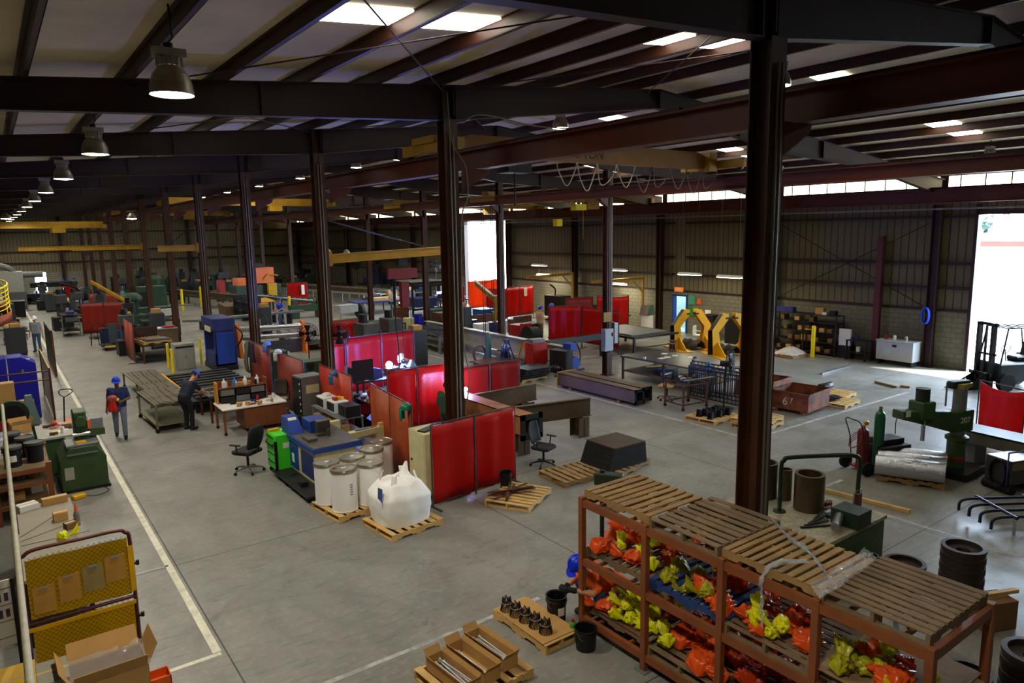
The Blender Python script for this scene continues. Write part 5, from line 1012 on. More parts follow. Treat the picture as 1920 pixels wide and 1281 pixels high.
# green ironworker at the aisle
t = T('shearing_machine', 'dark green metal shearing machine beside the aisle line', 'machine', (1.25, 18.6, 0)); GMX = M('shear_green', (52, 76, 40), .5, 0, .3, 3)
B().prism([(-.45, .05), (.45, .05), (.45, .72), (.25, 1.0), (-.25, 1.0), (-.45, .72)], -.6, .6, 'y').out('body', GMX, t, bevel=.01); B().bx(-.48, .48, -.63, .63, 0, .06).out('base', BLACK, t); B().bx(-.3, .3, -.625, -.6, .84, .87).out('handle_bar', GREY, t); B().bx(-.38, -.2, -.61, -.6, .3, .58).out('data_plate', LGREY, t)
B().bx(-.3, .35, -.55, .1, 1.0, 1.06).out('work_plate', GREY, t, bevel=.01); b = B(); b.box((.05, .1, 1.35), (.26, .5, .7)); b.cyl((.05, -.15, 1.5), (.05, -.3, 1.5), .11); b.out('press_head', GMX, t, bevel=.02); b = B(); b.cyl((-.12, -.18, 1.2), (.22, -.18, 1.2), .05); b.cyl((.0, -.1, 1.06), (.0, -.1, 1.3), .04); b.out('ram', CHROME, t); B().bx(.2, .5, -.1, .3, 1.25, 1.5).out('side_box', GREY, t, bevel=.01); B().bx(.18, .52, -.12, .32, 1.1, 1.25).out('lower_side_box', GMX, t); B().bx(.18, .24, -.2, -.1, 1.3, 1.5).out('red_guard', ORANGE, t); B().bx(-.1, .1, -.5, -.3, 1.06, 1.08).out('yellow_label', YEL, t)
t = T('foot_switch', 'yellow foot switch on the floor before the green machine', 'foot switch', (1.05, 17.5, 0), .3); B().box((0, 0, .05), (.26, .16, .1)).out('housing', YEL, t, bevel=.02); B().tube(cat([(.12, 0, .03), (.3, -.15, .015), (.6, -.05, .015), (.65, .35, .015), (.55, .6, .05)]), .008, 6).out('cord', DARK, t)
t = T('green_bench', 'dark green bench box behind the shearing machine', 'bench', (1.0, 20.3, 0)); B().bx(-.45, .5, -.7, .7, 0, .9).out('body', GMX, t, bevel=.01); B().bx(-.5, .55, -.75, .75, .9, .95).out('top', LGREY, t)
box_carton(1.15, 20.4, .95, .2, .2, .1, 0, 'brown block on the green bench', CARDD); tag(B().cyl((0, 0, 0), (0, 0, .004), .1).out('sticky_note', M('note_yellow', (240, 230, 30), .5)), 'round bright yellow note on the green bench', 'note').location = (.9, 20.1, .95)
# brown rack with buckets
t = T('low_rack', 'orange-brown rack holding black buckets at the left edge', 'rack', (0, 0, 0))
for x in (-.35, .55):
    for y in (16.7, 18.4): B().bx(x-.05, x+.05, y-.05, y+.05, 0, 1.15).out('post', RACKC, t)
for z in (.35, .75, 1.02):
    B().bx(-.35, .55, 16.66, 16.72, z-.05, z+.03).out('beam', RACKC, t); B().bx(-.35, .55, 18.36, 18.42, z-.05, z+.03).out('beam', RACKC, t)
    B().bx(-.38, .58, 16.66, 18.4, z+.03, z+.05).out('shelf_board', WOODD, t)
LID = M('bucket_lid', (70, 68, 62), .5)
bucket(-.02, 17.1, 1.07, .17, .4, 'black lidded bucket with white sticker, front left on the rack', lid=LID, sticker=PAPER); bucket(.36, 17.2, 1.07, .17, .4, 'black lidded bucket, front right on the rack', lid=LID); bucket(.22, 17.75, 1.07, .17, .4, 'black lidded bucket in the second row on the rack', lid=LID); bucket(.0, 18.25, 1.07, .17, .42, 'black lidded bucket at the back of the rack', lid=LID)
bucket(-.3, 17.9, 1.07, .17, .5, 'white lidded bucket on the rack at the left edge', WHITE, LGREY)
for i, (x, y, s, mt, lb) in enumerate(((.0, 17.0, .22, CARD, 'brown box low on the bucket rack'), (.3, 17.3, .2, WHITE, 'white box low on the bucket rack'), (-.15, 17.5, .25, CARDD, 'dark box low on the bucket rack'))): box_carton(x, y, .4, s, s, s*.8, .2*i, lb, mt)
# crowded bench with parts bins
table(-.02, 19.7, 0, .9, 1.9, 1.0, 'bench crowded with parts bins behind the buckets', LGREY, DARK, .05, .4)
t = T('parts_bin', 'pale lilac plastic tub with red parts on the crowded bench', 'tub', (.15, 19.2, 1.0)); b = B(); b.bx(-.25, .25, -.18, -.17, 0, .16); b.bx(-.25, .25, .17, .18, 0, .16); b.bx(-.25, -.24, -.18, .18, 0, .16); b.bx(.24, .25, -.18, .18, 0, .16); b.bx(-.25, .25, -.18, .18, 0, .01); b.out('tub', M('lilac', (150, 150, 190), .4), t)
for i in range(4): tag(B().box((0, 0, .04), (.16, .09, .08), (0, .2, i)).out('red_part', REDP if i % 2 else CARD), '%s part in the lilac tub' % ('small red' if i % 2 else 'small brown'), 'part', 'parts in the lilac tub').location = (.03+.08*i, 19.15+.06*(i % 2), 1.02+.03*i)
box_carton(.2, 20.4, 1.0, .4, .3, .22, .2, 'open brown carton on the crowded bench', CARD, opened=True); box_carton(-.2, 20.1, 1.0, .24, .2, .12, .5, 'blue box on the crowded bench', BLUED)
t = T('band_saw', 'dark green band saw with open wheel guard at the left', 'machine', (.15, 22.6, 0)); B().bx(-.6, .5, -.4, .5, 0, .7).out('base', GREEND, t); b = B(); b.cyl((-.05, -.25, 1.05), (-.05, -.1, 1.05), .36, n=28); b.out('wheel_guard', GREEND, t); B().cyl((-.05, -.28, 1.05), (-.05, -.25, 1.05), .26, n=24).out('wheel', BLACK, t); B().prism([(.1, .7), (.55, .7), (.4, 1.5), (.25, 1.5)], -.2, -.05, 'y').out('frame', M('pale_green', (110, 130, 120), .5), t); B().bx(-.5, -.2, -.45, -.4, .7, .95).out('motor', REDP, t)
box_carton(.0, 24.0, .9, .42, .4, .75, .03, 'tall brown carton before the blue cabinets', CARD); table(.0, 24.1, 0, 1.3, .9, .9, 'bench under the tall carton before the blue cabinets', CARDD, DARK, .04, .3)
box_carton(.45, 24.0, .9, .3, .25, .2, .4, 'small tan carton beside the tall carton', CARD); bucket(-.5, 24.0, .9, .15, .3, 'black pot with white rim before the blue cabinets', lid=WHITE, handle=False)
tag(B().cyl((0, 0, 0), (0, 0, .12), .06).out('orange_roll', ORANGE), 'orange tape roll beside the tall carton', 'tape').location = (.35, 23.8, .9)
for i, (x, lb) in enumerate(((-.25, 'left deep blue steel cabinet with sloped top'), (.5, 'right deep blue steel cabinet with sloped top'))):
    t = T('steel_locker', lb, 'cabinet', (x, 26.9, 0), 0, 'blue cabinets'); BC = M('locker_blue', (22, 24, 150), .4, 0, .1, 2)
    B().prism([(-.36, 0), (.36, 0), (.36, 1.75), (.0, 1.98), (-.36, 1.98)] if i else [(-.36, 0), (.36, 0), (.36, 1.98), (-.36, 1.93)], -.45, .45, 'y').out('body', BC, t, bevel=.01); B().bx(-.33, .33, -.46, -.45, .1, 1.7).out('door', BC, t); B().bx(-.03, .03, -.49, -.46, 1.45, 1.6).out('lock', CHROME, t); B().bx(.1, .22, -.3, -.2, 1.95 if not i else 1.86, 1.96 if not i else 1.9).out('vent_plate', WHITE, t)
t = T('mesh_fence', 'chain-link fence with red tube posts in front of the blue cabinets', 'fence', (0, 25.5, 0))
for z in (1.35, 1.62): B().cyl((-3, 0, z), (1.15, 0, z), .022).out('rail', GF, t)
for x in (-1.2, 1.15): B().cyl((x, 0, 0), (x, 0, 1.7), .03).out('fence_post', GF, t)
B().cyl((1.15, 0, 1.66), (1.15, 4.8, 1.66), .022).out('rail', WOODY, t); B().cyl((1.15, 4.8, 0), (1.15, 4.8, 1.7), .03).out('fence_post', GF, t)
chainlink((.85, .0), (1.12, .0), .1, 1.3, t); 
t2 = chainlink((1.15, .1), (1.15, 4.7), .1, 1.6, t, None, .09)
t = T('hinged_gate', 'dark grey-green steel gate leaf standing open at the aisle', 'gate', (1.76, 36.4, 0)); B().bx(-.025, .025, -2.3, 2.3, .1, 1.85).out('leaf', M('leaf_grey', (74, 84, 80), .5, .1, .2, 2), t); B().bx(-.035, .035, -2.36, -2.3, .0, 1.9).out('edge_post', GF, t)
t = T('pallet_jack', 'hand pallet truck handle standing beside the fence', 'pallet jack', (1.3, 24.2, 0), 0); B().cyl((0, 0, .1), (.05, -.3, 1.05), .02).out('shaft', DARK, t); B().tube(cat([(.05, -.3, 1.05), (-.05, -.32, 1.15), (-.03, -.34, 1.28), (.22, -.34, 1.27), (.26, -.32, 1.17), (.07, -.3, 1.05)]), .014, 6).out('loop_handle', DARK, t)
for s in (-1, 1): B().bx(s*.18-.07, s*.18+.07, .1, 1.2, .04, .09).out('fork', ORANGE, t)
B().cyl((-.1, 0, .09), (.1, 0, .09), .09).out('wheel', RUB, t); B().box((0, .05, .15), (.4, .15, .2)).out('chassis', ORANGE, t)
# white-hat man, yellow stair, distant aisle
person(*g(72, 660), math.radians(150), 'person in white hard hat, pale shirt and jeans standing in the far left aisle', dict(lh=(-.3, .02, .86), rh=(.3, .02, .86)), shirt=(150, 160, 172), hat=(236, 236, 232), vox=.018, scale=1.02)
t = T('spiral_stair', 'yellow railed curved stair landing at the far left edge', 'stair', (-.9, 38, 0)); SY = M('rail_yellow', (238, 214, 20), .4); b = B()
arcp = [(1.45*math.cos(a), 1.45*math.sin(a)) for a in [-1.6+.2*i for i in range(17)]]
for k in range(6): B().tube([(x, y, 2.35+.18*k+.05*i) for i, (x, y) in enumerate(arcp)], .02, 6).out('guard_rail', SY, t)
for i in range(0, 17, 2): B().cyl((arcp[i][0], arcp[i][1], 2.15+.05*i), (arcp[i][0], arcp[i][1], 3.25+.05*i), .025, n=6).out('baluster', SY, t)
B().tube([(x, y, 3.28+.05*i) for i, (x, y) in enumerate(arcp)], .035, 8).out('hand_rail', SY, t)
def fs(u, v): a = -1.6+3.2*u; return (1.5*math.cos(a), 1.5*math.sin(a), 1.75+.8*u+.4*v)
B().sheet(fs, 24, 2).out('stringer', M('stair_brown', (150, 66, 34), .5), t, solid=.03); B().cyl((0, 0, 0), (0, 0, 3.4), .12).out('centre_post', STEEL, t)
B().prism([(0, 0)]+[(1.45*math.cos(a), 1.45*math.sin(a)) for a in [-1.6+.4*i for i in range(9)]], 2.1, 2.14, 'z').out('landing', DARK, t)
# ================================================= right side
TBL = M('black_table_top', (74, 70, 70), .34, .3, .4, 1.5)
t = T('layout_table', 'long dark steel welding table with a shiny top', 'table', (19.75, 16.8, 0)); B().bx(-.95, .95, -2.1, 2.1, .84, .9).out('tabletop', TBL, t, bevel=.005)
for i in (-1, 1):
    for j in (-2, 0, 2): B().bx(i*.88-.035, i*.88+.035, j-.035, j+.035, 0, .84).out('leg', DARK, t)
for i in (-1, 1): B().bx(i*.88-.02, i*.88+.02, -2, 2, .3, .36).out('stretcher', RUST, t)
B().bx(-.85, .85, -1.9, 1.9, .36, .38).out('lower_shelf', DARK, t)
for i in range(8): tag(B().box((0, 0, .03+.02*(i % 3)), (.5+.4*R.random(), .12, .05), (0, 0, R.uniform(-.5, .5))).out('offcut', (BARE, BLUED, DARK, WOODY)[i % 4]), '%s offcut on the lower shelf of the long dark table' % ('steel', 'navy', 'dark', 'timber')[i % 4], 'offcut', 'offcuts under the long table').location = (19.3+.25*(i % 4), 15.4+.4*i, .38)
tag(B().lathe([(0, 0), (.07, 0), (.07, .22), (.03, .28), (0, .28)], n=14).out('blue_bottle', M('bottle_blue', (30, 100, 170), .4)), 'blue bottle at the right end of the long dark table', 'bottle').location = (19.0, 14.95, .9)
box_carton(19.6, 15.1, .38, .5, .25, .32, .1, 'tan carton on the shelf under the right end of the dark table', CARD)
RL = M('railing_black', (34, 32, 34), .4, .3)
for k, (x, y0, y1, lb) in enumerate(((18.3, 12.95, 15.2, 'front dark picket railing panel leaning by the floor fan'), (18.75, 13.1, 15.5, 'middle dark picket railing panel by the floor fan'), (19.2, 13.3, 15.8, 'rear dark picket railing panel beyond the floor fan'))):
    t = T('railing_panel', lb, 'railing', (x, y0, 0), 0, 'picket railings'); L_ = y1-y0
    b = B(); b.bx(-.02, .02, 0, L_, 1.05, 1.09); b.bx(-.02, .02, 0, L_, .1, .14); b.bx(-.02, .02, 0, L_, .9, .93); b.bx(-.03, .03, 0, .05, 0, 1.12); b.bx(-.03, .03, L_-.05, L_, 0, 1.12); b.out('rails', RL, t)
    for i in range(15): B().bx(-.011, .011, L_*(i+.5)/15-.011, L_*(i+.5)/15+.011, .12, 1.06).out('picket', RL, t)
fan(18.0, 13.35, 1.45, .4, math.radians(-150), 'black floor-standing drum fan by the dark railings', 0, 1.43)
t = T('rolling_stand', 'rust-brown angle-iron cart on casters before the railings', 'cart', (17.35, 14.5, 0), -.1)
for i in (-1, 1):
    for j in (-1, 1): B().bx(i*.5-.025, i*.5+.025, j*.4-.025, j*.4+.025, .1, .8).out('post', RUST, t); B().cyl((i*.5, j*.4-.02, .05), (i*.5, j*.4+.02, .05), .05).out('caster', RUB, t)
for z in (.18, .78): b = B(); b.bx(-.5, .5, -.42, -.38, z-.02, z+.02); b.bx(-.5, .5, .38, .42, z-.02, z+.02); b.bx(-.52, -.48, -.4, .4, z-.02, z+.02); b.bx(.48, .52, -.4, .4, z-.02, z+.02); b.out('frame_ring', RUST, t)
tag(B().box((0, 0, .04), (.7, .3, .05), (0, 0, .3)).out('steel_channel', DARK), 'dark steel channel laid across the rolling stand', 'steel piece').location = (17.4, 14.5, .8)
tag(B().cyl((0, 0, 0.03), (1.3, -.2, 0.03), .025).out('steel_bar', BARE), 'bright steel bar laid across the rolling stand', 'steel bar').location = (17.0, 14.3, .87)
office_chair(17.6, 15.5, math.radians(20), 'swivel chair with tan seat behind the rolling stand', False, M('tan_seat', (190, 150, 84), .7), FABR)
t = pallet(16.75, 13.05, 0, .1, 'pallet carrying dark triangular brackets', 'WOODY', 1.2, 1.0)
BRK = M('bracket_dark', (44, 40, 46), .5, .5, .3, 6)
for i in range(10): 
    x, y = 16.35+.2*(i % 5), 12.75+.35*(i//5)+.05*(i % 2); t = T('bracket', 'dark triangular steel bracket standing on the pallet', 'bracket', (x, y, PH), .3, 'brackets on the pallet'); B().prism([(-.09, 0), (.09, 0), (.05, .2), (-.05, .2)], -.07, -.055, 'y').out('gusset', BRK, t); B().prism([(-.09, 0), (.09, 0), (.05, .2), (-.05, .2)], .055, .07, 'y').out('gusset', BRK, t); B().box((0, 0, .1), (.02, .12, .2)).out('web', BRK, t); B().bx(-.09, .09, -.08, .08, 0, .012).out('foot', BRK, t)
pallet(17.15, 11.75, 0, .15, 'bottom pallet of the low stack beside the near column', 'WOODY', 1.2, 1.0); pallet(17.17, 11.77, .141, .13, 'top pallet of the low stack beside the near column', 'WOODY', 1.2, 1.0)
# rusty bins
def bin_(x, y, rz, lb, mark=None):
    t = T('steel_bin', lb, 'bin', (x, y, .1), rz); RB = M('bin_rust', (158, 84, 44), .7, .2, .6, 2.5, .2, dark=(60, 34, 24)); b = B(); w, d, h = .68, .6, .56
    b.bx(-w, w, -d, -d+.02, 0, h); b.bx(-w, w, d-.02, d, 0, h); b.bx(-w, -w+.02, -d, d, 0, h); b.bx(w-.02, w, -d, d, 0, h); b.bx(-w, w, -d, d, 0, .02); b.out('tub', RB, t)
    b = B(); b.bx(-w-.03, w+.03, -d-.03, -d+.02, h-.05, h); b.bx(-w-.03, w+.03, d-.02, d+.03, h-.05, h); b.bx(-w-.03, -w+.02, -d, d, h-.05, h); b.bx(w-.02, w+.03, -d, d, h-.05, h)
    for s in (-1, 0, 1): b.bx(-w-.02, -w, s*d*.95-.03, s*d*.95+.03, 0, h)
    b.out('rim', RB, t)
    for i in (-1, 1): B().bx(-w, w, i*.4-.05, i*.4+.05, -.1, 0).out('foot', RB, t)
    if mark: txt(mark, .34, M('chalk', (190, 176, 160), .8), t, (-w-.004, .05, .24), (PI/2, 0, -PI/2), 'chalk_number', .001)
    return t
bin_(19.75, 12.05, .1, 'rusty steel scrap bin marked with chalk numerals', '67'); bin_(20.3, 13.75, .1, 'second rusty steel bin half hidden behind the column')
for i in range(5): tag(B().box((0, 0, .05), (.5, .3, .06), (R.uniform(-.3, .3), .2, R.random()*3)).out('scrap_plate', (GREY, DARK, RUST)[i % 3]), 'scrap plate lying inside the chalk-marked bin', 'scrap', 'scrap in the marked bin').location = (19.5+.12*i, 11.8+.12*i, .3)
pallet(21.25, 11.7, 0, .1, 'pallet carrying blue-grey plates beside the marked bin', 'WOODY', 1.1, 1.0); pallet(22.1, 12.35, 0, .1, 'pallet with dark roll and block behind the plate pallet', 'WOODY', 1.2, 1.1)
for i in range(4): tag(B().box((0, 0, .02+.02*i), (.4, .3, .02), (0, 0, .4*i)).out('steel_plate', BRK), 'blue-grey plate lying on the pallet right of the marked bin', 'steel plate', 'blue-grey plates').location = (21.0+.1*i, 11.8, PH)
tag(B().cyl((-.5, 0, .12), (.5, .1, .12), .12).out('dark_roll', BRK), 'dark steel roll lying on the pallet behind the marked bin', 'roll').location = (22.1, 12.6, PH); tag(B().box((0, 0, .17), (.3, .25, .34)).out('dark_block', BRK), 'dark upright block on the pallet behind the marked bin', 'block').location = (21.6, 12.35, PH)
for i, ((x0, y0), (x1, y1), mt, lb) in enumerate(((g(1540, 703), g(1595, 688), BARE, 'round steel tube lying alone on the open floor'), (g(1641, 718), g(1680, 728), WOODD, 'short timber on the floor left of the daylight patch'), (g(1688, 726), g(1706, 728), WOOD, 'small timber block on the floor by the daylight patch'), (g(1548, 923), g(1706, 963), WOODY, 'long pale timber lying on the floor behind the green table'))):
    tag(B().bar((x0, y0, .04), (x1, y1, .04), .08, .07).out('timber' if i else 'steel_tube', mt), lb, 'timber' if i else 'tube')
# yellow C frames
YFm = M('frame_yellow', (236, 176, 8), .45, 0, .12, 1.5)
def cframe(x, y, rz, lb):
    t = T('lifting_frame', lb, 'steel frame', (x, y, 0), rz, 'yellow frames')
    for s in (-1, 1):
        o = [(s*.45, .0), (s*.86, .0), (s*.92, 1.15), (s*.42, 1.86), (s*.16, 1.86), (s*.16, 1.62), (s*.6, 1.05)]
        if s < 0: o = o[::-1]
        B().prism(o, -.16, -.14, 'y').out('side_plate', YFm, t); B().prism(o, .14, .16, 'y').out('side_plate', YFm, t)
        b = B(); b.bar((s*.89, 0, .05), (s*.9, 0, 1.15), .28, .03); b.bar((s*.91, 0, 1.15), (s*.42, 0, 1.84), .28, .03); b.out('outer_web', DARK, t)
        B().bx(min(s*.16, s*.3), max(s*.16, s*.3), -.17, .17, 1.62, 1.7).out('end_pad', DARK, t)
        B().prism([(-1.0, .03), (1.0, .03), (.16, .62), (-.16, .62)], s*.65-.02, s*.65+.02, 'x').out('foot_gusset', YFm, t); B().bx(s*.65-.28, s*.65+.28, -1.0, 1.0, 0, .035).out('foot_plate', YFm, t)
    return t
cframe(26.1, 21.6, -.42, 'yellow two-legged steel frame, further from the near column'); cframe(26.05, 19.4, -.42, 'yellow two-legged steel frame, nearer the near column')
for i, (x, y, lb) in enumerate(((26.1, 21.5, 'dark cloth draped inside the further yellow frame'), (26.0, 19.5, 'grey cloth draped inside the nearer yellow frame'))):
    t = T('draped_cloth', lb, 'cloth', (x, y, 0)); B().sheet(lambda u, v: (-.35+.7*u, -.5+v, .45+.12*nz(u*4, v*4, i)-.4*abs(2*u-1)**2), 12, 12).out('cloth', M('cloth_dark', (50, 46, 46), .9), t, solid=.01)
# gas cart
cylinder_gas(15.98, 7.75, .1, .115, 1.42, 'tall green gas cylinder on the hand cart', M('cyl_green', (16, 90, 50), .35)); cylinder_gas(15.72, 7.98, .1, .125, .98, 'shorter dark red gas cylinder on the hand cart', M('cyl_red', (104, 24, 28), .5))
t = T('cylinder_cart', 'two-wheeled red cart carrying a green and a red gas cylinder', 'cart', (15.80, 7.93, 0), -1.95); B().bx(-.3, .3, -.2, .2, .07, .1).out('footplate', REDP, t); B().tube(cat([(-.2, -.22, .1), (-.22, -.28, .8), (-.24, -.4, 1.2), (0, -.42, 1.25), (.24, -.4, 1.2), (.22, -.28, .8), (.2, -.22, .1)]), .014, 6).out('frame', DARK, t)
for s in (-1, 1): B().cyl((s*.32, -.25, .16), (s*.38, -.25, .16), .16, n=20).out('wheel', RUB, t)
b = B()
for q in range(4): b.tube(cat([(-.1+.05*q, -.1, .95), (-.25, -.25, .75-.05*q), (-.1, -.32, .55), (.1, -.28, .7), (.0, -.15, .95)]), .009, 6)
b.out('hose', M('hose_redbrown', (120, 50, 40), .5), t); B().ball((-.05, .0, 1.12), .06, 10, 6).out('regulator', M('brass2', (190, 150, 70), .3, .8), t)
# silver insulation rolls on a pallet
pallet(16.05, 7.05, 0, -1.15, 'pallet under the silver rolls', 'WOOD', 1.3, 1.0)
FOIL = M('silver_foil', (196, 200, 205), .22, .85, .15, 30, .5)
for i, (dx, dz, lb) in enumerate(((-.42, 0, 'front silver roll on the pallet by the green drill'), (.02, 0, 'second silver roll on the pallet by the green drill'), (.46, 0, 'ribbed silver roll at the back of the pallet'))):
    t = T('foil_roll', lb, 'roll', (16.05+dx*.94, 7.05+dx*.35, PH), -1.15, 'silver rolls'); B().cyl((-.66, 0, .22), (.66, 0, .22), .22, n=32).out('wrapped_roll', FOIL, t); B().cyl((-.665, 0, .22), (.665, 0, .22), .04).out('core', CARD, t)
    for q in (-.1, .2): 
        if i < 2: B().add([(q+a, .221*math.sin(c), .22+.2215*math.cos(c)) for a in (0, .14) for c in (-.9, -.5, -.2)], [(0, 1, 4, 3), (1, 2, 5, 4)]).out('roll_label', PAPER, t)
# radial drill
t = T('radial_drill', 'green radial arm drill numbered in white', 'drill', (17.15, 6.6, 0), 0); t.scale = (.95, .95, .92)
B().bx(-.5, .6, -.45, .45, 0, .18).out('base', DARK, t); B().cyl((0, 0, .18), (0, 0, .85), .2, n=24).out('lower_column', GREEN, t); B().lathe([(.205, .38), (.215, .42), (.205, .46)], n=24).out('red_band', REDP, t); B().cyl((0, 0, .85), (0, 0, 2.15), .15, n=24).out('column', GREY, t); B().lathe([(.2, .85), (.25, .88), (.25, .95), (.16, 1.0)], n=24).out('collar', GREEN, t)
arm = B(); arm.prism([(.3, 1.1), (.3, 1.62), (-.2, 1.6), (-1.0, 1.7), (-1.85, 1.78), (-1.85, 1.58), (-1.1, 1.36), (-.3, 1.1)], -.16, .16, 'y')
o = arm.out('radial_arm', GREEN, t, bevel=.015); o.rotation_euler = (0, 0, math.radians(-18))
def onarm(o): o.rotation_euler = (0, 0, math.radians(-18)); return o
nm = txt('207', .2, PAPER, o, (.03, -.165, 1.38), (PI/2, 0, 0), 'number'); B().bx(-1.78, -1.64, -.163, -.16, 1.64, 1.78).out('warning_label', PAPER, o)
onarm(B().box((-1.2, -.05, 1.75), (.4, .42, .42)).out('drill_head', GREEN, t, bevel=.03)); onarm(B().cyl((-1.2, -.05, 1.95), (-1.2, -.05, 2.26), .15, n=20).out('motor', GREEND, t)); onarm(B().cyl((-1.2, -.12, 1.5), (-1.2, -.12, 1.0), .045).out('spindle', CHROME, t))
onarm(B().tube(cat([(-2.0, -.2, 1.75), (-2.12, -.22, 1.6), (-2.12, -.22, 1.3)]), .012, 6).out('lever', BLACK, t)); onarm(B().box((.05, .1, 2.22), (.55, .2, .18)).out('top_gearbox', GREEND, t, bevel=.02)); B().tube(cat([(.2, 0, 2.2), (.45, .1, 2.3), (.6, .2, 2.0), (.55, .2, 1.5), (.5, .1, .6)]), .02, 6).out('cable', BLACK, t); B().cyl((-.25, .2, 1.7), (-.25, .2, 2.3), .02).out('elevating_screw', GREY, t); B().bx(-.1, .35, -.12, .12, 2.15, 2.25).out('cap_plate', M('olive_yellow', (150, 130, 40), .5), t)
t = T('drill_table', 'black machine block with vise standing left of the green drill', 'machine', (16.3, 7.75, 0), -.3); B().bx(-.4, .4, -.35, .35, 0, .62).out('block', BLACK, t, bevel=.01); B().bx(-.3, .35, -.2, .2, .62, .74).out('vise', DARK, t, bevel=.01)
# long bed behind and red curtain at the right edge
t = T('machine_bed', 'long grey machine bed running to the right edge', 'machine bed', (18.0, 4.6, 0), -.12); B().bx(-.35, .35, -2.6, 2.4, .55, .82).out('bed', M('bed_grey', (118, 112, 96), .5, .2, .35, 2), t, bevel=.01); B().bx(-.36, .36, -2.6, 2.4, .82, .86).out('ways', DARK, t)
for y in (-2.2, 0, 2.1): B().bx(-.25, .25, y-.2, y+.2, 0, .55).out('pedestal', GREY, t)
screen((20.9, 7.6), (20.05, 5.2), .25, 1.45, 'red welding curtain hanging at the right edge behind the green drill', CREDf, 2, .05, sag=.12, z1b=1.4)
t = T('welding_machine', 'black and grey welding machine with hung cables on a cart', 'welding machine', (17.05, 5.45, 0), -.35); B().bx(-.4, .4, -.3, .3, .2, .72).out('case', M('welder_grey', (64, 62, 60), .4, 0, .2, 4), t, bevel=.02); B().bx(-.38, .38, -.31, -.3, .52, .68).out('panel', M('panel_tan', (120, 104, 70), .5), t)
for i in (-1, 1): B().cyl((i*.35, -.32, .1), (i*.35, .32, .1), .1).out('wheel', RUB, t)
b = B()
for q in range(7): b.tube([(-.48+.01*q, .18*math.cos(a)-.05, .42+.3*math.sin(a)-.01*q) for a in [i*2*PI/18 for i in range(18)]], .014, 6, True)
b.out('cable_coil', BLACK, t); B().tube([(-.45, -.25, .2), (-.45, -.25, .9), (.45, -.25, .9), (.45, -.25, .2)], .018, 6).out('frame', BLUED, t)
t = T('tube_rack', 'lying dark blue rounded tube frame at the right edge', 'tube frame', (15.0, 4.75, 0), -.6); TBF = M('tube_blueblack', (44, 50, 78), .3, .5)
for k in range(4): B().tube(cat([(-.7, -.45+.3*k, .0+.1), (-.62, -.45+.3*k, .3), (0, -.45+.3*k, .32), (.9, -.45+.3*k, .3), (1.0, -.45+.3*k, .1)]), .028, 8).out('bent_tube', TBF, t)
B().cyl((-.3, -.55, .33), (-.3, .55, .33), .03).out('cross_tube', TBF, t); B().cyl((.6, -.55, .33), (.6, .55, .33), .03).out('cross_tube', TBF, t)
B().cyl((-.3, -.5, .0), (-.3, -.5, .33), .025).out('leg', CHROME, t)
# green turntable with steel pipes, right of the near column
t = T('positioner_table', 'green machine table with pale gritty deck behind the rack', 'machine', (10.35, 6.35, 0), 0); B().prism([(-.95, -1.0), (1.05, -1.0), (1.05, 1.0), (-.95, 1.0)], .1, .84, 'z').out('body', GREEN, t, bevel=.01); B().bx(-.98, 1.08, -1.02, 1.02, .84, .9).out('deck', M('grit_deck', (170, 164, 140), .8, 0, .45, 14), t); B().bx(-.9, 1.0, -.95, .95, 0, .1).out('plinth', DARK, t)
B().prism([(-.15, .4), (.0, .95), (.45, 1.1), (.6, .9), (.6, .4)], -1.3, -.95, 'x').out('control_housing', GREEND, t); B().cyl((-.3, -.9, 1.02), (.1, -.75, 1.05), .07).out('handwheel_shaft', BARE, t); b = B(); b.bx(.1, .5, -1.05, -.6, .9, 1.15); b.out('gear_rack', GREEND, t)
PIPE = M('steel_pipe', (98, 82, 62), .4, .6, .35, 3)
def pipe(x, y, z, ro, ri, h, lb):
    t = T('pipe_section', lb, 'pipe', (x, y, z), 0, 'standing pipe sections'); B().lathe([(ri, 0), (ro, 0), (ro, h), (ri, h), (ri, 0)], n=36, smooth=False).out('wall', PIPE, t)
    for p in t.children[0].data.polygons: p.use_smooth = abs(p.normal.z) < .5
pipe(10.68, 6.27, .9, .24, .19, .62, 'large open steel pipe standing on the green table, right of the bent pipe'); pipe(10.6, 7.1, .9, .24, .2, .62, 'large open steel pipe standing by the column on the green table'); pipe(10.75, 6.75, .9, .1, .085, .55, 'slim dark pipe between the two large pipes on the green table')
t = T('bent_pipe_hoist', 'dark green bent pipe arm hanging a box over the green table', 'pipe arm', (10.2, 6.5, .9)); t.scale = (.87, .87, .95); GP = M('arm_green', (44, 58, 40), .3, .3); B().tube(cat([(0, 0, 0), (0, 0, .8), (.04, -.03, .93), (.15, -.1, .98), (.9, -.62, 1.0), (1.15, -.78, .98), (1.24, -.85, .9), (1.22, -.86, .6), (1.18, -.88, .32)]), .04, 10).out('pipe', GP, t); B().box((1.15, -.9, .1), (.16, .1, .46)).out('pendant_box', M('pendant', (90, 50, 34), .5), t, bevel=.01); b = B(); b.tube([(1.02, -.9, -.2), (1.02, -.9, .38), (1.28, -.9, .38), (1.28, -.9, -.2)], .01, 6, True); b.out('cage', BARE, t); B().lathe([(0, 0), (.12, 0), (.12, .02), (0, .02)], n=16).out('flange', GP, t)
for i in range(4): tag(B().bar((0, 0, .02), (.45, -.25+.12*i, .02+.01*i), .04, .02).out('tool_bar', DARK), 'dark hand tool lying on the gritty green table', 'tool', 'tools on the green table').location = (9.85+.12*i, 5.9, .9)
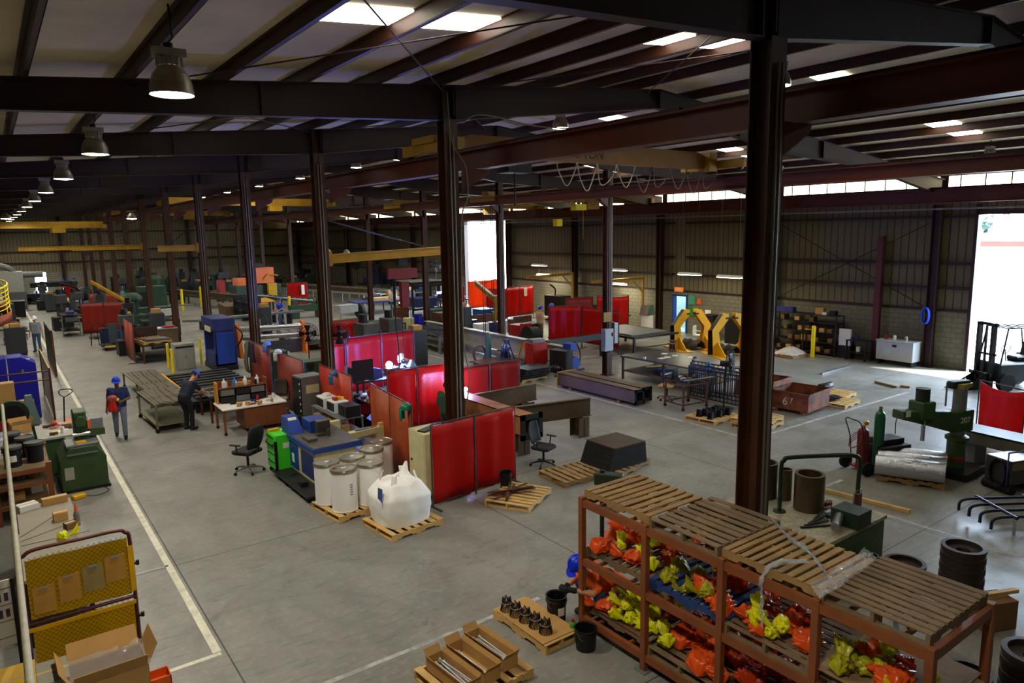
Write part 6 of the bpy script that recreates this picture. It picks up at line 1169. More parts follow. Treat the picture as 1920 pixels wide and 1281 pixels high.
# wheels and rings
WH = M('cast_iron', (62, 50, 44), .6, .3, .35, 4)
def wheel(x, y, z, lb, r=.3, h=.16, grp='cast rings'):
    t = T('cast_ring', lb, 'ring', (x, y, z), 0, grp); B().lathe([(r*.3, h*.1), (r*.32, h*.55), (r*.78, h*.55), (r*.8, h), (r, h*.98), (r, h*.7), (r*.95, h*.66), (r*.95, h*.34), (r, h*.3), (r, 0), (r*.3, 0)], n=36).out('ring', WH, t)
for i in range(5): wheel(11.35, 4.15, .165*i, ('bottom', 'second lowest', 'middle', 'second highest', 'topmost')[i]+' cast ring of the tall stack beyond the rack end')
for i in range(2): wheel(11.2, 4.9, .165*i, ('lower', 'upper')[i]+' cast ring of the short stack behind the rack')
for i in range(4): wheel(9.35, 2.6, .165*i, ('lowest', 'second', 'third', 'uppermost')[i]+' cast ring of the stack at the right picture edge', .32)
for i in range(2): wheel(8.6, 2.35, .165*i, ('lower', 'upper')[i]+' cast ring at the bottom right corner', .32)
for i in range(2): wheel(8.9, 3.1, .165*i, ('lower', 'upper')[i]+' cast ring glimpsed under the rack end', .26)
tag(B().bar((10.45, 3.75, .455), (11.25, 3.4, .455), .07, .05).out('timber_rail', WOODY), 'pale timber resting beside the ring stacks', 'timber'); box_carton(10.85, 3.55, .0, .5, .35, .42, -.4, 'brown crate among the cast rings at the right edge', CARDD)
for i in range(3): tag(B().box((0, 0, .3), (.7, .05, .04), (0, 0, .5+.2*i)).out('steel_flat', DARK), 'dark flat bar on edge behind the rack end', 'steel bar', 'flat bars behind the rack').location = (9.9+.2*i, 4.4, -.28)
t = T('flared_post', 'dark flared metal pot standing behind the rack', 'pot', (10.6, 5.15, 0)); B().lathe([(0, 0), (.1, 0), (.1, .02), (.05, .05), (.05, .3), (.1, .4), (.12, .52), (.09, .52), (.04, .3)], n=20).out('body', BLACK, t)
t = T('small_drill_press', 'dark bench drill press seen through the rack', 'drill press', (8.15, 8.6, 0), .6); B().cyl((0, 0, 0), (0, 0, 1.5), .04).out('column', DARK, t); B().bx(-.2, .2, -.25, .15, 0, .05).out('base', DARK, t); B().box((0, -.12, 1.35), (.18, .5, .22)).out('head', GREEND, t, bevel=.02); B().box((0, -.18, .85), (.35, .3, .03)).out('work_plate', GREEND, t); B().cyl((0, -.25, 1.24), (0, -.25, 1.02), .02).out('spindle', CHROME, t)
for k in range(3): B().cyl((.1, -.1, 1.3), (.1+.02, -.1+.2*math.cos(2.1*k), 1.3+.2*math.sin(2.1*k)), .008).out('feed_handle', CHROME, t)
# along the right wall
t = T('wall_shelving', 'dark steel shelving with brown boxes against the right wall', 'shelf', (29.15, 17.7, 0))
for y in (-1.6, -.1, 1.5):
    for x in (-.3, .3): B().bx(x-.025, x+.025, y-.025, y+.025, 0, 1.75).out('post', DARK, t)
for z in (.1, .55, .98, 1.4, 1.73): B().bx(-.32, .32, -1.6, 1.5, z, z+.03).out('shelf_board', DARK, t)
kk = 0
for z, n in ((.13, 6), (.58, 9), (1.01, 8), (1.43, 4)):
    for i in range(n):
        kk += 1
        if R.random() < .22: continue
        w = R.uniform(.18, .26); box_carton(29.1+R.uniform(-.04, .04), 16.25+2.8*(i+.5)/n, z, .35, w, R.uniform(.14, .26), R.uniform(-.1, .1), '%s carton on the %s board of the wall shelving' % (('brown', 'tan', 'dark')[kk % 3], {.13: 'lowest', .58: 'second', 1.01: 'third', 1.43: 'fourth'}[z]), (CARDD, CARDD, CARD)[kk % 3], group='cartons on the wall shelving')
box_carton(29.15, 17.0, 1.76, .3, .35, .28, .1, 'brown carton on top of the wall shelving', CARD); box_carton(29.15, 18.7, 1.76, .3, .9, .22, 0, 'long blue carton on top of the wall shelving', BLUED); box_carton(29.15, 16.4, 1.76, .25, .25, .2, 0, 'dark bin on top right of the wall shelving', BLACK); box_carton(29.1, 16.75, 1.76, .2, .2, .12, 0, 'white carton on top of the wall shelving', WHITE)
tag(B().sheet(lambda u, v: (.15*math.cos(u*6)*v, .35*(u-.5)*2, .06+.05*nz(u*9, v*9)), 14, 6).out('yellow_rags', M('bright_yellow2', (240, 224, 20), .5)), 'bright yellow rags heaped on the third shelf of the wall shelving', 'rags').location = (28.9, 17.4, 1.03)
t = T('white_board_box', 'white flat cabinet standing right of the wall shelving', 'cabinet', (29.0, 15.75, 0)); B().bx(-.05, .05, -.25, .25, .55, 1.25).out('board', WHITE, t); B().bx(-.06, .3, -.3, .3, 0, .55).out('stand', DARK, t)
bollard(28.2, 16.72, 1.33, 'thick bright yellow bollard before the wall shelving', .085)
t = T('steel_workbench', 'pale grey lidded job box against the right wall', 'cabinet', (29.15, 13.6, 0)); B().bx(-.35, .3, -.72, .72, .2, .95).out('body', M('job_grey', (176, 178, 178), .4, .1, .2, 2), t, bevel=.01); B().bx(-.38, .32, -.74, .74, .95, 1.0).out('lid', _M['job_grey'], t, bevel=.01); B().bx(-.37, -.35, -.08, .08, .75, .85).out('hasp', DARK, t)
for i in (-1, 1): B().bx(-.3, .25, i*.65-.03, i*.65+.03, 0, .2).out('leg', DARK, t)
table(28.95, 15.1, PI/2, .9, .6, .85, 'dark steel cart with a white pail on its shelf by the wall', DARK, DARK, .03, .35, wheels=True); bucket(28.9, 15.1, .36, .09, .22, 'small white pail on the wall cart shelf', WHITE)
for i, (y, mt, nm, lb) in enumerate(((14.1, REDP, 'red_can', 'red can on the pale job box'), (13.75, WHITE, 'white_canister', 'white canister on the pale job box'), (13.3, LGREY, 'grey_canister', 'grey canister on the pale job box'), (15.3, BLUE, 'blue_can', 'blue can on the wall cart'))): tag(B().lathe([(0, 0), (.06, 0), (.06, .16), (.03, .19), (0, .19)], n=12).out(nm, mt), lb, 'can').location = (29.1, y, 1.0 if i < 3 else .85)
t = T('hose_reel', 'bright blue hose coiled on the wall beside the big door', 'hose', (29.35, 12.75, 2.05)); b = B()
for q in range(4): b.tube([(.04*q-.08, .13*math.cos(a), .32*math.sin(a)) for a in [i*2*PI/20 for i in range(20)]], .025, 6, True)
b.out('coil', M('hose_blue', (30, 70, 210), .4), t); B().bx(0, .1, -.05, .05, -.1, .1).out('bracket', DARK, t)
t = T('tarp_heap', 'white wrapped heap on a pallet beside the middle column', 'wrapped load', (*g(1482, 668), 0)); B().sheet(lambda u, v: ((u-.5)*1.1, (v-.5)*1.0, .12+.3*math.sin(u*PI)**.6*math.sin(v*PI)**.6+.05*nz(u*8, v*8)), 16, 14).out('wrap', M('wrap_white', (206, 196, 190), .5, 0, .25, 5), t); B().bx(-.6, .6, -.5, .5, 0, .1).out('base_boards', WOOD, t)
# forklift in the doorway
t = T('forklift', 'dark forklift truck with raised mast standing in the big doorway', 'forklift', (27.3, 9.45, 0), math.radians(62)); FK = M('forklift_dark', (38, 46, 48), .35, 0, .2, 2)
B().bx(-.5, .5, -1.5, .35, .3, .95).out('chassis', FK, t, bevel=.05); B().prism([(-1.7, .35), (-1.2, .35), (-1.1, 1.15), (-1.55, 1.15)], -.5, .5, 'x').out('counterweight', FK, t, bevel=.05); B().bx(-.22, .22, -1.0, -.5, .95, 1.12).out('seat', BLACK, t, bevel=.04); B().prism([(-1.1, 1.0), (-1.0, 1.0), (-1.12, 1.55), (-1.2, 1.55)], -.22, .22, 'x').out('seat_back', BLACK, t)
for i in (-1, 1): B().tube([(i*.46, .3, .95), (i*.44, .1, 2.12), (i*.44, -1.2, 2.12), (i*.46, -1.4, 1.1)], .03, 6).out('roof_post', FK, t); B().cyl((i*.42, .1, .3), (i*.6, .1, .3), .3, n=22).out('front_wheel', RUB, t); B().cyl((i*.38, -1.25, .24), (i*.54, -1.25, .24), .24, n=22).out('rear_wheel', RUB, t)
for k in range(5): B().bx(-.44, .44, .0-.28*k, .06-.28*k, 2.1, 2.14).out('roof_bar', FK, t)
for i in (-1, 1): b = B(); b.bx(i*.3-.05, i*.3+.05, .42, .58, .08, 2.3); b.out('mast_rail', BLACK, t); b = B(); b.prism([(.62, .06), (.7, .06), (.7, .6), (.66, .6), (.66, .1), (1.6, .1), (1.7, .05), (.62, .05)], i*.25-.06, i*.25+.06, 'x'); b.out('fork', BLACK, t)
b = B(); b.bx(-.4, .4, .42, .5, 2.2, 2.3); b.bx(-.4, .4, .42, .5, 1.2, 1.27); b.bx(-.45, .45, .6, .66, .5, .62); b.bx(-.45, .45, .6, .66, .25, .33); b.bx(-.03, .03, .48, .54, .2, 2.2); b.out('mast_cross_bars', BLACK, t); B().tube([(.1, -.4, .95), (.0, -.25, 1.35)], .02, 6).out('steering_column', BLACK, t); B().tube([(.0+.17*math.cos(a), -.27-.07*math.sin(a), 1.36+.15*math.sin(a)) for a in [i*PI/8 for i in range(16)]], .015, 6, True).out('steering_wheel', BLACK, t)
# switch boxes on the middle column
t = T('switch_box', 'grey electrical switch box on the middle column', 'switch box', (18.62, 19.4, 1.15)); B().box((0, 0, .3), (.45, .22, .85)).out('case', M('switch_grey', (112, 120, 128), .4, .2), t, bevel=.01); B().box((-.05, -.115, .35), (.3, .01, .6)).out('cover', M('switch_grey', (112, 120, 128)), t); B().box((.17, -.14, .5), (.04, .06, .14)).out('lever', REDP, t)
t = T('wooden_sign', 'small tan wooden board fixed above the switch box', 'sign', (18.72, 19.5, 2.3)); B().box((0, 0, 0), (.38, .03, .36)).out('board', WOOD, t)
t = T('second_switch_box', 'grey switch box on the right of the middle column', 'switch box', (19.15, 19.6, 1.3)); B().box((0, 0, .35), (.2, .3, .8)).out('case', _M['switch_grey'], t, bevel=.01)
# ================================================= the middle distance, left to right
def machine(x, y, rz, parts, label, name='machine', catg='machine'):
    """parts: (name, material, kind, args)"""
    t = T(name, label, catg, (x, y, 0), rz)
    for nm, mt, kd, a in parts:
        b = B()
        if kd == 'b': b.bx(*a)
        elif kd == 'c': b.cyl(a[0], a[1], a[2], n=18)
        elif kd == 't': b.tube(cat(a[0]) if len(a[0]) > 2 else a[0], a[1], 6)
        elif kd == 'p': b.prism(a[0], a[1], a[2], a[3])
        elif kd == 's': b.ball(a[0], a[1], 14, 8)
        b.out(nm, mt, t, bevel=.01 if kd == 'b' else 0)
    return t
# blue press and orange plate rolls
machine(7.55, 31.6, 0, [('frame', BLUED, 'p', ([(-.35, .2), (.5, .2), (.5, 2.15), (-.35, 2.15)], -.9, -.75, 'y')), ('frame', BLUED, 'p', ([(-.35, .2), (.5, .2), (.5, 2.15), (-.35, 2.15)], .75, .9, 'y')), ('top_beam', BLUED, 'b', (-.4, .45, -.95, .95, 1.7, 2.2)), ('nameplate', CREAM, 'b', (-.43, -.4, -.6, .35, 1.62, 1.85)), ('ram', DARK, 'b', (-.1, .2, -.7, .7, 1.2, 1.7)), ('bed', BLUED, 'b', (-.35, .45, -.9, .9, .2, .75)), ('plinth', BLACK, 'b', (-.4, .5, -.95, .95, 0, .2)), ('side_cover', BLUE, 'b', (-.3, .4, -.98, -.9, .3, 1.6)), ('hose', BLACK, 't', ([(.5, -.5, 1.9), (.9, -.4, 1.4), (.7, -.3, .9), (.5, -.3, .6)], .03))], 'tall blue press with a cream nameplate left of the orange rolls', 'hydraulic_press')
t = T('plate_rolls', 'plate bending rolls with orange end frames and shiny steel rollers', 'machine', (0, 0, 0)); ORF = M('roll_orange', (240, 120, 16), .4)
x0, x1, y0, y1 = 8.45, 11.15, 31.9, 31.3
for (x, y) in ((x0, y0), (x1, y1)): B().prism([(-.5, .3), (.45, .3), (.25, 1.75), (-.1, 1.75)], x-.07, x+.07, 'x').out('end_frame', ORF, t, rot=(0, 0, 0), loc=(0, y, 0))
for zz, yy, r in ((1.5, .05, .13), (1.15, -.12, .11), (1.1, .25, .11)): B().cyl((x0, y0+yy, zz), (x1, y1+yy, zz), r, n=24).out('roller', CHROME, t)
B().bx(x0, x1, 31.2, 32.0, 0, .35).out('base', DARK, t); B().bx(x0+.1, x1-.1, 31.3, 31.4, .35, .95).out('front_cover', M('slate', (70, 70, 84), .4), t)
t.children[0].location = (0, y0, 0)
fan(10.3, 28.4, 1.55, .42, math.radians(160), 'large dark fan beside the plate rolls, left of the post', 0, 1.5)
fan(7.98, 19.45, 2.7, .33, math.radians(130), 'black fan mounted on the steel column above the vermilion panel', 0, 0, (-.2, -.25, -.1))
# red tables and screens of the left row
machine(5.55, 35.9, 0, [('tabletop', DARK, 'b', (-.5, .95, -1.1, 1.2, .76, .82)), ('leg', RUST, 'b', (.85, .93, -1.08, -1.0, 0, .76)), ('leg', RUST, 'b', (.85, .93, 1.1, 1.18, 0, .76)), ('leg', RUST, 'b', (-.45, -.37, -1.08, -1.0, 0, .76)), ('lower_shelf', DARK, 'b', (-.45, .9, -1.0, 1.1, .2, .24)), ('back_panel', M('panel_brown', (62, 40, 32), .5), 'b', (-.45, .6, 1.15, 1.2, .8, 1.4))], 'dark red-brown table carrying a pallet of plates, left row', 'work_table', 'table')
pallet(5.75, 35.5, .82, .1, 'yellow pallet lying on the red-brown table', 'WOODY', 1.2, .9); pallet(5.6, 36.5, .82, .1, 'second wooden pallet at the back of the red-brown table', 'WOOD', 1.2, .9)
for i in range(3): tag(B().box((0, 0, .012), (1.0, .8, .02), (0, .03, .1*i)).out('bent_sheet', BARE), 'curled shiny sheet on the pallet of the red-brown table', 'metal sheet', 'shiny sheets').location = (5.8, 35.5, .95+.025*i)
screen((4.85, 35.2), (4.85, 37.8), .05, 1.75, 'faded red rigid panel standing left of the red-brown table', M('faded_red', (176, 72, 60), .5, 0, .25, 2), 2, 0, rigid=True)
screen((4.0, 47.6), (6.2, 46.8), .1, 1.85, 'wide dull red curtain screen across the far left row', M('curtain_dull', (150, 34, 20), .5, 0, .3, 1.5, .1, trans=.2), 2, .015); screen((5.1, 54.5), (6.9, 54.0), .1, 1.9, 'dull red screen behind the wide red curtain', CRST, 1, .01)
machine(4.6, 40.7, .1, [('deck', DARK, 'b', (-.45, .45, -.6, .6, .2, .25)), ('edge_strip', YEL, 'b', (-.46, .46, -.62, -.6, .18, .26)), ('wheel', RUB, 'c', ((-.4, -.4, .1), (-.3, -.4, .1), .1)), ('wheel', RUB, 'c', ((.3, -.4, .1), (.4, -.4, .1), .1)), ('push_frame', DARK, 't', ([(-.45, -.5, .2), (-.47, -.5, .95), (-.47, .5, .95), (-.45, .5, .2)], .02)), ('slotted_panel', M('panel_slate', (52, 64, 66), .5), 'b', (-.1, .3, -.1, 0, .3, 1.3)), ('blue_drum', BLUE, 'c', ((.3, .2, .25), (.3, .2, .9), .2))], 'low yellow-edged cart with slotted panel beside the faded red panel', 'platform_cart', 'cart')
machine(3.4, 48.5, 0, [('shelf', DARK, 'b', (-.4, .5, -.9, .9, .3, .34)), ('shelf', DARK, 'b', (-.4, .5, -.9, .9, .8, .84)), ('shelf', DARK, 'b', (-.4, .5, -.9, .9, 1.2, 1.24)), ('post', GREY, 'b', (-.4, -.35, -.9, -.85, 0, 1.3)), ('post', GREY, 'b', (.45, .5, -.9, -.85, 0, 1.3)), ('parts', GREY, 'b', (-.2, .3, -.6, .5, .84, 1.1)), ('parts', BLUED, 'b', (-.1, .3, -.5, .3, 1.24, 1.4))], 'grey cart loaded with small parts left of the wide red curtain', 'parts_cart', 'cart')
for i in range(4): tag(B().box((0, 0, .06), (1.6, .5, .1), (0, 0, .1*i)).out('steel_stack', GREY), 'grey steel bars stacked on the floor before the wide red curtain', 'steel', 'steel before the red curtain').location = (4.9+.2*i, 45.8-.2*i, .1*(i % 2))
machine(6.75, 39.6, 0, [('body', M('bin_brown', (100, 76, 52), .6, 0, .3, 3), 'b', (-.65, .65, -.6, .6, .2, .95)), ('leg', DARK, 'b', (-.6, -.5, -.55, -.45, 0, .2)), ('leg', DARK, 'b', (.5, .6, -.55, -.45, 0, .2)), ('rim', GREY, 'b', (-.68, .68, -.63, .63, .95, 1.0)), ('tools', REDP, 'b', (.1, .6, -.3, .1, 1.0, 1.08)), ('papers', PAPER, 'b', (-.4, .0, -.3, .2, 1.0, 1.02))], 'brown cabinet bench with papers and red tools behind the grey box', 'bench_cabinet', 'bench')
machine(7.6, 44.5, 0, [('table', DARK, 'b', (-1.0, .9, -.7, .7, .85, .92)), ('leg', DARK, 'b', (-.95, -.85, -.65, -.55, 0, .85)), ('leg', DARK, 'b', (.8, .9, -.65, -.55, 0, .85)), ('monitor', WHITE, 'b', (.0, .6, -.1, .0, 1.1, 1.5)), ('console', GREY, 'b', (-.3, .5, .0, .5, .92, 1.2))], 'dark bench with a white screen behind the brown cabinet', 'console_bench', 'bench')
GM2 = M('old_machine_green', (46, 76, 50), .5, 0, .35, 2)
machine(6.6, 48.5, .2, [('bed', GM2, 'b', (-.9, .9, -.7, .7, 0, .9)), ('column', GM2, 'b', (-.3, .6, .1, .7, .9, 2.2)), ('head', GM2, 's', ((.1, 0, 1.9), (.7, .6, .35))), ('cabinet', DARK, 'b', (-1.5, -1.0, -.3, .4, 0, 1.5)), ('screen', BLUED, 'b', (-1.53, -1.5, -.2, .3, 1.0, 1.4))], 'large dark green machine behind the blue press', 'milling_machine')
machine(8.6, 53.0, 0, [('base', GM2, 'b', (-1.2, 1.2, -.8, .8, 0, 1.0)), ('body', GM2, 'b', (-.8, .9, -.5, .7, 1.0, 2.3)), ('wheel', DARK, 'c', ((-.5, -.6, 1.5), (-.5, -.5, 1.5), .5)), ('rail', BARE, 'b', (-2.5, 2.5, -.9, -.8, .9, 1.0))], 'tall green machine with a round guard in the middle distance', 'gear_machine')
machine(5.4, 60.0, 0, [('base', GREY, 'b', (-.8, .8, -.8, .8, 0, 1.1)), ('turret', DARK, 's', ((0, 0, 1.6), (.5, .5, .5))), ('arm', DARK, 't', ([(0, 0, 1.6), (-.8, 0, 2.2), (-1.5, 0, 2.4)], .1))], 'dark machine with a raised arm behind the red screens', 'bending_machine')
t = T('jib_crane', 'small yellow jib sloping up behind the wide red curtain', 'jib crane', (6.2, 46.0, 0)); B().bar((0, 0, 1.9), (-1.4, 3.0, 3.0), .12, .16).out('boom', YELC, t); B().bx(-.08, .08, -.08, .08, 0, 2.0).out('mast', YELC, t)
# orange robot machine and green roller conveyors
machine(17.2, 61.0, .1, [('base', GM2, 'b', (-1.2, 2.6, -.8, .8, 0, 1.5)), ('body', M('orange_machine', (236, 110, 10), .4), 'b', (.3, 2.0, -.9, .6, 1.6, 2.9)), ('nose', M('orange_machine', (236, 110, 10)), 'b', (-1.1, .5, -.9, .2, 1.5, 2.1)), ('cap', DARK, 'b', (.6, 1.4, -.4, .4, 2.9, 3.2)), ('panel', REDP, 'b', (-2.4, -1.9, -.3, .3, .3, 2.0))], 'big orange and green machine in the far middle bay', 'beam_line_machine')
machine(10.8, 64.5, 0, [('tank', GM2, 'c', ((0, 0, 0), (0, 0, 2.1), .75)), ('dome', GM2, 's', ((0, 0, 2.1), (.75, .75, .4)))], 'round green tank left of the orange machine', 'green_tank')
def conveyor(x0, y0, x1, y1, w, z, n, lb, mt=GM2, load=None):
    a, b_ = Vector((x0, y0, 0)), Vector((x1, y1, 0)); d = (b_-a); L_ = d.length; t = T('roller_conveyor', lb, 'conveyor', (x0, y0, 0), math.atan2(d.y, d.x))
    for s in (-1, 1):
        B().bx(0, L_, s*w/2-.04, s*w/2+.04, z-.15, z).out('side_rail', mt, t)
        for i in range(4): B().bx(L_*(i+.5)/4-.05, L_*(i+.5)/4+.05, s*w/2-.05, s*w/2+.05, 0, z-.15).out('leg', mt, t)
    b = B()
    for i in range(n): b.cyl((L_*(i+.5)/n, -w/2, z-.06), (L_*(i+.5)/n, w/2, z-.06), .05, n=8)
    b.out('rollers', BARE, t)
    if load: B().bx(L_*.05, L_*.9, -w*.25, w*.2, z, z+.28).out('belt', load, t)
    return t
conveyor(12.2, 67, 15.4, 54.5, 1.2, .85, 24, 'long green roller conveyor running toward the yellow tipped table', GM2, BM); conveyor(15.5, 66, 19.0, 49, 1.0, .85, 22, 'green roller conveyor beside the red standing panel', GM2); conveyor(20.5, 66, 24.5, 50, 1.0, .95, 22, 'pale roller conveyor under the wall fans', LGREY, BM); conveyor(23.0, 68, 26.8, 52, 1.0, .95, 20, 'second pale roller conveyor near the far right wall', LGREY)
machine(14.6, 51.3, -.1, [('yellow_deck', M('deck_orange_yellow', (214, 150, 30), .5), 'p', ([(-1.0, .8), (1.4, 1.0), (1.4, 1.05), (-1.0, .85)], -1.6, 1.6, 'y')), ('box', M('dark_tan', (96, 72, 44), .6), 'b', (-1.9, -1.0, -1.6, 1.6, 0, .85)), ('leg', DARK, 'b', (1.2, 1.3, -1.5, -1.4, 0, .95)), ('leg', DARK, 'b', (1.2, 1.3, 1.4, 1.5, 0, .95)), ('frame', DARK, 'b', (-1.0, 1.3, -1.5, -1.4, .3, .4))], 'machine with a tilted orange-yellow deck in the middle bay', 'deck_machine')
screen((18.2, 54.0), (19.7, 53.7), .1, 1.9, 'lone bright red panel with a paper stripe in the middle bay', CREDf, 1, .01); tag(B().bx(-.12, .12, -.01, .01, 0, .75).out('paper_notice', PAPER), 'white notice strip on the lone red panel', 'notice').location = (19.3, 53.65, 1.0)
for i, (x, y, h) in enumerate(((16.6, 49.0, 1.3), (11.5, 58.0, 1.6), (13.3, 60.0, 1.6))): bollard(x, y, h, ('yellow post at the right of the orange-yellow deck', 'yellow post in the far middle bay, left one', 'yellow post in the far middle bay, right one')[i], .1)
machine(19.2, 60, 0, [('frame', YEL, 'b', (-.6, .1, -.2, .2, .4, 1.6)), ('rail', YEL, 't', ([(-.8, 0, 1.9), (-.4, 0, 2.3), (.3, 0, 2.2)], .06))], 'yellow gate frame beside the green conveyors', 'end_gantry', 'frame')
person(*g(528, 612), math.radians(100), 'person in bright blue shirt and jeans stepping through the middle bay', dict(lk=(-.1, .2, .52), la=(-.1, .12, .1), rk=(.11, -.02, .5), ra=(.12, -.25, .14), pel=(0, -.03, .92), ch=(0, .08, 1.3), lh=(-.26, .3, 1.0), rh=(.26, .3, 1.0)), shirt=(36, 80, 220), hat=(40, 70, 150), vox=.02, scale=1.0)
person(9.6, 55.5, math.radians(200), 'person in blue hard hat and grey top beside the tall green machine', {}, shirt=(120, 130, 150), hat=(40, 70, 200), pants=_M['black_trousers'], vox=.025)
person(22.2, 44.3, math.radians(150), 'person in pale top and blue hard hat at the far conveyors', dict(lh=(-.1, .35, 1.1), rh=(.12, .35, 1.1)), shirt=(200, 206, 214), hat=(30, 60, 190), vox=.025)
# steel stock tables in the middle
machine(13.4, 35.6, -.15, [('bars', GREY, 'b', (-1.6, 1.8, -2.6, 2.6, .3, .55)), ('skid', WOODD, 'b', (-1.6, 1.8, -2.0, -1.8, 0, .3)), ('skid', WOODD, 'b', (-1.6, 1.8, 1.8, 2.0, 0, .3)), ('upper_sheets', BARE, 'b', (-1.2, .8, -1.5, 2.0, .55, .62))], 'wide low heap of grey steel sheets behind the red screens', 'sheet_heap', 'steel stock')
for k in range(3): machine(12.4, 42.6+1.5*k, .1, [('bar', GREY, 'b', (-3.5, 3.0, -.12, .12, .85-.15*k, .98-.15*k)), ('trestle', DARK, 'b', (-2.5, -2.4, -.3, .3, 0, .85-.15*k)), ('trestle', DARK, 'b', (2, 2.1, -.3, .3, 0, .85-.15*k))], ('left', 'middle', 'right')[k]+' of three long grey bars on trestles behind the person in bright blue', 'bar_trestle', 'trestle')
GRID = M('grid_steel', (120, 120, 126), .3, .7, .6, 3)
t = table(17.2, 29.9, -.1, 1.3, 3.6, .85, 'long grey slatted cutting table beyond the crimson curtain', GRID, GREY, .06, .3, leg_r=.06); b = B()
for i in range(24): b.prism([(-.6, .85), (.6, .85), (.6, .9), (.5, .93), (.4, .9), (.2, .93), (.0, .9), (-.2, .93), (-.4, .9), (-.5, .93), (-.6, .9)], -1.75+.15*i, -1.74+.15*i, 'y')
b.out('slats', GRID, t)
t = table(16.9, 34.8, -.1, 1.6, 2.2, .85, 'dark bench with orange globes beyond the slatted table', DARK, DARK, .05, .3)
for i in range(3): tag(B().ball((0, 0, .1), .1, 12, 8).out('orange_globe', ORANGE), 'orange ball lying on the dark middle bench', 'ball', 'orange balls').location = (16.8+.25*i, 34.5, .85)
machine(18.3, 35.6, 0, [('cabinet', RUST, 'b', (-.35, .35, -.3, .3, .3, 1.5)), ('pale_drum', CREAM, 'c', ((0, -.9, 0), (0, -.9, .95), .3)), ('lamp', M('small_glow', (255, 210, 130), .5, emit=8), 's', ((-.1, -.35, 1.75), (.16, .12, .08)))], 'rust-coloured cabinet with a small work lamp in the middle bay', 'lamp_cabinet', 'cabinet')
for i in range(2): t = T('plastic_drum', ('front', 'rear')[i]+' bright blue plastic drum in the middle bay', 'drum', (19.45+.1*i, 35.0+1.0*i, .0), 0, 'blue drums'); B().lathe([(0, 0), (.29, 0), (.3, .3), (.29, .32), (.3, .6), (.29, .62), (.29, .9), (0, .92)], n=22).out('body', M('drum_blue', (20, 34, 190), .35), t); B().lathe([(.3, .88), (.31, .9), (.3, .93)], n=22).out('lid_ring', BLACK, t)
t = T('tall_frame_rack', 'tall open steel frame rack left of the bright doorway', 'rack', (21.2, 38.9, 0))
for x in (-1.0, 1.6):
    for y in (-1.2, 1.2): B().bx(x-.05, x+.05, y-.05, y+.05, 0, 2.6).out('post', DARK, t)
for z in (1.0, 2.4, 2.55): b = B(); b.bx(-1.0, 1.6, -1.25, -1.15, z-.06, z+.06); b.out('rail', DARK, t); b = B(); b.bx(-1.0, 1.6, 1.15, 1.25, z-.06, z+.06); b.out('rail', DARK, t)
B().bx(-1, 1.6, -1.2, 1.2, 2.6, 2.64).out('top_deck', DARK, t); B().bx(-.5, .9, -.8, .6, 1.06, 1.6).out('stored_crate', BLUED, t)
for i, (x, y, mt, lb) in enumerate(((21.0, 36.4, GM2, 'dark green bin left of the tall frame rack'), (20.5, 34.6, RUST, 'rusty bin beside the blue drums'), (23.2, 34.6, M('bin_steelblue', (34, 84, 140), .4), 'steel blue bin under the tall frame rack'))):
    t = T('tilting_bin', lb, 'bin', (x, y, 0)); B().prism([(-.5, .3), (.35, .3), (.5, 1.1), (-.5, 1.1)], -.45, .45, 'y').out('tub', mt, t); B().bx(-.45, .4, -.4, .4, 0, .3).out('base_frame', DARK, t)
# far machine heaps along the right aisle
conv = T('channel_beam', 'long grey channel beam on stands running through the middle bay', 'steel beam', (18.45, 0, 0), 0); B().hbeam((0, 21.3, .6), (0, 33.0, .6), .3, .68, .03, .02).out('beam', M('beam_palegrey', (164, 158, 138), .5, .2, .25, 1.5), conv)
for y in (22, 26, 30, 32.5): B().bx(-.3, .3, y-.1, y+.1, 0, .26).out('stand', DARK, conv)
B().bx(-.7, -.3, 21.0, 32.0, .1, .25).out('lower_rail', GREY, conv)
cylinder_gas(16.9, 24.9, 0, .13, 1.35, 'green gas cylinder standing beside the channel beam', M('cyl_green2', (70, 100, 84), .4)); tag(B().ball((0, 0, .2), (.2, .2, .2), 14, 8).out('silver_helmet', BARE), 'round silver helmet beside the channel beam', 'helmet').location = (17.3, 24.2, .5)
tag(B().box((0, 0, .25), (.3, .3, .5)).out('helmet_stand', DARK), 'dark stand under the silver helmet', 'stand').location = (17.3, 24.2, 0)
t = T('hose_reel', 'brown hose reel leaning on the green gas cylinder', 'hose reel', (16.55, 25.0, .4)); b = B()
for q in range(5): b.tube([(.3*math.cos(a), .03*q, .35*math.sin(a)) for a in [i*2*PI/18 for i in range(18)]], .02, 6, True)
b.out('coil', M('hose_brown', (90, 44, 44), .6), t)
def ladder(x, y, mt, lb, rz=0):
    t = T('step_ladder', lb, 'ladder', (x, y, 0), rz); b = B()
    for s in (-1, 1): B().bar((s*.3, -.35, 0), (s*.16, 0, 1.15), .05, .04).out('front_rail', mt, t); B().bar((s*.3, .35, 0), (s*.16, 0, 1.15), .04, .03).out('rear_rail', mt, t)
    for k in range(1, 4): f = k/4.; B().bx(-.3+.14*f, .3-.14*f, -.37+.35*f, -.29+.35*f, 1.15*f-.015, 1.15*f+.015).out('step', GREY, t)
    B().bx(-.18, .18, -.1, .1, 1.14, 1.18).out('top_cap', DARK, t)
ladder(17.4, 22.9, ORANGE, 'orange step ladder beside the blue one', .3); ladder(16.85, 23.5, BLUE, 'blue step ladder beside the orange one', .6)
tag(B().box((0, 0, .02), (2.0, 1.0, .03), (0, 0, .1)).out('brown_plate', RUST), 'rust-brown plate lying behind the dull red curtain', 'steel plate').location = (16.6, 24.0, .25); tag(B().box((0, 0, .12), (1.6, .8, .24)).out('plate_bed_block', DARK), 'dark support under the rust-brown plate', 'support').location = (16.6, 24.0, 0)
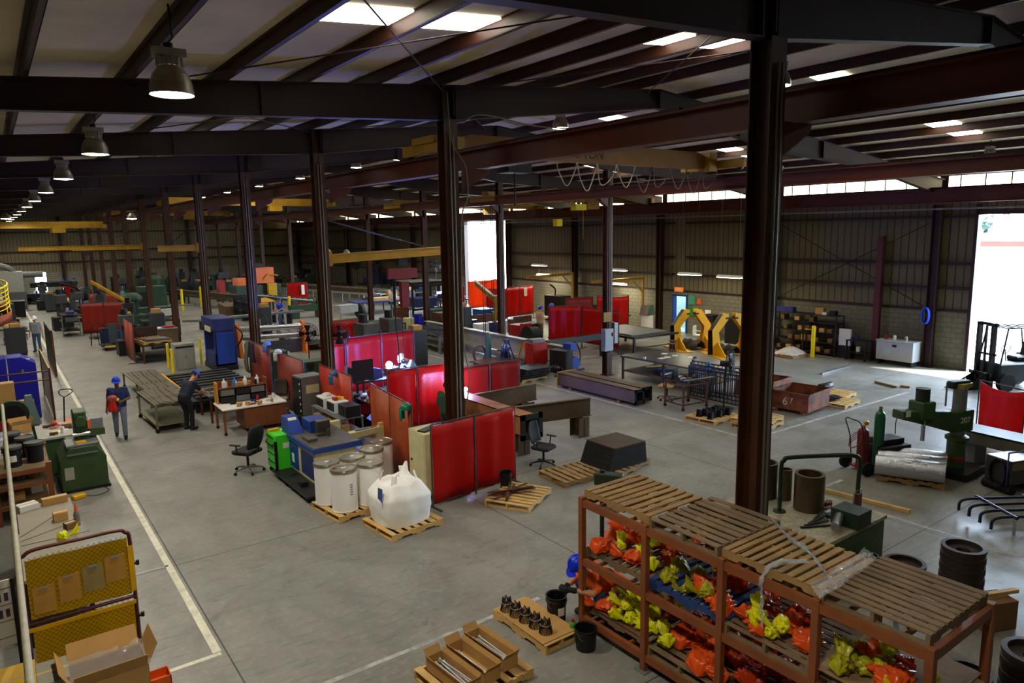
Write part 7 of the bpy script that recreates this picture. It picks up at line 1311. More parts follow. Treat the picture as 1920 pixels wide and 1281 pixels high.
pallet(16.05, 21.2, 0, .1, 'pallet under the fanned dark plates by the brown beams', 'WOODY', 1.3, 1.1)
for i in range(6): tag(B().box((0, 0, .02), (1.2, .9, .03)).out('steel_plate', DARK), 'dark plate of the loose stack by the brown beams', 'steel plate', 'loose plate stack').location = (16.0+.03*i, 21.0-.03*i, PH+.07*i+.0)
tag(B().tube([(.55*math.cos(a), .55*math.sin(a), .1) for a in [i*2*PI/24 for i in range(24)]], .09, 8, True).out('tyre', RUB), 'black tyre lying beside the loose plate stack', 'tyre').location = (15.4, 22.6, 0)
# heap of machines before the middle column
machine(17.9, 21.3, .2, [('pump_body', BLUE, 'c', ((.6, -.3, .3), (.6, .3, .3), .28)), ('motor', BLUE, 'b', (.4, .8, -.2, .2, .75, 1.1)), ('block', DARK, 'b', (-.2, .3, -.4, .4, 0, .9)), ('hose', BLACK, 't', ([(.8, 0, .9), (1.1, .1, 1.1), (1.3, 0, .6), (1.1, -.1, .1)], .03)), ('frame', DARK, 'b', (-.9, 1.0, -.45, -.4, .0, .08))], 'blue hydraulic pump unit left of the middle column', 'hydraulic_pump')
machine(17.4, 22.2, -.1, [('cabinet', REDP, 'b', (-.35, .35, -.3, .3, .2, 1.15)), ('leg', DARK, 'b', (-.3, -.25, -.25, -.2, 0, .2)), ('leg', DARK, 'b', (.25, .3, -.25, -.2, 0, .2)), ('junk', GREY, 'b', (-.3, .3, -.2, .2, 1.15, 1.3))], 'red cabinet with tools on top before the red curtains', 'tool_cabinet', 'cabinet')
for i in range(16): machine(16.2+.12*i, 21.3+.55*(i % 4), .4*i, [('casting', (DARK, GREY, RUST)[i % 3], 's', ((0, 0, .18), (.2, .15, .18))), ('shaft', BARE, 'c', ((-.2, 0, .25), (.25, 0, .25), .05))], 'greasy machine casting on the floor before the red curtains', 'casting', 'machine part')['group'] = 'castings on the floor'
machine(20.2, 22.8, 0, [('bar', DARK, 'b', (-1.8, 1.6, -.08, .08, .78, 1.05)), ('leg', BLACK, 'b', (1.4, 1.6, -.2, .2, 0, .8)), ('leg', BLACK, 'b', (-1.6, -1.4, -.2, .2, 0, .8))], 'black beam on stands before the red curtains', 'beam_stand', 'steel beam')
t = T('tool_chest', 'red and black rolling chest in the right middle bay', 'tool chest', (21.6, 28.4, 0), .1); B().bx(-.8, .0, -.4, .4, .15, .95).out('red_front', REDP, t, bevel=.01); B().bx(.0, .8, -.4, .4, .15, .95).out('black_side', BLACK, t, bevel=.01)
for i in range(3): B().bx(-.78, -.02, -.42, -.4, .22+.24*i, .42+.24*i).out('drawer', REDP, t)
machine(21.0, 27.1, 0, [('reel', DARK, 'c', ((-.3, 0, .5), (.3, 0, .5), .45)), ('flange', DARK, 'c', ((-.34, 0, .5), (-.3, 0, .5), .52)), ('stand', GREY, 'b', (-.5, .5, -.3, .3, 0, .1)), ('motor', REDP, 'b', (-.3, .2, .3, .6, .3, 1.1))], 'dark cable reel machine beside the red chest', 'cable_reel')
box_carton(23.3, 31.5, .0, .8, .6, .75, .1, 'brown open crate beyond the cable reel', CARDD); machine(22.6, 30.0, 0, [('sheet', RUST, 'b', (-.6, .6, -.03, .03, 0, 1.1))], 'brown sheet leaning beyond the red chest', 'steel_sheet', 'sheet')
machine(21.5, 33.0, -.1, [('sheet', M('sheet_brown', (96, 60, 46), .6), 'b', (-2.0, 1.6, -.03, .03, .2, 1.0)), ('trestle', DARK, 'b', (-1.8, -1.7, -.2, .2, 0, .9)), ('trestle', DARK, 'b', (1.3, 1.4, -.2, .2, 0, .9))], 'long brown sheet on trestles under the yellow jib', 'sheet_trestle', 'trestle')
for i in range(2): box_carton(20.6+.9*i, 31.0, .0, .7, .5, .8, 0, ('white carton', 'navy carton')[i]+' beside the channel beam under the yellow jib', (WHITE, BLUED)[i])
person(*g(1013, 641), math.radians(-90), 'person in tan shirt and blue hard hat reading a paper', dict(lh=(-.1, .34, 1.15), rh=(.12, .34, 1.15)), shirt=(190, 160, 120), hat=(20, 50, 200), pants=M('khaki', (96, 86, 60), .8), vox=.02, scale=1.04)
tag(B().box((0, 0, 0), (.24, .18, .004), (.5, 0, 0)).out('paper_sheet', PAPER), 'white paper held by the person in tan', 'paper').location = (g(1013, 641)[0]+.42, g(1013, 641)[1], 1.24)
person(g(1013, 641)[0]+1.2, g(1013, 641)[1]+.5, math.radians(90), 'person in black clothing facing the person in tan', {}, shirt=(24, 24, 30), hat=(30, 90, 200), pants=_M['black_trousers'], long_sleeves=True, vox=.02, scale=1.04)
# red curtains by the right wall
screen((21.3, 26.2), (22.4, 25.1), .3, 2.0, 'red curtain with draped folds right of the two standing people', CREDf, 1, .07); screen((22.4, 25.05), (22.4, 22.6), .3, 2.0, 'long straight red curtain left of the middle column', CREDf, 2, .02)
screen((24.4, 28.6), (26.0, 28.2), .3, 2.0, 'red curtain behind the long curtains, near the wall lights', CRED2, 1, .03); screen((26.4, 28.3), (27.9, 27.4), .3, 2.0, 'short red curtain beside the wall benches right of the column', CREDf, 1, .05, sag=.08)
screen((25.6, 35.6), (28.0, 36.0), .3, 2.1, 'red curtain with a note hung on it near the bench lights', CREDf, 2, .02); tag(B().bx(-.12, .12, -.01, .01, 0, .5).out('paper_note', PAPER), 'tan note hung on the red curtain near the bench lights', 'notice').location = (27.2, 35.75, 1.5)
screen((22.9, 38.3), (24.6, 38.9), .3, 2.1, 'bright red curtain at the left of the open doorway', CREDf, 1, .02); screen((25.5, 39.8), (28.6, 40.2), .5, 2.3, 'orange curtain glowing in the tall open doorway', CORG, 2, .02); screen((25.0, 36.9), (26.1, 36.2), .1, 2.0, 'bright red curtain in front of the orange doorway curtain', CREDf, 1, .01)
t = jib(21.5, 30.9, 2.0, 4.2, math.radians(75), 'yellow jib arm sloping down beside the tall doorway column', False); t.rotation_euler = (0, math.radians(-9), math.radians(72)); B().bx(-.08, .08, -.08, .08, -2.0, 0).out('mast', YELC, t)
# black plate table, drums, stool, cabinets by the exit door
machine(23.9, 23.6, -.05, [('plates', DARK, 'b', (-1.2, 1.6, -1.8, 1.8, .75, .85)), ('upper_plates', GREY, 'b', (-1.0, 1.2, -1.4, 1.5, .85, .9)), ('leg', DARK, 'b', (-1.1, -1.0, -1.7, -1.6, 0, .75)), ('leg', DARK, 'b', (1.4, 1.5, -1.7, -1.6, 0, .75)), ('leg', DARK, 'b', (1.4, 1.5, 1.6, 1.7, 0, .75)), ('stretcher', DARK, 'b', (-1.1, 1.5, -1.7, -1.65, .3, .34))], 'wide table of dark steel plates behind the middle column', 'plate_table', 'table')
for i in range(2): machine(23.6+.7*i, 20.6+.5*i, 0, [('seat', RUST, 'c', ((0, 0, .6), (0, 0, .64), .18))]+[('leg', RUST, 'c', ((.15*math.cos(a), .15*math.sin(a), 0), (.08*math.cos(a), .08*math.sin(a), .6), .015)) for a in (0, 1.57, 3.14, 4.71)], ('left', 'right')[i]+' round steel stool beside the dark plate table', 'stool', 'stool')
machine(28.3, 26.4, 0, [('drum', M('white_tank', (225, 225, 215), .4), 'c', ((0, 0, .15), (0, 0, 1.0), .32)), ('hopper', CHROME, 'p', ([(-.33, 1.0), (.33, 1.0), (.12, 1.55), (-.12, 1.55)], -.3, .3, 'y')), ('base', BLACK, 'c', ((0, 0, 0), (0, 0, .15), .3))], 'white drum with a silver cone top beside the exit door', 'hopper_drum', 'drum')
machine(28.8, 22.6, 0, [('body', BLACK, 'b', (-.3, .3, -.35, .35, 0, 1.3))], 'black cabinet left of the long dark bench, beyond the yellow frames', 'steel_cabinet', 'cabinet'); machine(28.9, 20.6, 0, [('body', BLACK, 'b', (-.3, .3, -1.0, 1.0, 0, 1.25)), ('helmet', BLUE, 's', ((0, .3, 1.3), (.13, .15, .12)))], 'long dark cabinet with a blue helmet on top by the wall', 'steel_cabinet', 'cabinet')
machine(27.4, 22.2, .3, [('seat', WHITE, 'b', (-.22, .22, -.22, .22, .42, .46)), ('back', WHITE, 'p', ([(-.22, .45), (.22, .45), (.18, .9), (-.18, .9)], .2, .23, 'y')), ('leg', WHITE, 'b', (-.22, -.18, -.22, -.18, 0, .42)), ('leg', WHITE, 'b', (.18, .22, -.22, -.18, 0, .42)), ('leg', WHITE, 'b', (.18, .22, .18, .22, 0, .42)), ('arm', WHITE, 't', ([(-.24, -.2, .44), (-.26, -.2, .66), (-.26, .22, .68)], .02))], 'white plastic chair behind the yellow frames', 'plastic_chair', 'chair')
machine(27.9, 30.2, 0, [('bench', DARK, 'b', (-.5, .6, -2.4, 2.2, .8, .86)), ('leg', DARK, 'b', (-.45, -.4, -2.3, -2.2, 0, .8)), ('leg', DARK, 'b', (-.45, -.4, 2.0, 2.1, 0, .8)), ('blue_case', BLUED, 'b', (-.2, .4, -1.9, -1.1, .86, 1.45)), ('dark_junk', DARK, 'b', (-.1, .4, -.8, .5, .86, 1.3)), ('grey_junk', GREY, 'b', (-.1, .3, .7, 1.5, .86, 1.2))], 'cluttered wall bench with a navy case right of the red curtains', 'wall_bench', 'bench')
machine(28.2, 34.0, 0, [('cabinet', BLACK, 'b', (-.4, .4, -1.0, .6, .3, 1.6)), ('arm', DARK, 't', ([(-.2, -.2, 1.6), (-.2, -.2, 2.0), (-.6, -.2, 2.3)], .05)), ('base', DARK, 'b', (-.4, .4, -1, .6, 0, .3))], 'dark drill cabinet under the bench lights', 'drill_cabinet')
for i, (y, L_, lb) in enumerate(((33.3, 3.0, 'yellow wall jib by the left bench lights'), (27.4, 3.0, 'yellow wall jib by the right bench lights'))):
    t = T('wall_jib', lb, 'jib crane', (29.0, y, 2.9)); B().hbeam((0, 0, 0), (-2.6, 1.4, -.15), .1, .14).out('boom', YELC, t); B().bx(-.05, .05, -.05, .05, -2.9, .1).out('mast', YELC, t); B().bar((0, 0, -.8), (-.6, .3, -.05), .08, .08).out('knee_brace', YELC, t)
t = T('exit_sign', 'small orange exit sign above the blue-framed door', 'sign', (29.82, 25.55, 2.32)); B().bx(-.03, .03, -.3, .3, -.12, .12).out('case', M('sign_orange', (220, 120, 40), .5, emit=.5), t); txt('EXIT', .16, PAPER, t, (-.034, 0, 0), (PI/2, 0, -PI/2), 'lettering', .001)
for i, (y, z, mt, lb, r) in enumerate(((24.7, 1.8, M('case_green', (70, 150, 120), .5), 'green first-aid case on the wall right of the exit door', .2), (24.65, 1.2, M('sign_green', (30, 130, 50), .5), 'round green sign on the wall right of the exit door', .25), (24.2, 1.75, ORANGE, 'small orange notice on the wall right of the exit door', .12), (23.6, 1.15, PAPER, 'white notice on the wall right of the exit door', .18))):
    tag((B().cyl((0, 0, 0), (.04, 0, 0), r) if i == 1 else B().bx(0, .04, -r, r, -r*1.2, r*1.2)).out('wall_sign', mt), lb, 'sign').location = (29.82, y, z)
for i, (x, y, z, r, lb) in enumerate(((27.2, 47.0, 3.0, .5, 'round wall fan left of the tall doorway'), (27.5, 58, 2.8, .55, 'round fan on a stand near the far right wall, nearer one'), (27.5, 62, 2.8, .55, 'round fan on a stand near the far right wall, second one'), (27.0, 70, 2.8, .6, 'round fan on a stand at the far end of the right wall'))): fan(x, y, z, r, math.radians(140), lb, 0, z)
machine(29.0, 45.0+15.5, 0, [('cabinet', M('navy_cabinet', (40, 50, 84), .5), 'b', (-.6, .6, -1.2, 1.2, 0, 2.0)), ('duct', M('navy_cabinet', (40, 50, 84)), 'c', ((0, .3, 2.0), (0, .3, 2.6), .4))], 'tall navy cabinet by the right wall behind the column', 'dust_collector')
st(B().bx(29.8, 29.88, 63.5, 64.9, 0, 2.2).out('door_2', M('door_slate', (70, 90, 120), .5)))
for i in range(5): machine(28.2, 47.9+3.4*i, .1*i, [('bench', GREY, 'b', (-.9, .9, -.6, .6, .75, .82)), ('leg', DARK, 'b', (-.85, -.75, -.5, -.4, 0, .75)), ('leg', DARK, 'b', (.75, .85, -.5, -.4, 0, .75)), ('stock', (BARE, DARK, LGREY)[i % 3], 'b', (-.7, .6, -.4, .4, .82, 1.05)), ('fixture', (DARK, BLUED, RUST)[i % 3], 'b', (-.2, .3, -.2, .3, 1.05, 1.5))], ('nearest', 'second', 'middle', 'fourth', 'furthest')[i]+' cluttered grey bench along the right wall beyond the doorway', 'work_bench', 'bench')
machine(19.6, 44.0, .2, [('wheel', DARK, 'c', ((-.1, 0, .5), (.1, 0, .5), .5)), ('frame', LGREY, 'b', (-1.8, -.4, -.4, .4, .5, 1.0)), ('leg', LGREY, 'b', (-1.7, -1.6, -.35, -.25, 0, .5))], 'pale cart with a large dark wheel in the middle bay', 'wheel_cart', 'cart')
machine(22.0, 46.0, -.1, [('table', BLUED, 'b', (-2.0, 2.0, -.9, .9, .8, .9)), ('leg', DARK, 'b', (-1.9, -1.8, -.8, -.7, 0, .8)), ('leg', DARK, 'b', (1.8, 1.9, -.8, -.7, 0, .8)), ('stock', WOODY, 'b', (-.6, 1.4, -.4, .3, .9, 1.1)), ('box', CARD, 'b', (.8, 1.5, .3, .8, .9, 1.5))], 'navy-topped long table with pale stock in the far middle bay', 'long_table', 'table')
# far left end
machine(1.2, 62.5, 0, [('box', BLACK, 'b', (-.6, .6, -.6, .6, 0, 1.1)), ('rim', DARK, 'b', (-.65, .65, -.65, .65, 1.1, 1.18))], 'black bin at the left of the aisle beyond the person in white hat', 'waste_bin', 'bin')
for i in range(5): machine(.6+.25*(i % 3), 46.5+1.5*i, .3*i, [('frame', DARK, 'b', (-.4, .4, -.4, .4, .3, .36)), ('coil', (WOODY, RUST, GREY)[i % 3], 's', ((0, 0, .5), (.35, .3, .18))), ('leg', DARK, 'b', (-.38, -.34, -.38, -.34, 0, .3)), ('leg', DARK, 'b', (.34, .38, -.38, -.34, 0, .3))], 'small stand of coiled scrap left of the aisle', 'scrap_stand', 'stand')['group'] = 'scrap stands'
for i in range(8): machine(4.6+.5*(i % 4), 60+2.2*i, .5*i, [('plate', DARK, 'b', (-.9, .9, -.5, .5, 0, .2)), ('lump', (GREY, DARK, WOODY)[i % 3], 's', ((0, 0, .3), (.5, .35, .25)))], 'low heap of dark parts on the far aisle floor', 'parts_heap', 'parts')['group'] = 'parts heaps on the far floor'
machine(3.6, 74.5, 0, [('wagon_body', BLACK, 'b', (-1.8, 1.9, -1.0, 1.0, .3, .9)), ('wheel', RUB, 'c', ((-1.2, -1.0, .3), (-1.2, -.8, .3), .3)), ('wheel', RUB, 'c', ((1.2, -1.0, .3), (1.2, -.8, .3), .3)), ('top', BLACK, 'b', (-.9, 2.2, -.8, .8, 1.4, 1.8)), ('red_flap', CREDf, 'b', (1.6, 2.4, -1.05, -1.0, .2, 1.4))], 'black vehicle with a red flap at the far left end', 'utility_truck', 'vehicle')
machine(.9, 70.0, 0, [('tank', LGREY, 'b', (-1.4, 1.2, -1.0, 1.0, 1.4, 3.0)), ('base', M('bin_grey', (90, 90, 92), .5), 'b', (-.2, 1.3, -1.0, 1.0, 0, 1.4)), ('pallet_goods', WHITE, 'b', (-1.6, -.3, -1.2, .4, 0, 1.3)), ('duct', GREY, 't', ([(-3, 0, 3.6), (-1.0, 0, 3.6), (.3, 0, 3.3), (.8, 0, 2.6)], .25)), ('duct_lower', GREY, 'c', ((0, 0, 2.7), (2.6, 0, 2.7), .25))], 'grey plant tank with a round duct at the far left end', 'dust_plant')
for i, (x, rz, sh) in enumerate(((5.5, 160, (200, 60, 70)), (5.95, 200, (40, 60, 110)), (6.5, 170, (60, 60, 66)))): person(x, 79.5+.6*i, math.radians(rz), ('left', 'middle', 'right')[i]+' of three people standing at the far end wall', {}, shirt=sh, hat=(40, 80, 210), vox=.03)
# ================================================= overhead cranes and jibs
jib(7.5, 47.72, 5.0, 3.6, PI, 'yellow jib boom over the left row, the middle of three', True); jib(7.5, 54.74, 4.95, 5.9, PI, 'yellow jib boom furthest left above the aisle', True); jib(7.5, 33.68, 5.08, 1.6, PI, 'short yellow jib boom on the column beyond the blue press', False)
t = jib(7.9, 19.65, 4.88, 4.4, 0, 'long yellow jib boom reaching right from the third column', False); t.rotation_euler = (0, math.radians(-2), 0)
t = T('chain_hoist', 'dark red hoist and lifting beam hanging from the long yellow jib', 'hoist', (10.25, 19.75, 4.4)); B().box((0, 0, .35), (.3, .2, .3)).out('trolley', DARK, t); B().box((0, 0, -.05), (1.0, .12, .3)).out('lifting_beam', M('hoist_red', (104, 26, 30), .5), t); B().box((.05, 0, -.7), (.25, .2, .8)).out('hoist_body', _M['hoist_red'], t); B().tube(cat([(-.25, 0, -.2), (-.28, 0, -1.5), (-.22, 0, -2.4), (-.25, 0, -3.4)]), .02, 6).out('control_cable', BLACK, t)
for s in (-.05, .25): B().cyl((s, 0, -1.1), (s, 0, -2.3), .01, n=5).out('chain', DARK, t)
# five ton crane
t = T('bridge_crane', 'long yellow-brown overhead crane bridge lettered with its tonnage', 'overhead crane', (0, 14.65, 0)); CY2 = M('crane_bridge', (148, 98, 26), .5, 0, .3, 1)
b = B(); b.prism([(8.5, 7.4), (9.5, 7.36), (17.6, 7.36), (18.6, 7.4), (18.6, 7.62), (17.6, 7.86), (9.5, 7.86), (8.5, 7.62)], -.14, .14, 'y'); b.out('bridge_girder', CY2, t)
for x in (8.5, 18.6): B().bx(x-.13, x+.13, -1.2, 1.2, 7.38, 7.62).out('end_truck', YELC, t); [B().cyl((x-.05, q, 7.4), (x+.05, q, 7.4), .1).out('wheel', DARK, t) for q in (-1, 1)]
B().bx(18.0, 18.35, -.32, .1, 7.3, 7.85).out('control_cabinet', YELC, t); B().bx(8.3, 9.0, -.4, .6, 7.6, 7.75).out('walkway_plate', YELC, t)
txt('5 TON', .34, M('letters_dark', (40, 26, 14), .7), t, (13.25, -.145, 7.57), (PI/2, 0, 0), 'lettering', .001)
for k in range(9): xx = 12.0+.72*k; B().tube(cat([(xx, -.25, 7.34), (xx+.1, -.25, 7.05-.12*(k % 3)), (xx+.36, -.25, 6.85-.12*((k+1) % 3)), (xx+.62, -.25, 7.1), (xx+.7, -.25, 7.34)]), .014, 5).out('festoon_cable', (M('festoon_pale', (200, 190, 150), .4) if k < 4 else CAB), t)
B().box((10.7, -.2, 7.15), (.7, .5, .3)).out('hoist_trolley', DARK, t); B().cyl((10.7, -.2, 7.0), (10.7, -.2, 6.2), .02).out('hoist_rope', DARK, t)
def bridge(y, x0, x1, z, lb, mt=YELC, fest=0):
    t = T('bridge_crane', lb, 'overhead crane', (0, y, 0)); B().bx(x0, x1, -.15, .15, z, z+.45).out('bridge_girder', mt, t)
    for x in (x0, x1): B().bx(x-.13, x+.13, -1.0, 1.0, z-.02, z+.24).out('end_truck', mt, t)
    b = B().box(((x0+x1)/2+1.5, 0, z-.15), (.8, .5, .35)); b.out('hoist_trolley', mt, t)
    for k in range(fest): xx = x0+.6+.7*k; B().tube(cat([(xx, -.25, z+.3), (xx+.1, -.25, z-.0), (xx+.3, -.25, z-.12), (xx+.5, -.25, z), (xx+.6, -.25, z+.3)]), .014, 5).out('festoon_cable', DARK, t)
    return t
bridge(27.5, 18.6, 28.75, 6.94, 'yellow-brown overhead crane over the right bay with hanging loops', CY2, 10)
t = T('chain_hoist', 'bright yellow chain hoist hanging by the wall bay crane', 'hoist', (24.1, 27.2, 6.7)); B().box((0, 0, 0), (.7, .4, .3)).out('hoist_body', M('hoist_yellow', (214, 190, 10), .4), t); B().box((-1.2, .2, -.75), (.35, .3, .35)).out('hook_block', _M['hoist_yellow'], t); B().cyl((0, 0, -.1), (0, 0, -3.5), .02, n=6).out('load_chain', DARK, t); B().cyl((.3, 0, -.1), (.3, 0, -1.6), .015, n=6).out('pendant', YELC, t)
bridge(46.0, 8.5, 18.6, 7.4, 'yellow overhead crane across the middle bay in the distance'); bridge(36.5, 18.6, 28.75, 6.94, 'overhead crane with yellow girder beyond the tall doorway'); bridge(60.0, -1.5, 7.0, 6.3, 'double yellow crane girder across the far left bay'); bridge(62.3, -1.5, 7.0, 6.3, 'rear yellow crane girder across the far left bay')
bridge(70.0, 8.5, 18.6, 7.4, 'furthest overhead crane of the middle bay')
t = T('hanging_chains', 'long dark chains hanging beside the tall doorway column', 'chains', (18.3, 27.3, 0))
for k in range(4): B().cyl((.1*k+.3*(k > 1), 0, .9), (.1*k+.3*(k > 1), 0, 6.9), .018, n=6).out('chain', DARK, t)
# ================================================= crowded machinery of the far bays
bpy.context.view_layer.update()
_occ = []
def _bb(o):
    P = [];
    def rec(q, Mx):
        if q.type == 'MESH' and q.data.vertices: P.extend((Mx @ Vector(c)) for c in q.bound_box)
        for ch in q.children: rec(ch, Mx @ ch.matrix_local)
    rec(o, o.matrix_local); return P
for o in list(C.objects):
    if o.parent is None and o.type in ('MESH', 'EMPTY') and not o.name.startswith(('floor', 'ceiling', 'wall', 'trim', 'window', 'roof', 'sway', 'tree', 'shed', 'crane_runway')):
        P = _bb(o)
        if P and min(p.z for p in P) < 1.2: _occ.append((min(p.x for p in P), max(p.x for p in P), min(p.y for p in P), max(p.y for p in P)))
def free(x, y, r): return all(x+r < a or x-r > b or y+r < c or y-r > d for a, b, c, d in _occ)
_k2 = {}; CGR = M('worn_grey', (84, 84, 82), .5, .3, .4, 4); CBL = M('dull_blue', (30, 40, 78), .5, 0, .3, 3)
def clutter(kind, x, y, rz, label, s):
    if kind in _k2: t = dup(_k2[kind], (x, y), rz, label, label); t.scale = (s, s, s); t['category'] = {'bench': 'bench', 'rack': 'rack', 'lathe': 'machine', 'press': 'machine', 'cabinet': 'cabinet', 'trestle': 'trestle', 'cart': 'cart', 'tank': 'tank'}[kind]; return
    S_ = {'bench': [('benchtop', DARK, 'b', (-1.0, 1.0, -.5, .5, .78, .86)), ('leg', DARK, 'b', (-.95, -.87, -.45, -.37, 0, .78)), ('leg', DARK, 'b', (.87, .95, -.45, -.37, 0, .78)), ('leg', DARK, 'b', (-.95, -.87, .37, .45, 0, .78)), ('leg', DARK, 'b', (.87, .95, .37, .45, 0, .78)), ('stock_box', CBL, 'b', (-.7, -.2, -.3, .3, .86, 1.15)), ('bars', BARE, 'b', (-.1, .8, -.2, .1, .86, .95)), ('vise', CGR, 's', ((.6, .25, .98), (.15, .12, .14)))],
          'rack': [('upright', DARK, 'b', (-1.5, -1.42, -.4, .4, 0, 1.7)), ('upright', DARK, 'b', (1.42, 1.5, -.4, .4, 0, 1.7)), ('upright', DARK, 'b', (-.04, .04, -.4, .4, 0, 1.7)), ('arm', DARK, 'b', (-1.5, 1.5, -.4, -.34, .5, .56)), ('arm', DARK, 'b', (-1.5, 1.5, -.4, -.34, 1.1, 1.16)), ('pipe', BARE, 'c', ((-2.2, -.1, .65), (2.2, -.1, .65), .08)), ('pipe', CGR, 'c', ((-2.0, .1, 1.24), (2.3, .1, 1.24), .08)), ('pipe', RUST, 'c', ((-2.1, -.15, 1.24), (1.9, -.15, 1.24), .06)), ('pipe', DARK, 'c', ((-2.0, .15, .65), (2.0, .15, .65), .1))],
          'lathe': [('bed', GM2, 'b', (-1.3, 1.3, -.35, .35, .5, .95)), ('pedestal', GM2, 'b', (-1.2, -.6, -.35, .35, 0, .5)), ('pedestal', GM2, 'b', (.7, 1.2, -.35, .35, 0, .5)), ('headstock', GM2, 'b', (-1.3, -.6, -.35, .35, .95, 1.45)), ('chuck', BARE, 'c', ((-.6, 0, 1.2), (-.45, 0, 1.2), .18)), ('tailstock', CGR, 'b', (.8, 1.15, -.2, .2, .95, 1.3)), ('handwheel', DARK, 'c', ((.2, -.4, .8), (.2, -.36, .8), .15))],
          'press': [('base', DARK, 'b', (-.5, .5, -.5, .5, 0, .8)), ('column', CGR, 'b', (-.2, .25, .1, .45, .8, 2.1)), ('head', CGR, 'b', (-.3, .3, -.45, .45, 1.6, 2.1)), ('spindle', BARE, 'c', ((0, -.25, 1.6), (0, -.25, 1.2), .06)), ('control_panel', CBL, 'b', (.35, .45, -.5, -.2, 1.1, 1.6)), ('motor', DARK, 'c', ((0, .2, 2.1), (0, .2, 2.4), .16))],
          'cabinet': [('body', M('cab_slate', (50, 54, 60), .5), 'b', (-.45, .45, -.3, .3, .1, 1.5)), ('door', M('cab_slate2', (62, 66, 74), .5), 'b', (-.42, -.01, -.32, -.3, .15, 1.45)), ('door', _M['cab_slate2'], 'b', (.01, .42, -.32, -.3, .15, 1.45)), ('plinth', BLACK, 'b', (-.42, .42, -.28, .28, 0, .1)), ('carton', CARD, 'b', (-.25, .2, -.2, .2, 1.5, 1.7))],
          'trestle': [('trestle', DARK, 'b', (-1.2, -1.1, -.5, .5, 0, .6)), ('trestle', DARK, 'b', (1.1, 1.2, -.5, .5, 0, .6)), ('beam', RUST, 'b', (-2.0, 2.1, -.35, -.15, .6, .85)), ('beam', CGR, 'b', (-1.9, 1.8, 0, .2, .6, .85)), ('plate', DARK, 'b', (-.6, .8, .2, .5, .6, .64))],
          'cart': [('deck', CG, 'b', (-.8, .8, -.45, .45, .4, .46)), ('wheel', RUB, 'c', ((-.6, -.4, .1), (-.6, -.32, .1), .1)), ('wheel', RUB, 'c', ((.6, -.4, .1), (.6, -.32, .1), .1)), ('wheel', RUB, 'c', ((-.6, .32, .1), (-.6, .4, .1), .1)), ('axle_frame', DARK, 'b', (-.7, .7, -.3, .3, .15, .4)), ('castings', CGR, 's', ((-.2, 0, .56), (.4, .3, .2))), ('castings', RUST, 's', ((.45, .1, .53), (.2, .22, .14)))],
          'tank': [('drum', CBL, 'c', ((0, 0, 0), (0, 0, .9), .29)), ('lid', BLACK, 'c', ((0, 0, .9), (0, 0, .94), .3)), ('hose', DARK, 't', ([(0, 0, .94), (.2, 0, 1.2), (.6, 0, 1.0), (.7, .1, .1)], .03))]}[kind]
    t = machine(x, y, rz, S_, label, {'bench': 'work_bench', 'rack': 'pipe_rack', 'lathe': 'lathe', 'press': 'drill_press', 'cabinet': 'steel_cabinet', 'trestle': 'beam_trestle', 'cart': 'flat_cart', 'tank': 'plastic_drum'}[kind], {'tank': 'drum', 'lathe': 'machine', 'press': 'machine'}.get(kind, kind))
    t.scale = (s, s, s); t['group'] = label; _k2[kind] = t
RD = {'bench': 1.15, 'rack': 2.2, 'lathe': 1.4, 'press': .7, 'cabinet': .55, 'trestle': 2.0, 'cart': .9, 'tank': .4}
DS = {'bench': 'dark steel bench holding bars and a box', 'rack': 'dark rack of long steel pipes', 'lathe': 'dark green lathe with a grey tailstock', 'press': 'grey upright drilling machine', 'cabinet': 'slate grey cabinet topped with a carton', 'trestle': 'long steel beams laid on trestles', 'cart': 'low cart loaded with rough castings', 'tank': 'blue drum with a hose'}
CR = random.Random(21)
for (x0, x1, y0, y1, n, where) in ((8.6, 17.5, 46, 80, 34, 'in the far middle bay'), (3.0, 6.9, 51, 78, 14, 'in the far left row'), (19.6, 28.8, 43, 80, 30, 'in the far right bay'), (8.6, 13, 34, 45, 10, 'behind the plate rolls'), (12.5, 15.2, 26, 34, 5, 'beyond the crimson curtain'), (19.8, 24, 31.5, 36, 3, 'in the right middle bay'), (8.3, 11.5, 24.2, 26.4, 2, 'between the booths and the plate rolls'), (4.4, 7.2, 38.2, 46, 5, 'in the left row behind the red-brown table'), (-3, .9, 41, 70, 9, 'left of the aisle')):
    c = 0
    for _ in range(n*14):
        k = CR.choice(list(RD)); x, y = CR.uniform(x0, x1), CR.uniform(y0, y1)
        al = CR.choice((0, PI/2, PI)) if k not in ('rack', 'trestle') else PI/2*CR.choice((0, 1)); r = RD[k]*.85
        if free(x, y, r*.8):
            _occ.append((x-r*.8, x+r*.8, y-r*.8, y+r*.8)); clutter(k, x, y, al+CR.uniform(-.1, .1), DS[k]+' '+where, CR.uniform(.9, 1.1)); c += 1
            if c >= n: break
# work lights low in the far bays
def at_y(px, py, Y):
    d = _f+_r*((px-960)/FPX)-_u*((py-640.5)/FPX); s = Y/d.y; return (d.x*s, Y, CH+d.z*s)
for i, (q, lb) in enumerate((((614, 475, 44), 'left of two glowing lamps above the long jib boom'), ((650, 476, 48), 'right of two glowing lamps above the long jib boom'), ((247, 410, 44), 'round glowing lamp hanging beside the far columns'), ((11, 410, 50), 'round glowing lamp at the far left edge'))):
    x, y, z = at_y(*q); t = T('hanging_lamp', lb, 'lamp', (x, y, z)); B().lathe([(.26, 0), (.22, .14), (.1, .3), (0, .32)], n=18).out('shade', HOUS, t); B().lathe([(0, -.05), (.2, -.03), (.25, 0)], n=18).out('lens', WLIGHT, t); B().cyl((0, 0, .3), (0, 0, roofz(x)-z), .01, n=5).out('cord', DARK, t)
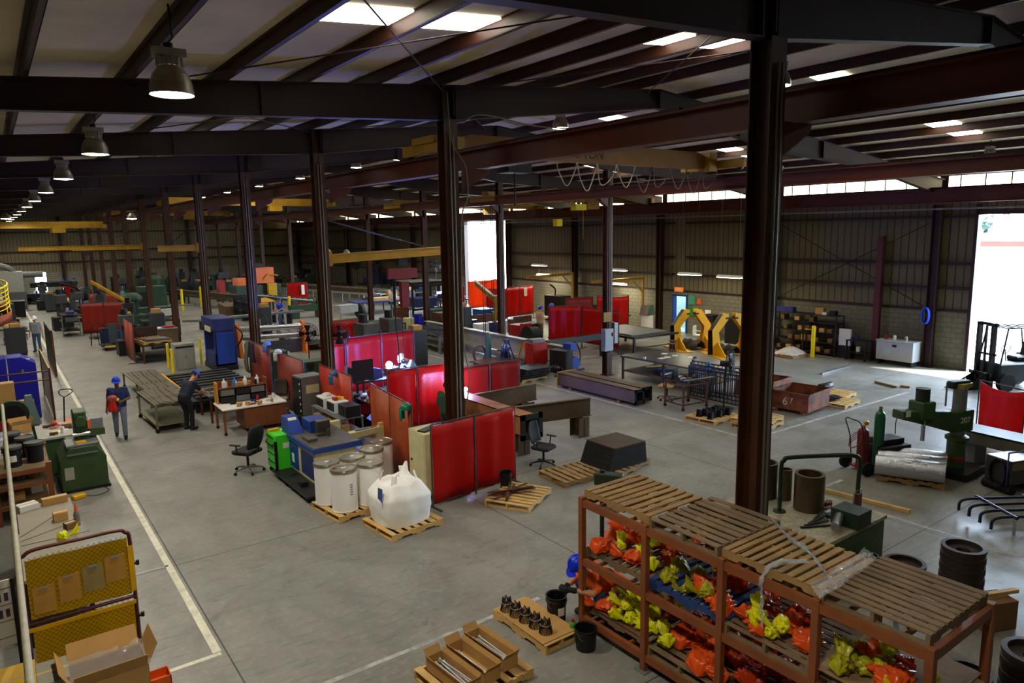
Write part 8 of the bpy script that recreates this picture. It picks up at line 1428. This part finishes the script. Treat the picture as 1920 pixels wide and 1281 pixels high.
# ---- small loose items on benches
IR = random.Random(5)
def items(n, x0, x1, y0, y1, z, where, kinds=('carton', 'can', 'rag', 'part', 'sheet')):
    for i in range(n):
        k = IR.choice(kinds); x, y = IR.uniform(x0, x1), IR.uniform(y0, y1); mt = {'carton': (CARD, WHITE, CARDD), 'can': (REDP, BLUE, WHITE, BLACK), 'rag': (WHITE, LGREY, REDP), 'part': (DARK, BARE, RUST), 'sheet': (PAPER,)}[k]; m_ = IR.choice(mt); b = B()
        if k == 'carton': b.box((0, 0, .05), (IR.uniform(.08, .2), IR.uniform(.08, .16), .1), (0, 0, IR.random()))
        elif k == 'can': b.lathe([(0, 0), (.04, 0), (.04, .13), (.02, .15), (0, .15)], n=12)
        elif k == 'rag': b.sheet(lambda u, v: ((u-.5)*.2, (v-.5)*.16, .01+.05*abs(nz(u*5, v*5, i))*math.sin(u*PI)), 8, 8)
        elif k == 'part': b.cyl((-.08, 0, .035), (.09, .02, .035), .035); b.box((0, 0, .03), (.05, .1, .06))
        else: b.box((0, 0, .002), (.28, .21, .003), (0, 0, IR.random()))
        lb = 'small %s lying %s' % ({'carton': 'carton', 'can': 'can', 'rag': 'crumpled rag', 'part': 'steel part', 'sheet': 'sheet of paper'}[k], where); o = tag(b.out({'carton': 'small_carton', 'can': 'small_can', 'rag': 'rag', 'part': 'steel_part', 'sheet': 'paper_sheet'}[k], m_), lb, {'sheet': 'paper', 'part': 'part'}.get(k, k), lb); o.location = (x, y, z)
items(12, 5.05, 6.5, 20.45, 21.1, .776, 'on the white desk top'); items(8, 5.1, 6.2, 21.25, 21.4, 1.222, 'on the hutch shelf', ('carton', 'can')); items(16, -.4, .35, 18.9, 20.5, 1.001, 'on the crowded bench behind the buckets'); items(9, .6, 1.4, 19.7, 20.95, .951, 'on the dark green bench')
items(8, 4.95, 6.0, 22.2, 23.4, .851, 'on the cluttered grey bench'); items(9, -.55, .6, 23.7, 24.5, .901, 'on the bench before the blue cabinets'); items(7, 8.9, 10.0, 20.4, 21.5, 1.001, 'on the dark welding table', ('part', 'rag')); items(8, 18.9, 20.5, 14.9, 18.6, .901, 'on the long dark shiny table', ('part', 'sheet')); items(7, 8.2, 8.8, 17.8, 19.2, .901, 'on the bench between the booths')
items(6, 17.0, 17.8, 14.2, 14.8, .881, 'on the rolling stand', ('part',)); items(8, -.3, .5, 16.8, 18.3, .801, 'on the middle board of the bucket rack', ('carton', 'rag')); items(10, 10.6, 11.2, 5.5, 7.2, .901, 'on the gritty green table', ('part',))
